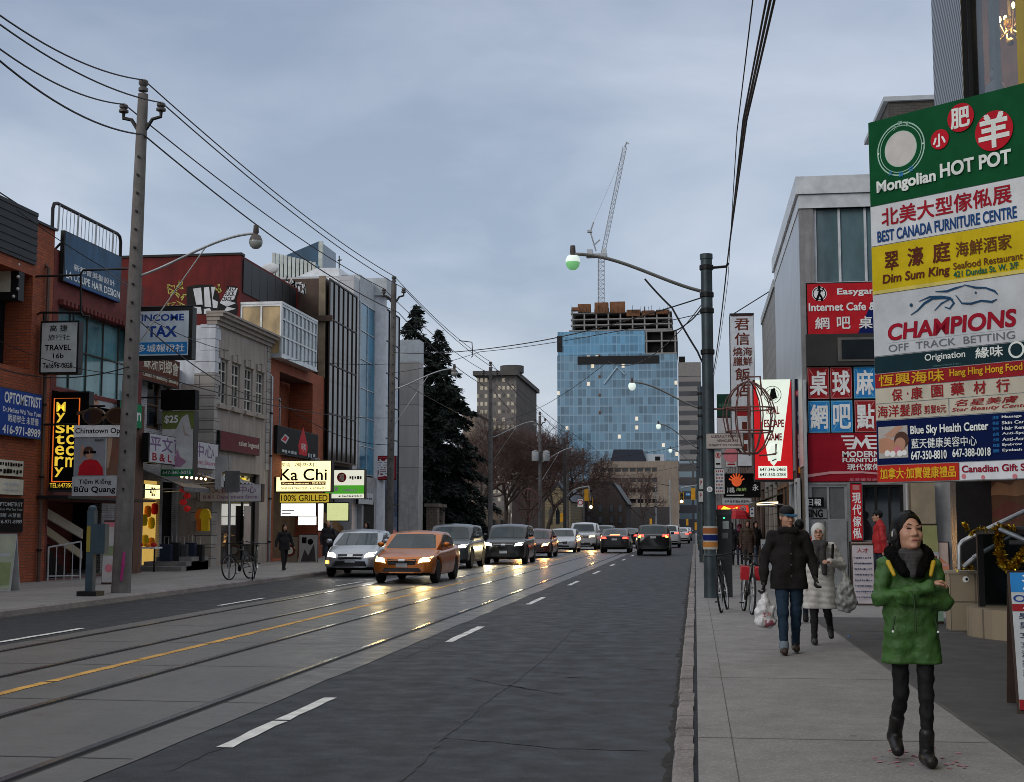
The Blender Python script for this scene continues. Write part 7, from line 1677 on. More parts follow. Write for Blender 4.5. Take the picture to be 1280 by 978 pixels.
    for s in (-1, 1):
        for wyc in (wy0, wy1):
            T = MB(); w2 = .105; xo = s * (hw - .125)
            T.lathe([(R * .64, -w2), (R - .03, -w2), (R, -w2 + .03), (R, w2 - .03), (R - .03, w2), (R * .64, w2)], (xo, wyc, R), TYRE, 28, 'x'); wh = T.build('wheel', t, smooth=True)
            Q = MB(); Q.lathe([(R * .65, -.09), (R * .65, .09)], (xo, wyc, R), RIM, 24, 'x'); Q.lathe([(0, .03), (R * .64, .03)] if s > 0 else [(0, -.03), (R * .64, -.03)], (xo, wyc, R), PLAST, 20, 'x')
            Q.lathe([(0, s * .09), (R * .15, s * .085), (R * .17, s * .04)], (xo, wyc, R), RIM, 12, 'x')
            for k in range(7):
                an = 2 * PI * k / 7; d = Vector((0, math.cos(an), math.sin(an))); e = Vector((0, -d.z, d.y)) * .028; c_ = Vector((xo + s * .075, wyc, R)); Q.prism([c_ + d * R * .1 - e, c_ + d * R * .1 + e, c_ + d * R * .66 + e * .8, c_ + d * R * .66 - e * .8], (s * .018, 0, 0), RIM)
            Q.build('rim', wh, smooth=True)
    if extra: extra(t, dpart, decal, S)
    return t
def beams(t, S_kind, y_, e=55, col=(1, .82, .5)):
    S = CARS[S_kind]; hw = S['W'] / 2
    for s in (-1, 1):
        l = bpy.data.lights.new('headlamp', 'SPOT'); l.energy = e; l.color = col; l.spot_size = math.radians(75); l.spot_blend = .8; l.shadow_soft_size = .16
        o = bpy.data.objects.new('headlamp_light', l); COL.objects.link(o); o.parent = t; o.location = (s * hw * .68, -.12, {'sedan': .66, 'hatch': .69, 'suv': .84, 'truck': .93}[S_kind]); o.rotation_euler = (math.radians(84), 0, PI)
P_OR = paint('orange_paint', (.55, .15, .010), .28, .6); P_SI = paint('silver_paint', (.42, .44, .47), .25, .6); P_GR = paint('graphite_paint', (.05, .06, .065)); P_BK = paint('black_paint', (.012, .014, .017)); P_RD = paint('wine_red_paint', (.10, .012, .012)); P_WH = paint('white_paint', (.55, .56, .58), .3, 0); P_CH = paint('charcoal_paint', (.028, .028, .032)); P_TN = paint('champagne_paint', (.30, .25, .2))
def amb_l(t, dp, dc, S): dp('indicator', [[(-S['W'] * .46, .42), (-S['W'] * .40, .42), (-S['W'] * .40, .52), (-S['W'] * .46, .52)]], 'f', AMB, .03, 3, 4)
c_ = car('hatch', 'silver hatchback nearest the left kerb with an amber corner lamp', -10.78, 42.0, P_SI, rz=.06, hl=HL, extra=amb_l); beams(c_, 'hatch', 0, 9, (1, .95, .85))
def taxi(t, dp, dc, S): dp('lower_lip', [[(-.55, .30), (.55, .30), (.5, .335), (-.5, .335)]], 'f', P_OR, .02, 2, 7)
c_ = car('sedan', 'orange sedan with glowing yellow headlights, nearest the camera', -8.1, 37.3, P_OR, hl=HLY, extra=taxi); beams(c_, 'sedan', 0, 42, (1, .72, .28))
c_ = car('suv', 'dark graphite crossover directly behind the orange sedan', -9.35, 50.6, P_GR, clad=True); beams(c_, 'suv', 0, 10)
c_ = car('suv', 'glossy black crossover with lit headlights heading toward us', -8.02, 57.0, P_BK, hl=HL); beams(c_, 'suv', 0, 75, (1, .80, .42))
c_ = car('sedan', 'wine red sedan tucked behind the black crossover', -8.2, 69.0, P_RD, hl=HLY); beams(c_, 'sedan', 0, 100, (1, .45, .12))
c_ = car('sedan', 'white sedan coming on behind the wine red one', -8.1, 82.5, P_WH, lights='off', fine=False)
c_ = car('truck', 'tall white pickup style vehicle with warm headlights behind the white sedan', -7.6, 92.0, P_WH, hl=HLY, fine=False, cat='pickup truck', clad=True); beams(c_, 'truck', 0, 170, (1, .5, .16))
car('sedan', 'dark sedan seen from behind with red brake lights glowing', -4.78, 81.5, P_CH, True, fine=False, brake=True)
def signal_r(t, dp, dc, S): dp('indicator', [[(s * S['W'] * .36, .98), (s * S['W'] * .47, .98), (s * S['W'] * .47, 1.1), (s * S['W'] * .36, 1.1)] for s in (-1, 1)], 'r', AMB, .02, 3, 4)
car('suv', 'black crossover seen from behind in the right lane', -2.28, 74.9, P_BK, True, clad=True, extra=signal_r, lights='on')
car('suv', 'white crossover seen from behind past the black one in the right lane', -2.05, 103, P_WH, True, fine=False)
car('sedan', 'champagne sedan facing us between the two right-lane crossovers', -3.3, 96, P_TN, fine=False, hl=HLY)
car('sedan', 'dark car between the red-lit sedan and the black crossover', -5.1, 103, P_CH, True, fine=False)
car('sedan', 'far pale car in the right lane near the horizon', -1.4, 128, P_WH, True, fine=False)
car('suv', 'far dark vehicle behind the white pickup with one lamp lit', -7.3, 108, P_GR, fine=False)
car('sedan', 'far red-lit car low in the middle of the road', -4.6, 135, P_RD, True, fine=False, brake=True)
car('hatch', 'farthest silver car near the right kerb poles', -1.2, 150, P_SI, True, fine=False)
# ------------------------------------------------------------------ people: one continuous surface per body and garment, from blended distance fields
def surface_net(S, o, h):
    ins = S < 0; nx, ny, nz = S.shape
    acc = np.zeros((nx - 1, ny - 1, nz - 1, 3), np.float32); cnt = np.zeros((nx - 1, ny - 1, nz - 1), np.float32)
    cross = []
    for ax in range(3):
        a = [slice(None)] * 3; b = [slice(None)] * 3; a[ax] = slice(0, -1); b[ax] = slice(1, None)
        m = ins[tuple(a)] != ins[tuple(b)]; I = np.argwhere(m); s0 = S[tuple(a)][m]; s1 = S[tuple(b)][m]; tt = s0 / (s0 - s1)
        p = I.astype(np.float32); p[:, ax] += tt; oth = [k for k in range(3) if k != ax]
        for d0 in (0, 1):
            for d1 in (0, 1):
                J = I.copy(); J[:, oth[0]] -= d0; J[:, oth[1]] -= d1
                ok = (J >= 0).all(1) & (J[:, 0] < nx - 1) & (J[:, 1] < ny - 1) & (J[:, 2] < nz - 1); K = J[ok]
                np.add.at(acc, (K[:, 0], K[:, 1], K[:, 2]), p[ok]); np.add.at(cnt, (K[:, 0], K[:, 1], K[:, 2]), 1)
        cross.append((I, s0 < 0, oth))
    act = cnt > 0; idx = -np.ones(cnt.shape, np.int64); idx[act] = np.arange(act.sum()); V = acc[act] / cnt[act][:, None] * h + np.array(o, np.float32)
    F = []
    for ax, (I, neg, oth) in enumerate(cross):
        ok = (I[:, oth[0]] > 0) & (I[:, oth[1]] > 0) & (I[:, oth[0]] < cnt.shape[oth[0]]) & (I[:, oth[1]] < cnt.shape[oth[1]]); I = I[ok]; neg = neg[ok]
        def cell(a, b): J = I.copy(); J[:, oth[0]] -= a; J[:, oth[1]] -= b; return idx[J[:, 0], J[:, 1], J[:, 2]]
        q = np.stack([cell(1, 1), cell(0, 1), cell(0, 0), cell(1, 0)], 1); fl = neg if ax != 1 else ~neg
        F.append(np.where(fl[:, None], q, q[:, ::-1]))
    return V, np.concatenate(F)
def field(pr, h, disp=None, clip=()):
    lo = np.full(3, 1e9); hi = -lo
    for p in pr:
        if p[0] == 'c': pts = np.array([p[1], p[2]]); r = max(p[3], p[4])
        elif p[0] == 'e': pts = np.array([p[1]]); r = max(p[2])
        else: continue
        lo = np.minimum(lo, pts.min(0) - r); hi = np.maximum(hi, pts.max(0) + r)
    lo -= .04; hi += .04; n = np.ceil((hi - lo) / h).astype(int) + 1
    S = np.full(n, .5, np.float32); ax = [lo[i] + h * np.arange(n[i]) for i in range(3)]
    for p in pr:
        op = p[0]; k = p[-1]
        if op == 'c': a, b = np.array(p[1], float), np.array(p[2], float); r = max(p[3], p[4]); l0 = np.minimum(a, b) - r - .06; l1 = np.maximum(a, b) + r + .06
        else: a = np.array(p[1], float); rr = np.array(p[2], float); l0 = a - rr.max() - .06; l1 = a + rr.max() + .06
        i0 = np.clip(((l0 - lo) / h).astype(int), 0, n - 1); i1 = np.clip(((l1 - lo) / h).astype(int) + 2, 1, n)
        sl = tuple(slice(i0[i], i1[i]) for i in range(3)); G = np.meshgrid(*[ax[i][sl[i]] for i in range(3)], indexing='ij')
        if op == 'c':
            d = b - a; dd = max(1e-9, d @ d); q = [G[i] - a[i] for i in range(3)]; tt = np.clip((q[0] * d[0] + q[1] * d[1] + q[2] * d[2]) / dd, 0, 1)
            D = np.sqrt(sum((q[i] - tt * d[i]) ** 2 for i in range(3))) - (p[3] + (p[4] - p[3]) * tt)
        else:
            k0 = np.sqrt(sum(((G[i] - a[i]) / rr[i]) ** 2 for i in range(3))) + 1e-9; k1 = np.sqrt(sum(((G[i] - a[i]) / rr[i] ** 2) ** 2 for i in range(3))) + 1e-9; D = k0 * (k0 - 1) / k1
        s = S[sl]; D = D.astype(np.float32)
        if op == 's': hh = np.clip(.5 - .5 * (s + D) / k, 0, 1); S[sl] = s * (1 - hh) + (-D) * hh + k * hh * (1 - hh)
        else: hh = np.clip(.5 + .5 * (D - s) / k, 0, 1); S[sl] = D + (s - D) * hh - k * hh * (1 - hh)
    G = None
    if disp is not None or clip:
        G = np.meshgrid(*ax, indexing='ij')
        if disp is not None: S += disp(*G).astype(np.float32)
        for pt_, nn in clip: S = np.maximum(S, sum((G[i] - pt_[i]) * nn[i] for i in range(3)).astype(np.float32))
    S[0] = S[-1] = .5; S[:, 0] = S[:, -1] = .5; S[:, :, 0] = S[:, :, -1] = .5
    return surface_net(S, lo, h)
def blob(name, parent, pr, m, h=.012, disp=None, clip=()):
    V, F = field(pr, h, disp, clip); me = bpy.data.meshes.new(name)
    me.from_pydata(V.tolist(), [], F.tolist()); me.polygons.foreach_set('use_smooth', [True] * len(me.polygons)); me.materials.append(m); me.update()
    o = bpy.data.objects.new(name, me); COL.objects.link(o); o.parent = parent; return o
def cloth(name, col, rough=.8, scale=14, b=.5, bs=22, sheen=True, **kw): return M(name, col, rough, var=.28, scale=scale, bmp=b, bsc=bs, **kw)
SKIN = M('skin', (.46, .25, .17), .5, var=.10, scale=20, bmp=.05)
LIP = M('lips', (.26, .08, .07), .45, bmp=0); EYEB = M('eye_dark', (.015, .01, .01), .3, bmp=0); EYEW = M('eye_white', (.5, .47, .44), .3, bmp=0)
HAIRK = M('black_hair', (.0035, .003, .003), .42, var=.5, scale=60, bmp=.35, bsc=150, spec=.16)
def rot(p, yaw, pitch=0, roll=0):
    v = Matrix.Rotation(yaw, 3, 'Z') @ Matrix.Rotation(roll, 3, 'Y') @ Matrix.Rotation(pitch, 3, 'X') @ Vector(p); return v
def wrinkle(a, f, seed):
    r = random.Random(seed); W = [(r.uniform(-f, f), r.uniform(-f, f), r.uniform(-f, f) * 1.4, r.uniform(0, 6)) for _ in range(7)]
    def d(x, y, z): return a / 3 * sum(np.sin(q[0] * x + q[1] * y + q[2] * z + q[3] + 1.3 * np.sin(q[2] * x - q[0] * z)) for q in W)
    return d
def puff(a, period, z0=0.0, base=None):
    def d(x, y, z): return a * (.6 - np.abs(np.sin(PI * (z - z0 + .012 * np.sin(9 * x)) / period))) + (base(x, y, z) if base else 0)
    return d
def hand_prims(w, d, s=1.0, curl=.5, side=1, r=.0088, k=.006):
    """palm, four bent fingers of unequal length and a thumb; w wrist, d pointing along the hand."""
    w = Vector(w); d = Vector(d).normalized(); across = Vector((0, 1, 0)) if abs(d.y) < .8 else Vector((1, 0, 0)); across = (across - d * across.dot(d)).normalized(); nrm = d.cross(across) * side
    pr = []; r *= s
    for i, L in enumerate((.066, .075, .070, .055)):
        o = across * ((i - 1.5) * .0205 * s); a = w + o * .7 + d * .015 * s; b = w + o + d * .085 * s; pr.append(('c', a, b, .013 * s, .0115 * s, .012))
        e1 = b + (d * math.cos(curl) - nrm * math.sin(curl)) * L * .5 * s; e2 = e1 + (d * math.cos(curl * 2.3) - nrm * math.sin(curl * 2.3)) * L * .5 * s
        pr += [('c', b, e1, r * 1.1, r, k), ('c', e1, e2, r, r * .85, k)]
    a = w + d * .02 * s - across * .022 * s; b = a + (d * .6 - across * .75 - nrm * .25).normalized() * .045 * s; pr += [('c', a, b, r * 1.4, r * 1.15, .01), ('c', b, b + (d * .85 - across * .25 - nrm * .4).normalized() * .034 * s, r * 1.15, r * .9, k)]
    return pr
def person(label, pos, H, rz=0.0, skin=None, top=None, hem=.50, legs=None, pants=None, shoe=None, arms=None, hair='short', hairm=None, hat=None, head=(0, 0, 0), bulk=1.0, h=.016, group=None, face=False, disp=None, flare=1.0, sw=1.0, extra=None, eyes='open', hands=True, hips=0.0, boot=0.0, fhead=1.0):
    skin = skin or SKIN
    t = thing('person', label, 'person', pos, group, rz); ORG[t.name] = Matrix()
    z = lambda k: k * H; J = lambda p: Vector(p) * H
    legs = legs or (((-.055, .0, .285), (-.055, .03, .045)), ((.055, -.02, .285), (.055, -.05, .045)))
    arms = arms or (((-.155, .02, .63), (-.15, -.03, .49)), ((.155, .03, .63), (.15, .05, .49)))
    hc = J((head[3] if len(head) > 3 else 0, -.012, .932)); s = H / 1.72 * fhead; R3 = lambda p: hc + rot(Vector(p) * s, head[0], head[1], head[2])
    B = [('e', R3((0, .015, .035)), tuple(Vector((.076, .094, .096)) * s), .02), ('e', R3((0, -.020, -.022)), tuple(Vector((.066, .074, .088)) * s), .02), ('e', R3((0, -.038, -.078)), tuple(Vector((.047, .048, .036)) * s), .025)]
    if face:
        for q in (-1, 1): B += [('e', R3((q * .037, -.064, -.028)), (.027 * s,) * 3, .02), ('e', R3((q * .078, .012, -.004)), (.013 * s, .022 * s, .033 * s), .008)]
        B += [('c', R3((-.044, -.080, .030)), R3((.044, -.080, .030)), .011 * s, .011 * s, .018)]
        for q in (-1, 1): B += [('s', R3((q * .033, -.099, .010)), (.019 * s, .013 * s, .010 * s), .010)]
        B += [('c', R3((0, -.086, .012)), R3((0, -.109, -.028)), .0085 * s, .0135 * s, .010), ('e', R3((.013, -.098, -.033)), (.010 * s,) * 3, .006), ('e', R3((-.013, -.098, -.033)), (.010 * s,) * 3, .006)]
        B += [('c', R3((-.021, -.089, -.060)), R3((.021, -.089, -.060)), .0075 * s, .0075 * s, .008), ('c', R3((-.017, -.088, -.071)), R3((.017, -.088, -.071)), .008 * s, .008 * s, .008), ('e', R3((0, -.078, -.098)), (.022 * s, .018 * s, .016 * s), .015)]
    else: B += [('c', R3((0, -.085, .01)), R3((0, -.108, -.03)), .010 * s, .015 * s, .012)]
    B += [('c', R3((0, .018, -.07)), J((0, .018, .80)), .050 * s, .062 * s, .03), ('c', J((0, .02, .80)), J((0, .01, .56)), .085 * H / 1.72, .10 * H / 1.72, .05), ('c', J((-.10 * sw, .02, .80)), J((.10 * sw, .02, .80)), .05 * H / 1.72, .05 * H / 1.72, .05)]
    sh = [J((-.108 * sw, .015, .805)), J((.108 * sw, .015, .805))]; hp = [J((-.05, 0, .52)), J((.05, 0, .52))]
    for i in (0, 1):
        e, w = J(arms[i][0]), J(arms[i][1]); B += [('c', sh[i], e, .042 * s, .034 * s, .03), ('c', e, w, .034 * s, .026 * s, .02)]
        if hands: B += hand_prims(w, (w - e), s, .55, 1 if i == 0 else -1)
        kn, an = J(legs[i][0]), J(legs[i][1]); B += [('c', hp[i], kn, .055 * s, .034 * s, .04), ('c', kn, an, .032 * s, .024 * s, .03), ('c', an, an + Vector((0, -.03, -.03)) * s, .022 * s, .018 * s, .01)]
    blob('body', t, B, skin, min(h, .008 if face else h))
    if face:
        for q in (-1, 1):
            mb = MB()
            if eyes == 'open': mb.ball((0, 0, 0), (.0125 * s, .006 * s, .0052 * s), EYEW, 10, 6); mb.ball((0, -.004 * s, 0), (.0058 * s, .0045 * s, .0055 * s), EYEB, 8, 6); mb.ball((0, -.001 * s, .006 * s), (.0165 * s, .006 * s, .0026 * s), EYEB, 8, 5)
            else: mb.ball((0, -.001, 0), (.0175 * s, .0075 * s, .0040 * s), EYEB, 10, 6)
            mb.v = [tuple(R3((q * .033, -.0885, .010)) + rot(v, head[0], head[1], head[2])) for v in mb.v]; mb.build('eye', t, smooth=True)
            mb = MB(); mb.tube([R3((q * .014, -.094, .030)), R3((q * .034, -.093, .037)), R3((q * .052, -.080, .031))], [.0022 * s, .0038 * s, .0022 * s], EYEB, 6); mb.build('eyebrow', t, smooth=True)
        mb = MB(); mb.tube([R3((-.022, -.093, -.0655)), R3((-.01, -.0985, -.0648)), R3((.01, -.0985, -.0648)), R3((.022, -.093, -.0655))], [.003 * s, .0068 * s, .0068 * s, .003 * s], LIP, 8); mb.build('mouth', t, smooth=True)
    hm = hairm or HAIRK; HB = [('e', R3((0, .022, .045)), tuple(Vector((.087, .104, .103)) * s), .02)]
    cutf = [('s', R3((0, -.122, -.012)), (.076 * s, .102 * s, .116 * s), .010)]
    if hair == 'bob': HB += [('e', R3((q * .066, .042, -.055)), (.032 * s, .052 * s, .095 * s), .03) for q in (-1, 1)] + [('e', R3((0, .06, -.06)), (.085 * s, .055 * s, .11 * s), .03)]
    if hair == 'long': HB += [('e', R3((q * .06, .03, -.10)), (.04 * s, .06 * s, .16 * s), .03) for q in (-1, 1)] + [('e', R3((0, .06, -.10)), (.085 * s, .05 * s, .17 * s), .03)]
    if hair == 'hood': HB = [('e', R3((0, .03, .02)), tuple(Vector((.108, .122, .128)) * s), .02), ('c', R3((0, .03, -.08)), J((0, .03, .83)), .09 * s, .11 * s, .04)]; cutf = [('s', R3((0, -.13, -.02)), (.070 * s, .09 * s, .092 * s), .015)]
    if hair == 'bun': HB += [('e', R3((0, .12, .02)), (.04 * s,) * 3, .02)]
    if hair != 'none': blob('hood' if hair == 'hood' else 'hair', t, HB + cutf, hm, min(h, .009 if face else h), (lambda x, y, z: .0028 * np.sin(190 * x + 6 * np.sin(30 * z)) * np.sin(150 * y + 20 * z)) if face and hair != 'hood' else None, clip=[] if hair in ('hood', 'long', 'bob') else [(R3((0, 0, -.055)), (0, 0, -1))])
    if hat:
        hb = [('e', R3((0, .016, .070)), tuple(Vector((.092, .108, .075)) * s), .02)]
        o = blob('cap', t, hb, hat[0], min(h, .010), clip=[(R3((0, -.04, .045)), (0, .05, -1))])
        if hat[1]: mb = MB(); mb.prism([R3((q * math.sin(a) * .088, -.075 - math.cos(a) * .075, .048 - .018 * math.cos(a))) for a, q in [(-1.5 + .3 * i, 1) for i in range(11)]], Vector((0, .0, -.012)) , hat[1]); mb.build('cap_peak', t)
    b = bulk * H / 1.72; T = [('c', J((0, .015, .775)), J((0, .01, .60)), .130 * b, .140 * b, .06), ('c', J((-.085 * sw, .015, .79)), J((.085 * sw, .015, .79)), .075 * b, .075 * b, .06), ('c', J((-.04 * flare, .0, .62)), J((-.055 * flare, .0, hem - .03)), .120 * b, .125 * b * flare, .06), ('c', J((.04 * flare, .0, .62)), J((.055 * flare, .0, hem - .03)), .115 * b, .125 * b * flare, .06), ('c', J((-.058 * sw, .01, .66)), J((.058 * sw, .01, .66)), .112 * b, .112 * b, .06), ('c', J((0, .02, .82)), J((0, .012, .862)), .078 * b, .07 * b, .03)]
    for i in (0, 1):
        e, w = J(arms[i][0]), J(arms[i][1]); T += [('c', sh[i], e, .068 * b, .058 * b, .025), ('c', e, w, .058 * b, .046 * b, .022)]
    blob('coat', t, T, top, h if not face else .010, disp, [((0, 0, hem * H), (0, 0, -1))])
    P = [('c', J((-.02, .01, .53)), J((.02, .01, .53)), .095 * s, .095 * s, .04)]
    for i in (0, 1):
        kn, an = J(legs[i][0]), J(legs[i][1]); P += [('c', hp[i], kn, .088 * s * (1 + hips), .060 * s * (1 + hips), .03), ('c', kn, kn.lerp(an, .35), .058 * s * (1 + hips), .056 * s * (1 + hips), .03), ('c', kn.lerp(an, .35), an + Vector((0, 0, .012)), .055 * s * (1 + hips), .042 * s * (1 + hips) + max(0, hips) * .05, .02)]
    blob('trousers', t, P, pants, h if not face else .010, wrinkle(.0035, 55, 5))
    for i in (0, 1):
        kn, an = J(legs[i][0]), J(legs[i][1]); lift = legs[i][1][2] - .045; ft = rot((0, -.145 * s, -.028 * s), 0, .9 * min(1, lift * 9) if lift > .005 else 0) if True else 0
        blob('shoe', t, [('c', an + (kn - an).normalized() * (.045 + boot) + Vector((0, .004, 0)), an + Vector((0, .026, -.024)) * s, .047 * s, .043 * s, .02), ('c', an + Vector((0, .025, -.032)) * s, an + ft, .045 * s, .040 * s, .025)], shoe, min(h, .012), clip=[((0, 0, .004), (0, 0, -1))] if lift < .005 else [])
    if extra: extra(t, R3, J, s)
    return t
def foot(px, py, z=SWZ): x, y = on_z(px, py, z); return x, y

# --- woman in the green jacket, arms crossed, walking toward us
GX_, GY_ = foot(1144, 956); GRN = cloth('green_padded_nylon', (.038, .100, .022), .55, 9, .9, 26); FUR = M('black_fur', (.006, .0055, .0055), 1.0, var=.5, scale=80, bmp=1, bsc=140, spec=.05)
def gextra(t, R3, J, s):
    blob('fur_collar', t, [('c', J((-.058, -.010, .842)), J((-.030, -.072, .775)), .052, .034, .03), ('c', J((.058, -.010, .842)), J((.030, -.072, .775)), .052, .034, .03), ('c', J((-.055, .045, .850)), J((.055, .045, .850)), .055, .055, .04), ('c', J((-.055, .045, .850)), J((-.058, -.01, .842)), .055, .052, .03), ('c', J((.055, .045, .850)), J((.058, -.01, .842)), .055, .052, .03)], FUR, .010, wrinkle(.006, 130, 3))
    SC_ = panel_mat('plaid_scarf', (.035, .032, .034), .022, .022, .0022, (.055, .052, .052), .9); blob('scarf', t, [('c', J((-.025, -.045, .85)), J((.025, -.045, .85)), .042, .042, .03), ('c', J((0, -.055, .83)), J((.0, -.078, .765)), .042, .028, .03)], SC_, .010, wrinkle(.004, 60, 2))
    sm = MB(); HS = M('hair_strand', (.012, .010, .009), .4, bmp=0, spec=.4); hr_ = random.Random(5)
    for q in (-1, 1):
        for k in range(70):
            y_ = -.072 + .155 * k / 69; e_ = math.sqrt(max(.05, 1 - (y_ / .108) ** 2)); P_ = []
            for i in range(10):
                f_ = i / 9; a_ = min(1.62, f_ * 2.3 + .03); dn = max(0, f_ * 2.3 - 1.6) * .13; P_.append(R3((q * (math.sin(a_) * .0905 * e_ + dn * .15 + hr_.uniform(-.001, .001)), .022 + y_ + .055 * f_ * (1 if y_ < 0 else .3) + .02 * f_, .045 + math.cos(a_) * .1065 * e_ - dn)))
            sm.tube(P_, [.0030] * 8 + [.0024, .001], HS, 4, cap=False)
    sm.build('hair_strand', t, smooth=True)
    YP_ = M('yellow_trim', (.45, .30, .02), .5, bmp=0)
    for q in (-1, 1): blob('shoulder_patch', t, [('c', J((q * .090, -.035, .815)), J((q * .072, -.070, .765)), .017, .013, .01)], YP_, .008)
    mb = MB(); mb.tube([J((-.005, -.112, .71)), J((.0, -.114, .62)), J((.0, -.112, .535))], .006, M('zip', (.02, .05, .015), .5), 6); mb.build('zip', t, smooth=True)
    for q in (-1, 1): mb = MB(); mb.tube([J((q * .078, -.098, .60)), J((q * .088, -.098, .545))], .006, M('pocket_zip', (.015, .04, .012), .4), 6); mb.build('pocket', t, smooth=True); mb = MB(); mb.ball(J((q * .088, -.108, .54)), .008, WHITE, 6, 5); mb.build('zip_pull', t)
    for q in (-1,): mb = MB(); mb.ball(R3((q * .092, .0, -.015)), (.022, .038, .042), M('earpiece', (.03, .03, .03), .3), 10, 8); mb.ball(R3((q * .112, -.012, -.012)), (.004, .012, .02), WHITE, 8, 6); mb.build('ear_muff', t, smooth=True)  # the small white oval on the black muff is a painted highlight
    blob('sleeve_hand', t, hand_prims(J((.058, -.112, .730)), (.9, .35, .2), .85, .6, 1), SKIN, .006)
wg = wrinkle(.0045, 55, 9)
def gdisp(x, y, z): return wg(x, y, z) + np.where(z < 1.0, .004 * (.5 - np.abs(np.sin(PI * (z - .80) / .10))), .0035 * np.sin(85 * z + 30 * x + 3 * np.sin(20 * x)))
person('woman in a green padded jacket with crossed arms walking toward the camera', (GX_, GY_, SWZ), 1.57, top=GRN, hem=.405, pants=cloth('black_leggings', (.006, .006, .007), .75), shoe=M('black_boot', (.013, .012, .012), .4),
       legs=(((-.042, .035, .285), (-.056, .15, .105)), ((.050, -.01, .28), (.048, -.005, .048))), arms=(((-.130, -.03, .665), (.060, -.118, .722)), ((.130, -.03, .650), (-.055, -.105, .672))), hair='bob', head=(.20, -.24, .06), face=True, h=.010, bulk=.90, sw=.86, boot=.075, hips=-.25, disp=gdisp, extra=gextra, eyes='closed', flare=1.02, hands=False, fhead=1.13)
# --- man in black with cap, carrying a plastic bag
MX_, MY_ = foot(988, 818); BLKW = cloth('black_wool', (.010, .0085, .0085), .9, 30, .5, 60); GLV = M('black_glove', (.016, .014, .014), .6)
def mextra(t, R3, J, s):
    wL = J((-.172, -.045, .485)); wR = J((.175, -.03, .53))
    blob('glove', t, [('c', wL + Vector((0, 0, .05)), wL, .034, .036, .02)] + hand_prims(wL, (0, -.15, -1), 1.12, .95, 1, .0105), GLV, .006); blob('glove', t, [('c', wR + Vector((0, 0, .05)), wR, .034, .036, .02)] + hand_prims(wR, (-.05, -.25, -1), 1.12, .7, -1, .0105), GLV, .006)
    blob('collar', t, [('c', J((-.05, -.04, .845)), J((.05, -.04, .845)), .045, .045, .03), ('e', J((0, .04, .855)), (.085, .06, .04), .03)], BLKW, .010)
    for k in range(4): mb = MB(); mb.ball(J((.012, -.098 + (.012 if k == 0 else 0), .76 - .075 * k)), .010, M('button', (.10, .09, .08), .3), 8, 6); mb.build('button', t)
    mb = MB(); mb.tube([J((.012, -.092, .79)), J((.012, -.10, .66)), J((.012, -.10, .49))], .004, BLK, 5); mb.build('placket', t)
    blob('jean_cuff', t, [('c', J((-.045, -.055, .075)), J((-.045, -.055, .055)), .058, .060, .01)], M('denim_cuff', (.16, .20, .24), .8), .010)
man = person('man in a black wool coat, dark cap and blue jeans walking toward us', (MX_, MY_, SWZ), 1.73, top=BLKW, hem=.445, pants=cloth('blue_denim', (.012, .030, .055), .85, 6, .4, 80), shoe=M('brown_shoe', (.035, .022, .018), .5),
       legs=(((-.048, -.045, .285), (-.045, -.055, .045)), ((.045, .03, .285), (.045, .12, .055))), arms=(((-.165, .01, .645), (-.170, -.045, .505)), ((.160, .03, .65), (.172, -.03, .55))), hair='short', hairm=M('grey_hair', (.10, .095, .09), .7), hat=(M('black_cap', (.012, .012, .014), .8), M('cap_peak_blue', (.02, .10, .20), .7)), head=(.42, .06, .03, -.005), face=True, h=.012, bulk=1.08, disp=wrinkle(.007, 26, 4), extra=mextra, hands=False, hips=.06, sw=.95)
def plastic_bag(label, top, wd, ht, m, content, seed, name='plastic_bag', y=0):
    t = thing(name, label, 'bag', tuple(top)); ORG[t.name] = Matrix()
    w1 = wrinkle(.012, 38, seed); pr = [('c', (0, 0, -.02), (0, 0, -.16 * ht / .43), .012, wd * .34, .03), ('e', (0, 0, -ht * .68), (wd * .5, wd * .36, ht * .33), .06), ('e', (wd * .06, 0, -ht * .82), (wd * .47, wd * .34, ht * .18), .05)]
    blob('bag', t, pr, m, .010, lambda x, y_, z: w1(x, y_, z) + .006 * np.sin(60 * np.arctan2(y_, x)) * np.clip(-z * 3, 0, 1) * np.clip(1.4 + z * 4, 0, 1))
    mb = MB(); mb.tube([(-.02, 0, .02), (-.03, 0, -.06)], .006, m, 6); mb.tube([(.02, 0, .02), (.03, 0, -.06)], .006, m, 6); mb.build('handle', t)
    if content: blob('contents', t, [('e', (wd * .1, -.012, -ht * .84), (wd * .44, wd * .34, ht * .14), .04)], content, .010, wrinkle(.006, 40, seed + 1))
    return t
wl_ = Vector((MX_ - .172 * 1.73, MY_ - .06 * 1.73, SWZ + .435 * 1.73))
bg = plastic_bag('white plastic shopping bag with reddish contents hanging from the gloved hand', wl_, .245, .44, M('white_polythene', (.55, .55, .57), .35, spec=.6), M('red_contents', (.30, .10, .13), .5), 11)
mb = MB(); Pb = Panel((-.03, -.105, -.30), (1, 0, 0), .1, .05); Pb.text(mb, '生', .0, .45, 0, 1, DRED, .01, d=.012); Pb.text(mb, '源', .5, 1, .1, 1, DRED, .01, d=.012); mb.build('lettering', bg)
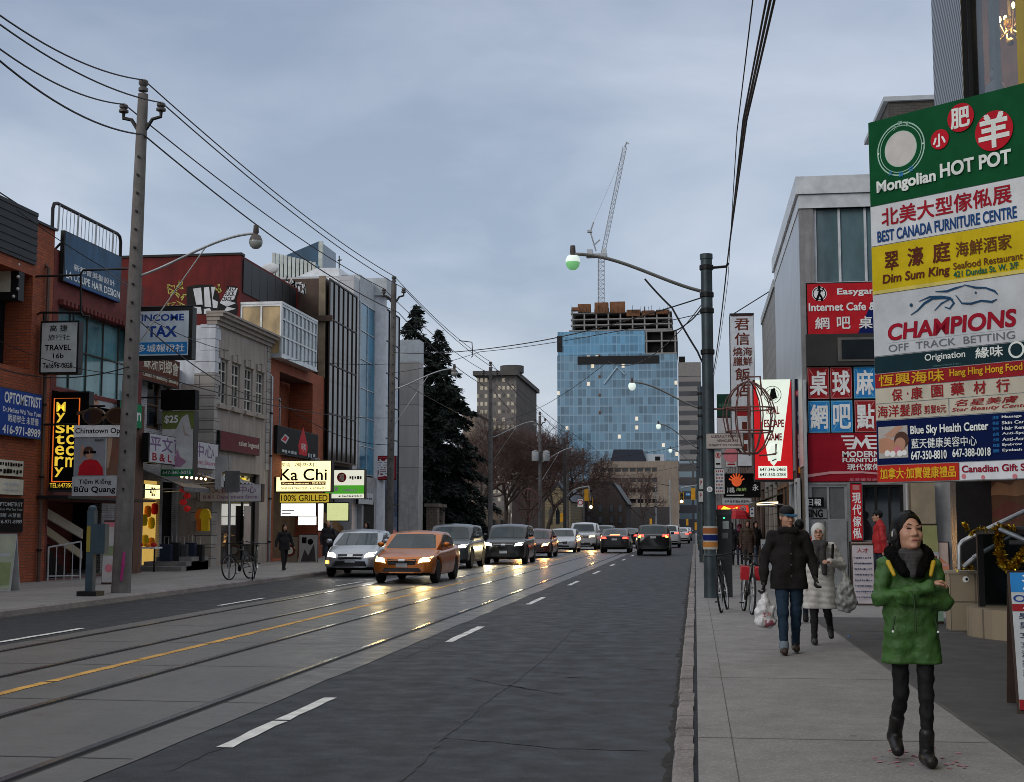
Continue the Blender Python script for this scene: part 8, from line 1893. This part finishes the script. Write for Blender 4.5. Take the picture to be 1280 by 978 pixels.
# --- woman in the pale long puffer coat
WX_, WY_ = foot(1026, 806); PUF = cloth('pale_quilted_nylon', (.52, .505, .48), .5, 8, .5, 20)
def wextra(t, R3, J, s):
    blob('scarf', t, [('c', J((-.04, -.065, .84)), J((.04, -.065, .84)), .05, .05, .03), ('c', J((.02, -.085, .82)), J((.035, -.105, .60)), .045, .035, .03), ('c', J((-.02, -.085, .82)), J((-.03, -.098, .66)), .04, .03, .03)], panel_mat('plaid_scarf', (.035, .032, .034), .022, .022, .0022, (.055, .052, .052)), .010, wrinkle(.004, 60, 2))
    blob('shoulder_strap', t, [('c', J((.11, -.075, .83)), J((.10, -.10, .68)), .018, .014, .01)], BLK, .008)
    mb = MB()
    for q in (-1, 1):
        pr = [R3((q * .033 + .021 * math.cos(a), -.103, .008 + .016 * math.sin(a))) for a in [2 * PI * i / 14 for i in range(15)]]; mb.tube(pr, .0018, BLK, 5)
    mb.tube([R3((-.012, -.106, .01)), R3((.012, -.106, .01))], .0018, BLK, 5); mb.build('spectacles', t)
ww = wrinkle(.004, 30, 6)
person('woman in a pale long quilted coat with white hood and dark scarf', (WX_, WY_, SWZ), 1.53, top=PUF, hem=.30, pants=cloth('black_trousers', (.013, .013, .014), .8), shoe=M('dark_trainer', (.03, .03, .034), .5), legs=(((-.05, -.02, .285), (-.052, -.01, .045)), ((.055, -.02, .30), (.095, .13, .13))), arms=(((-.165, .02, .64), (-.135, -.05, .53)), ((.185, .0, .655), (.075, -.135, .69))),
       hair='hood', hairm=M('white_hood', (.50, .50, .49), .8, bmp=.4), head=(-.12, .02, -.04), face=True, h=.012, bulk=1.13, flare=1.04, disp=puff(.008, .075, 0, ww), extra=wextra)
plastic_bag('clear crumpled plastic bag hanging at the elbow of the pale coat', (WX_ + .205 * 1.53, WY_ - .08, SWZ + .62 * 1.53), .26, .52, M('cloudy_polythene', (.34, .35, .33), .25, var=.5, scale=16, spec=.7), None, 21)
# --- others
RM = cloth('red_jacket', (.36, .018, .020), .6); JN = cloth('dark_jeans', (.02, .028, .045), .85); DK = cloth('dark_coat', (.016, .015, .018), .85); BOOT = M('dark_shoe', (.018, .017, .017), .6)
walk = (((-.05, -.07, .285), (-.05, -.11, .045)), ((.05, .05, .28), (.05, .15, .06)))
person('man in a red jacket and black cap walking left by the poster hoarding', (on_y(1100, 735, 30.9)[0], 30.9, SWZ + .14), 1.70, rz=-PI / 2, top=RM, hem=.46, pants=JN, shoe=M('pale_shoe', (.3, .29, .27), .6), legs=walk, hair='short', hat=(M('black_cap', (.012, .012, .014)), M('black_cap', (.012, .012, .014))), face=True, h=.014, disp=wrinkle(.006, 30, 8), bulk=1.05)
person('dark haired person in red partly hidden behind the man in black', (on_y(1001, 735, 22)[0], 22.0, SWZ), 1.60, rz=PI, top=RM, hem=.46, pants=JN, shoe=BOOT, legs=walk, h=.016)
fx = lambda px, Y: on_y(px, 700, Y)[0]
person('person in a dark hooded coat at the left of the far pavement group', (fx(914, 53), 53, SWZ), 1.66, top=DK, hem=.36, pants=JN, shoe=BOOT, legs=walk, hair='hood', hairm=DK, h=.022)
person('person with a bright pink hat and scarf in the far pavement group', (fx(925, 54.5), 54.5, SWZ), 1.58, top=cloth('plum_coat', (.035, .012, .022)), hem=.36, pants=JN, shoe=BOOT, legs=walk, hair='hood', hairm=cloth('pink_knit', (.55, .06, .22)), h=.022)
person('woman in a long brown quilted hooded coat in the far group', (fx(935, 51.5), 51.5, SWZ), 1.72, top=cloth('brown_quilt', (.055, .035, .026)), hem=.30, pants=cloth('black_trousers', (.013, .013, .014)), shoe=BOOT, legs=walk, hair='hood', hairm=cloth('brown_quilt', (.055, .035, .026)), h=.020, bulk=1.1, disp=puff(.008, .1), face=True)
person('person in black top and light jeans at the right of the far group', (fx(945, 52.5), 52.5, SWZ), 1.68, rz=.5, top=DK, hem=.47, pants=cloth('light_denim', (.10, .14, .20)), shoe=BOOT, legs=walk, h=.020, hair='long')
um = thing('umbrella', 'open red umbrella held over the far pavement group', 'umbrella', (fx(920, 54), 54, on_y(920, 645, 54)[1])); c = Vector(um.location); mb = MB()
mb.lathe([(.62, -.12), (.56, .04), (.40, .18), (.2, .26), (.0, .29)], c, cloth('red_umbrella', (.45, .02, .03), .6), 8); mb.build('canopy', um); mb = MB(); mb.tube([c + Vector((0, 0, .33)), c - Vector((0, 0, .75))], .012, DARK, 6); mb.build('shaft', um)
SL_ = lambda px, py: on_z(px, py, SWL)
x_, y_ = SL_(355, 713); person('woman in black walking on the left pavement near the yellow restaurant sign', (x_, y_, SWL), 1.52, rz=.6, top=DK, hem=.44, pants=cloth('black_trousers', (.013, .013, .014)), shoe=BOOT, legs=walk, hair='long', h=.016, arms=(((-.17, .02, .64), (-.20, -.02, .52)), ((.17, .03, .64), (.21, .0, .53))))
person('bald man in dark clothes on the left pavement behind the silver hatchback', (on_y(410, 690, 49)[0], 49, SWL), 1.66, rz=.5, top=DK, hem=.46, pants=JN, shoe=BOOT, legs=walk, hair='none', h=.018)
person('dark haired person on the left pavement behind the orange sedan roof', (on_y(459, 690, 55)[0], 55, SWL), 1.62, rz=-.8, top=DK, hem=.46, pants=JN, shoe=BOOT, legs=walk, hair='long', h=.020)
# ------------------------------------------------------------------ bicycles, boards, street furniture
def bike(label, x, y, z, rz, m, lean=0.0, basket=None, group='parked bicycles'):
    t = thing('bicycle', label, 'bicycle', (x, y, z), group, rz); ORG[t.name] = Matrix(); t.rotation_euler = (lean, 0, rz)
    V = Vector; R = .335
    for wx in (-.52, .52):
        T = MB(); T.tube([V((wx + R * math.cos(a), 0, R + R * math.sin(a))) for a in [2 * PI * i / 28 for i in range(29)]], .019, TYRE, 6); w_ = T.build('wheel', t, smooth=True)
        Q = MB(); Q.tube([V((wx + .305 * math.cos(a), 0, R + .305 * math.sin(a))) for a in [2 * PI * i / 28 for i in range(29)]], .010, ALU, 5); Q.lathe([(.022, -.035), (.022, .035)], (wx, 0, R), ALU, 10, 'y')
        for k in range(14): a = 2 * PI * k / 14; Q.tube([V((wx, .02 * (-1) ** k, R)), V((wx + .30 * math.cos(a), 0, R + .30 * math.sin(a)))], .0022, ALU, 3)
        Q.build('rim', w_, smooth=True)
    bb, st, hd, hu, rr, fr = V((-.08, 0, .30)), V((-.22, 0, .80)), V((.36, 0, .74)), V((.33, 0, .86)), V((-.52, 0, R)), V((.52, 0, R))
    f = MB()
    for a, b, r in ((bb, st, .016), (bb, hd, .019), (st, hu, .016), (hd, hu, .018), (bb, rr, .010), (st.lerp(bb, .1), rr, .009)): f.tube([a, b], r, m, 7)
    for s in (-.05, .05): f.tube([hd, V((.44, s, .6)), fr + V((0, s, 0))], .011, m, 6)
    f.build('frame', t, smooth=True)
    h = MB(); h.tube([hu, V((.31, 0, .98)), V((.37, 0, 1.0))], .014, DARK, 6); h.tube([V((.30, -.29, 1.02)), V((.37, -.12, 1.0)), V((.37, .12, 1.0)), V((.30, .29, 1.02))], .012, DARK, 6)
    for s in (-1, 1): h.tube([V((.30, s * .29, 1.02)), V((.20, s * .31, 1.02))], .017, DARK, 6)
    h.build('handlebar', t, smooth=True)
    s_ = MB(); s_.tube([st, st + V((-.03, 0, .10))], .012, ALU, 6); s_.prism([V((-.40, -.075, .91)), V((-.40, .075, .91)), V((-.2, .045, .92)), V((-.12, .015, .91)), V((-.12, -.015, .91)), V((-.2, -.045, .92))], (0, 0, .045), DARK); s_.build('saddle', t)
    c = MB(); c.lathe([(.0, -.05), (.09, -.048), (.09, -.04), (0, -.038)], bb, DARK, 16, 'y'); c.tube([bb + V((0, -.07, 0)), bb + V((.10, -.07, -.13))], .011, ALU, 5); c.tube([bb + V((0, .07, 0)), bb + V((-.10, .07, .13))], .011, ALU, 5)
    for q, s in (((.10, -.11, -.13)), -1), (((-.10, .11, .13)), 1): p = bb + V(q); c.box(p.x - .04, p.x + .04, p.y - .04, p.y + .04, p.z - .01, p.z + .012, DARK)
    c.build('crank', t)
    for s in ((-1, 1) if basket else ()): b = MB(); b.prism([V((.26, s * .05, .60)), V((.40, s * .05, .58)), V((.43, s * .05, .80)), V((.24, s * .05, .82))], (0, s * .14, 0), basket); b.build('pannier', t)
    return t
a = on_z(916, 768, SWZ); bike('black bicycle leaning on the steel pole behind the parking machine', a[0] - .12, a[1] + .95, SWZ, -PI / 2 - .12, M('black_frame_paint', (.015, .015, .017), .35), .10)
a = on_z(934, 770, SWZ); bike('black bicycle with red panniers standing on the pavement by the pole', a[0] + .04, a[1] + .85, SWZ, -PI / 2 + .10, M('black_frame_paint', (.015, .015, .017)), -.05, C('pannier_red', (.45, .03, .04)))
a = on_z(288, 725, SWL); bike('dark bicycle chained to the left signpost, nearer one', a[0] + .1, a[1] + .5, SWL, -PI / 2 - .25, M('dark_green_paint', (.015, .022, .02), .35), .08); bike('dark bicycle beside the left signpost, its wheel toward the road', a[0] + .42, a[1] + .7, SWL, -PI / 2 + .28, M('dark_green_paint', (.015, .022, .02)), -.10)
# parking machine by the steel pole
x0, y0 = xr + .30, yr + .35; z1 = on_y(900, 637, y0)[1]; pm = thing('parking_machine', 'tall black parking pay machine beside the steel pole', 'pay machine', (x0, y0, SWZ))
mb = MB(); mb.box(x0 - .16, x0 + .16, y0 - .12, y0 + .12, SWZ, z1 - .12, M('machine_black', (.018, .02, .022), .4)); mb.prism([(x0 - .17, y0 - .13, z1 - .12), (x0 - .17, y0 + .13, z1 - .12), (x0 - .17, y0 + .13, z1), (x0 - .17, y0 - .05, z1)], (.34, 0, 0), M('machine_black', (.02, .02, .02))); mb.build('cabinet', pm)
box('screen', pm, x0 - .03, x0 + .10, y0 - .135, y0 - .122, z1 - .42, z1 - .25, C('screen_grey', (.25, .28, .28))); box('ticket_slot', pm, x0 - .05, x0 + .08, y0 - .135, y0 - .122, z1 - .62, z1 - .50, C('slot_grey', (.12, .13, .13))); box('indicator', pm, x0 - .02, x0 + .02, y0 - .135, y0 - .122, z1 - .2, z1 - .17, C('led_green', (.05, .6, .3), 1.0))
# sandwich boards
def aboard(label, P, spread, back, items, face, m=None, name='sandwich_board'):
    """P is the upright panel over the front feet; the boards lean together to a ridge."""
    t = thing(name, label, 'sandwich board', tuple(P.O)); m = m or M('board_wood', (.05, .032, .024), .7)
    def leaned(q):                                         # tilt a built mesh back about the base line
        for v in q.v: yield v
    k = spread / P.h; N_ = P.Nn
    def tilt(mb, f): mb.v = [tuple(Vector(v) - N_ * ((Vector(v) - P.O).z * k if f else spread * 2 - (Vector(v) - P.O).z * k)) for v in mb.v]; return mb
    a = MB(); a.obox(P.p(.5, .5, -.014), P.R, P.U, N_, P.w, P.h, .024, m); tilt(a, 1).build('front_board', t)
    b = MB(); b.obox(P.p(.5, .5, -.0), P.R, P.U, N_, P.w, P.h, .024, m); tilt(b, 0).build('back_board', t)
    f = MB(); P.rect(f, .03, .97, .03, .985, face, .004); l = MB(); d = .006
    for it in items:
        d += .001
        if it[0] == 'r': P.rect(f, *it[1:6], d)
        elif it[0] == 'd': P.disc(f, *it[1:5], d)
        elif it[0] == 'p': P.poly(f, it[1], it[2], d)
        elif it[0] == 't': P.text(l, *it[1:7], bold=.02, d=d, res=4)
    fo = tilt(f, 1).build('poster', t)
    if l.v: tilt(l, 1).build('lettering', fo)
    return t
xa, ya = on_z(1272, 893, SWZ); INK = C('board_ink', (.03, .05, .10))
aboard('salon sandwich board with blue header and Chinese price list at the right edge', Panel((xa, ya, SWZ), (1, -.10, 0), .62, 1.14), .36, 0,
       [('r', .03, .97, .845, .985, SKYB), ('t', '海洋', .18, .60, .86, .97, WHITE), ('t', 'OCEAN HAIR', .05, 1.3, .775, .825, BLUE), ('r', .03, .97, .71, .76, DRED), ('t', '416-979', .16, .9, .718, .752, WHITE), ('r', .03, .97, .03, .10, DRED)] + [('t', z, .10, w_, .655 - i * .066, .70 - i * .066, INK) for i, (z, w_) in enumerate((('男 單剪', .7), ('男洗剪吹', .8), ('女 單剪', .7), ('女洗剪吹', .8), ('洗頭', .42), ('染髮', .42), ('顏色染', .6), ('焗油', .42), ('電髮', .42)))], C('board_face', (.50, .53, .55)))
xa, ya = on_z(1172, 787, SWZ); aboard('narrow yellow topped sandwich board leaning beside the tiled pillar', Panel((xa, 21.9, SWZ), (.95, .3, 0), .30, 1.55), .14, 0, [('r', .03, .97, .72, .985, C('pale_lime', (.40, .42, .20))), ] + marks(.1, .9, .60, .70, DRED, 4) + [('d', .5, .42, .10, BRN), ('d', .4, .3, .06, WHITE), ('r', .03, .97, .03, .2, C('pale_mint', (.28, .42, .32)))], C('board_face', (.5, .5, .5)))
xa, ya = on_z(1037, 742, SWZ); aboard('tall white menu board with fine print behind the woman in the pale coat', Panel((xa, 27.0, SWZ), (1, 0, 0), .42, 1.18), .12, 0, [('t', '人才', .25, .75, .85, .92, DRED)] + sum([marks(.1, .9, .75 - i * .09, .78 - i * .09, INK, 8 + i % 4, i) for i in range(8)], []), C('board_pink', (.46, .42, .45)))
xa, ya = on_z(951, 704, SWZ); aboard('far grey notice board on the pavement right of the group', Panel((on_y(951, 700, 46)[0], 46, SWZ), (1, 0, 0), .5, 1.1), .15, 0, sum([marks(.1, .9, .78 - i * .12, .84 - i * .12, INK, 6, i) for i in range(5)], []), C('board_grey', (.36, .39, .42)))
xa, ya = on_z(1, 748, SWL); aboard('pale green sandwich board at the far left of the pavement', Panel((on_y(-14, 745, 29.3)[0], 29.3, SWL), (1, .12, 0), .48, 1.3), .3, 0, [('r', .1, .9, .1, .5, C('board_sage', (.26, .32, .16))), ('r', .2, .8, .6, .66, GREY)], C('board_lime', (.40, .44, .34)), GREY)
for k, (px, Y, h_, lab) in enumerate(((126, 33.2, 1.62, 'tall leaning menu board with a green band behind the concrete pole'), (139, 34.0, 1.75, 'taller pale menu board just behind the concrete pole'))):
    aboard(lab, Panel((on_y(px, 735, Y)[0], Y, SWL), (1, .1, 0), .36, h_), .12, 0, [('r', .05, .95, .9, .97, PINK), ('r', .05, .95, .45, .6, C('band_green', (.22, .28, .16))), ('d', .5, .25, .1, PINK)], C('board_white', (.50, .48, .48)))
# blue-grey ticket post on the left pavement
a = on_z(113, 745, SWL); bx = thing('ticket_post', 'blue grey ticket post with side box on the left pavement', 'ticket post', (a[0], a[1], SWL)); BG_ = M('blue_grey_paint', (.055, .09, .115), .5, streak=True); z1 = on_y(113, 638, a[1])[1]
mb = MB(); mb.box(a[0] - .09, a[0] + .07, a[1] - .08, a[1] + .08, SWL + .1, z1, BG_); mb.lathe([(.09, z1), (.09, z1 + .06), (.05, z1 + .1), (0, z1 + .11)], (a[0] - .01, a[1], 0), BG_, 12); mb.build('post', bx)
mb = MB(); mb.box(a[0] + .072, a[0] + .33, a[1] - .1, a[1] + .1, on_y(0, 692, a[1])[1], on_y(0, 655, a[1])[1], BG_); mb.build('side_box', bx); box('base', bx, a[0] - .22, a[0] + .22, a[1] - .2, a[1] + .2, SWL, SWL + .1, DARK); box('label', bx, a[0] - .085, a[0] + .0, a[1] - .09, a[1] - .082, on_y(0, 690, a[1])[1], on_y(0, 658, a[1])[1], C('label_yellow', (.35, .28, .06)))
# signpost with grey sign backs
a = on_z(286, 724, SWL); sp_ = thing('signpost', 'thin signpost with blank grey sign backs by the bicycles', 'signpost', (a[0], a[1], SWL)); q = lambda px, py: (on_y(px, py, a[1])[0], on_y(px, py, a[1])[1])
mb = MB(); mb.tube([(a[0], a[1], SWL), (a[0] - .05, a[1], q(280, 570)[1])], .03, GALV, 8); mb.build('post', sp_)
for b, m in (((270, 571, 277, 612), GALV), ((278, 570, 284, 590), GALV), ((282, 589, 300, 615), M('sign_back', (.10, .10, .105), .6))):
    u0, v1 = q(b[0], b[1]); u1, v0 = q(b[2], b[3]); box('sign_plate', sp_, u0, u1, a[1] - .05, a[1] - .035, v0, v1, m)
# goods outside the white brick shop
YS_ = 44.6; fy = lambda px, py, Y=YS_: (on_y(px, py, Y)[0], Y, on_y(px, py, Y)[1])
for k, (px, m, lab) in enumerate(((250, C('shirt_orange', (.55, .14, .02)), 'orange shirt hanging outside the shop behind the yellow one'), (256, C('shirt_yellow', (.60, .38, .015)), 'yellow shirt hanging outside the shop'))):
    t = thing('shirt', lab, 'shirt', fy(px, 640, 44.2 + k * -.3)); Y = 44.2 - k * .3; mb = MB(); P = [fy(px + u, v, Y) for u, v in ((-2, 636), (2, 636), (5, 639), (7, 648), (4.5, 649), (4.5, 664), (-4.5, 664), (-4.5, 649), (-7, 648), (-5, 639))]; mb.prism(P, (0, .14, 0), m); mb.build('fabric', t); pipes(t, [[fy(px - 4, 637, Y + .07), fy(px, 634, Y + .07), fy(px + 4, 637, Y + .07)]], .01, name='hanger')
for k in range(5):
    x, _, z = fy(206 + k * 10, 704, 43.6 + .25 * k); Y = 43.6 + .25 * k; t = thing('suitcase', 'dark suitcase in the row standing on the shop steps', 'suitcase', (x, Y, z), 'dark suitcases on the shop steps'); hh = .62 + .06 * (k % 2); m_ = cloth('case_%s' % ('navy', 'black', 'grey')[k % 3], ((.02, .025, .05), (.014, .014, .016), (.06, .06, .065))[k % 3])
    box('shell', t, x - .19, x + .19, Y, Y + .22, z + .04, z + hh, m_); pipes(t, [[(x - .08, Y + .1, z + hh), (x - .08, Y + .1, z + hh + .25), (x + .08, Y + .1, z + hh + .25), (x + .08, Y + .1, z + hh)]], .012, ALU, 'handle')
for k in range(3): struct(box('shop_step', None, fy(186, 0, 43.2)[0] + k * .25, fy(250, 0, 44)[0] + .2, 43.0 + k * .45, 45.5, SWL, SWL + .15 * (k + 1), M('step_concrete', (.2, .2, .2))))
tb = thing('display_table', 'small white topped table of goods at the shop entrance', 'table', fy(180, 705, 42.6)); A_, B_ = fy(168, 684, 42.6), fy(197, 684, 42.6); box('table_top', tb, A_[0], B_[0], 42.4, 43.0, A_[2] - .05, A_[2], WHITE)
for u in (A_[0] + .05, B_[0] - .09): box('leg', tb, u, u + .04, 42.5, 42.54, SWL, A_[2] - .052, DARK)
for k, (u, m) in enumerate(((.15, RED), (.4, ORG_), (.62, RED))): mb = MB(); mb.ball((A_[0] + u, 42.7, A_[2] + .07), (.1, .1, .07), m, 10, 7); tag(mb.build('goods_bundle', smooth=True, loc=(A_[0] + u, 42.7, A_[2])), 'bright bundle of goods on the white topped table', 'goods', 'bundles on the shop table')
for k in range(4): c = fy(229 + 5 * (k % 2), 612 + 8 * k, 44.8); t = thing('paper_lantern', 'small red lantern hanging under the grey shop awning', 'lantern', c, 'red lanterns under the shop awning'); mb = MB(); mb.ball(c, (.13, .13, .11), C('lantern_red', (.40, .02, .02), .12), 10, 8); mb.build('shade', t, smooth=True); mb = MB(); mb.tube([Vector(c) + Vector((0, 0, .1)), Vector(c) + Vector((0, 0, .25))], .01, DARK, 4); mb.build('cord', t)
sign('wall_picture', 'framed black and white picture board by the restaurant entrance', yrect(374, 668, 397, 706, 54.4), .05, C('pic_grey', (.33, .31, .29)), [('p', [(.1, .1), (.3, .5), (.5, .3), (.8, .7), (.9, .1)], C('pic_dark', (.06, .05, .05))), ('d', .6, .75, .12, BLK), ('r', .15, .4, .7, .9, BLK)], cat='picture')
sign('wall_picture', 'smaller brown food picture board left of the restaurant entrance', yrect(352, 671, 372, 706, 54.5), .05, C('pic_tan', (.22, .17, .12)), [('d', .5, .5, .25, BRN), ('d', .5, .5, .15, OFFW)], cat='picture')

# wall clutter on the left-hand fronts
for k, (px, py, x, lab) in enumerate(((196, 530, XS + .02, 'small air conditioner on the white brick shop wall'), (384, 585, FL + .02, 'air conditioner box low on the orange brick restaurant wall'))):
    y, z = on_x(px, py, x); t = thing('air_conditioner', lab, 'air conditioner', (x, y, z)); box('case', t, x, x + .38, y, y + .7, z, z + .45, GALV); mb = MB()
    for i in range(7): mb.box(x + .382, x + .39, y + .06, y + .64, z + .05 + i * .055, z + .075 + i * .055, DARK)
    mb.build('grille', t)
for k, (y, x, h_, lab) in enumerate(((34.62, FL + .10, 8.6, 'rusty drainpipe at the right edge of the brick block'), (54.62, FL + .08, 7.8, 'grey drainpipe between tan building and orange brick restaurant'), (63.0, FL + .42, 4.4, 'dark drainpipe between the restaurant and bronze glass block'))):
    t = thing('drainpipe', lab, 'drainpipe', (x, y, SWL)); pipes(t, [[(x, y, SWL), (x, y, h_), (x - .2, y, h_ + .2)]], .055, M('pipe_rust', (.10, .06, .045), .7) if k == 0 else GALV, 'pipe')
    mb = MB()
    for i in range(4): mb.lathe([(.075, 0), (.075, .06)], (x, y, SWL + .8 + i * h_ / 4.4), DARK, 10)
    mb.build('clip', t)
for k in range(6):
    y = 43.95 + k * .45; x = -17.1; z = on_y(200, 592, 44)[1] - .12; c = (x, y, z); t = thing('awning_bulb', 'bare warm bulb strung under the grey shop awning', 'bulb', c, 'bulbs under the grey awning'); mb = MB(); mb.ball(c, .045, M('warm_bulb', (1, .7, .35), emit=(1, .62, .25), es=6, bmp=0), 8, 6); mb.build('globe', t, smooth=True); mb = MB(); mb.tube([(x, y, z + .04), (x, y, z + .16)], .015, DARK, 5); mb.build('socket', t)
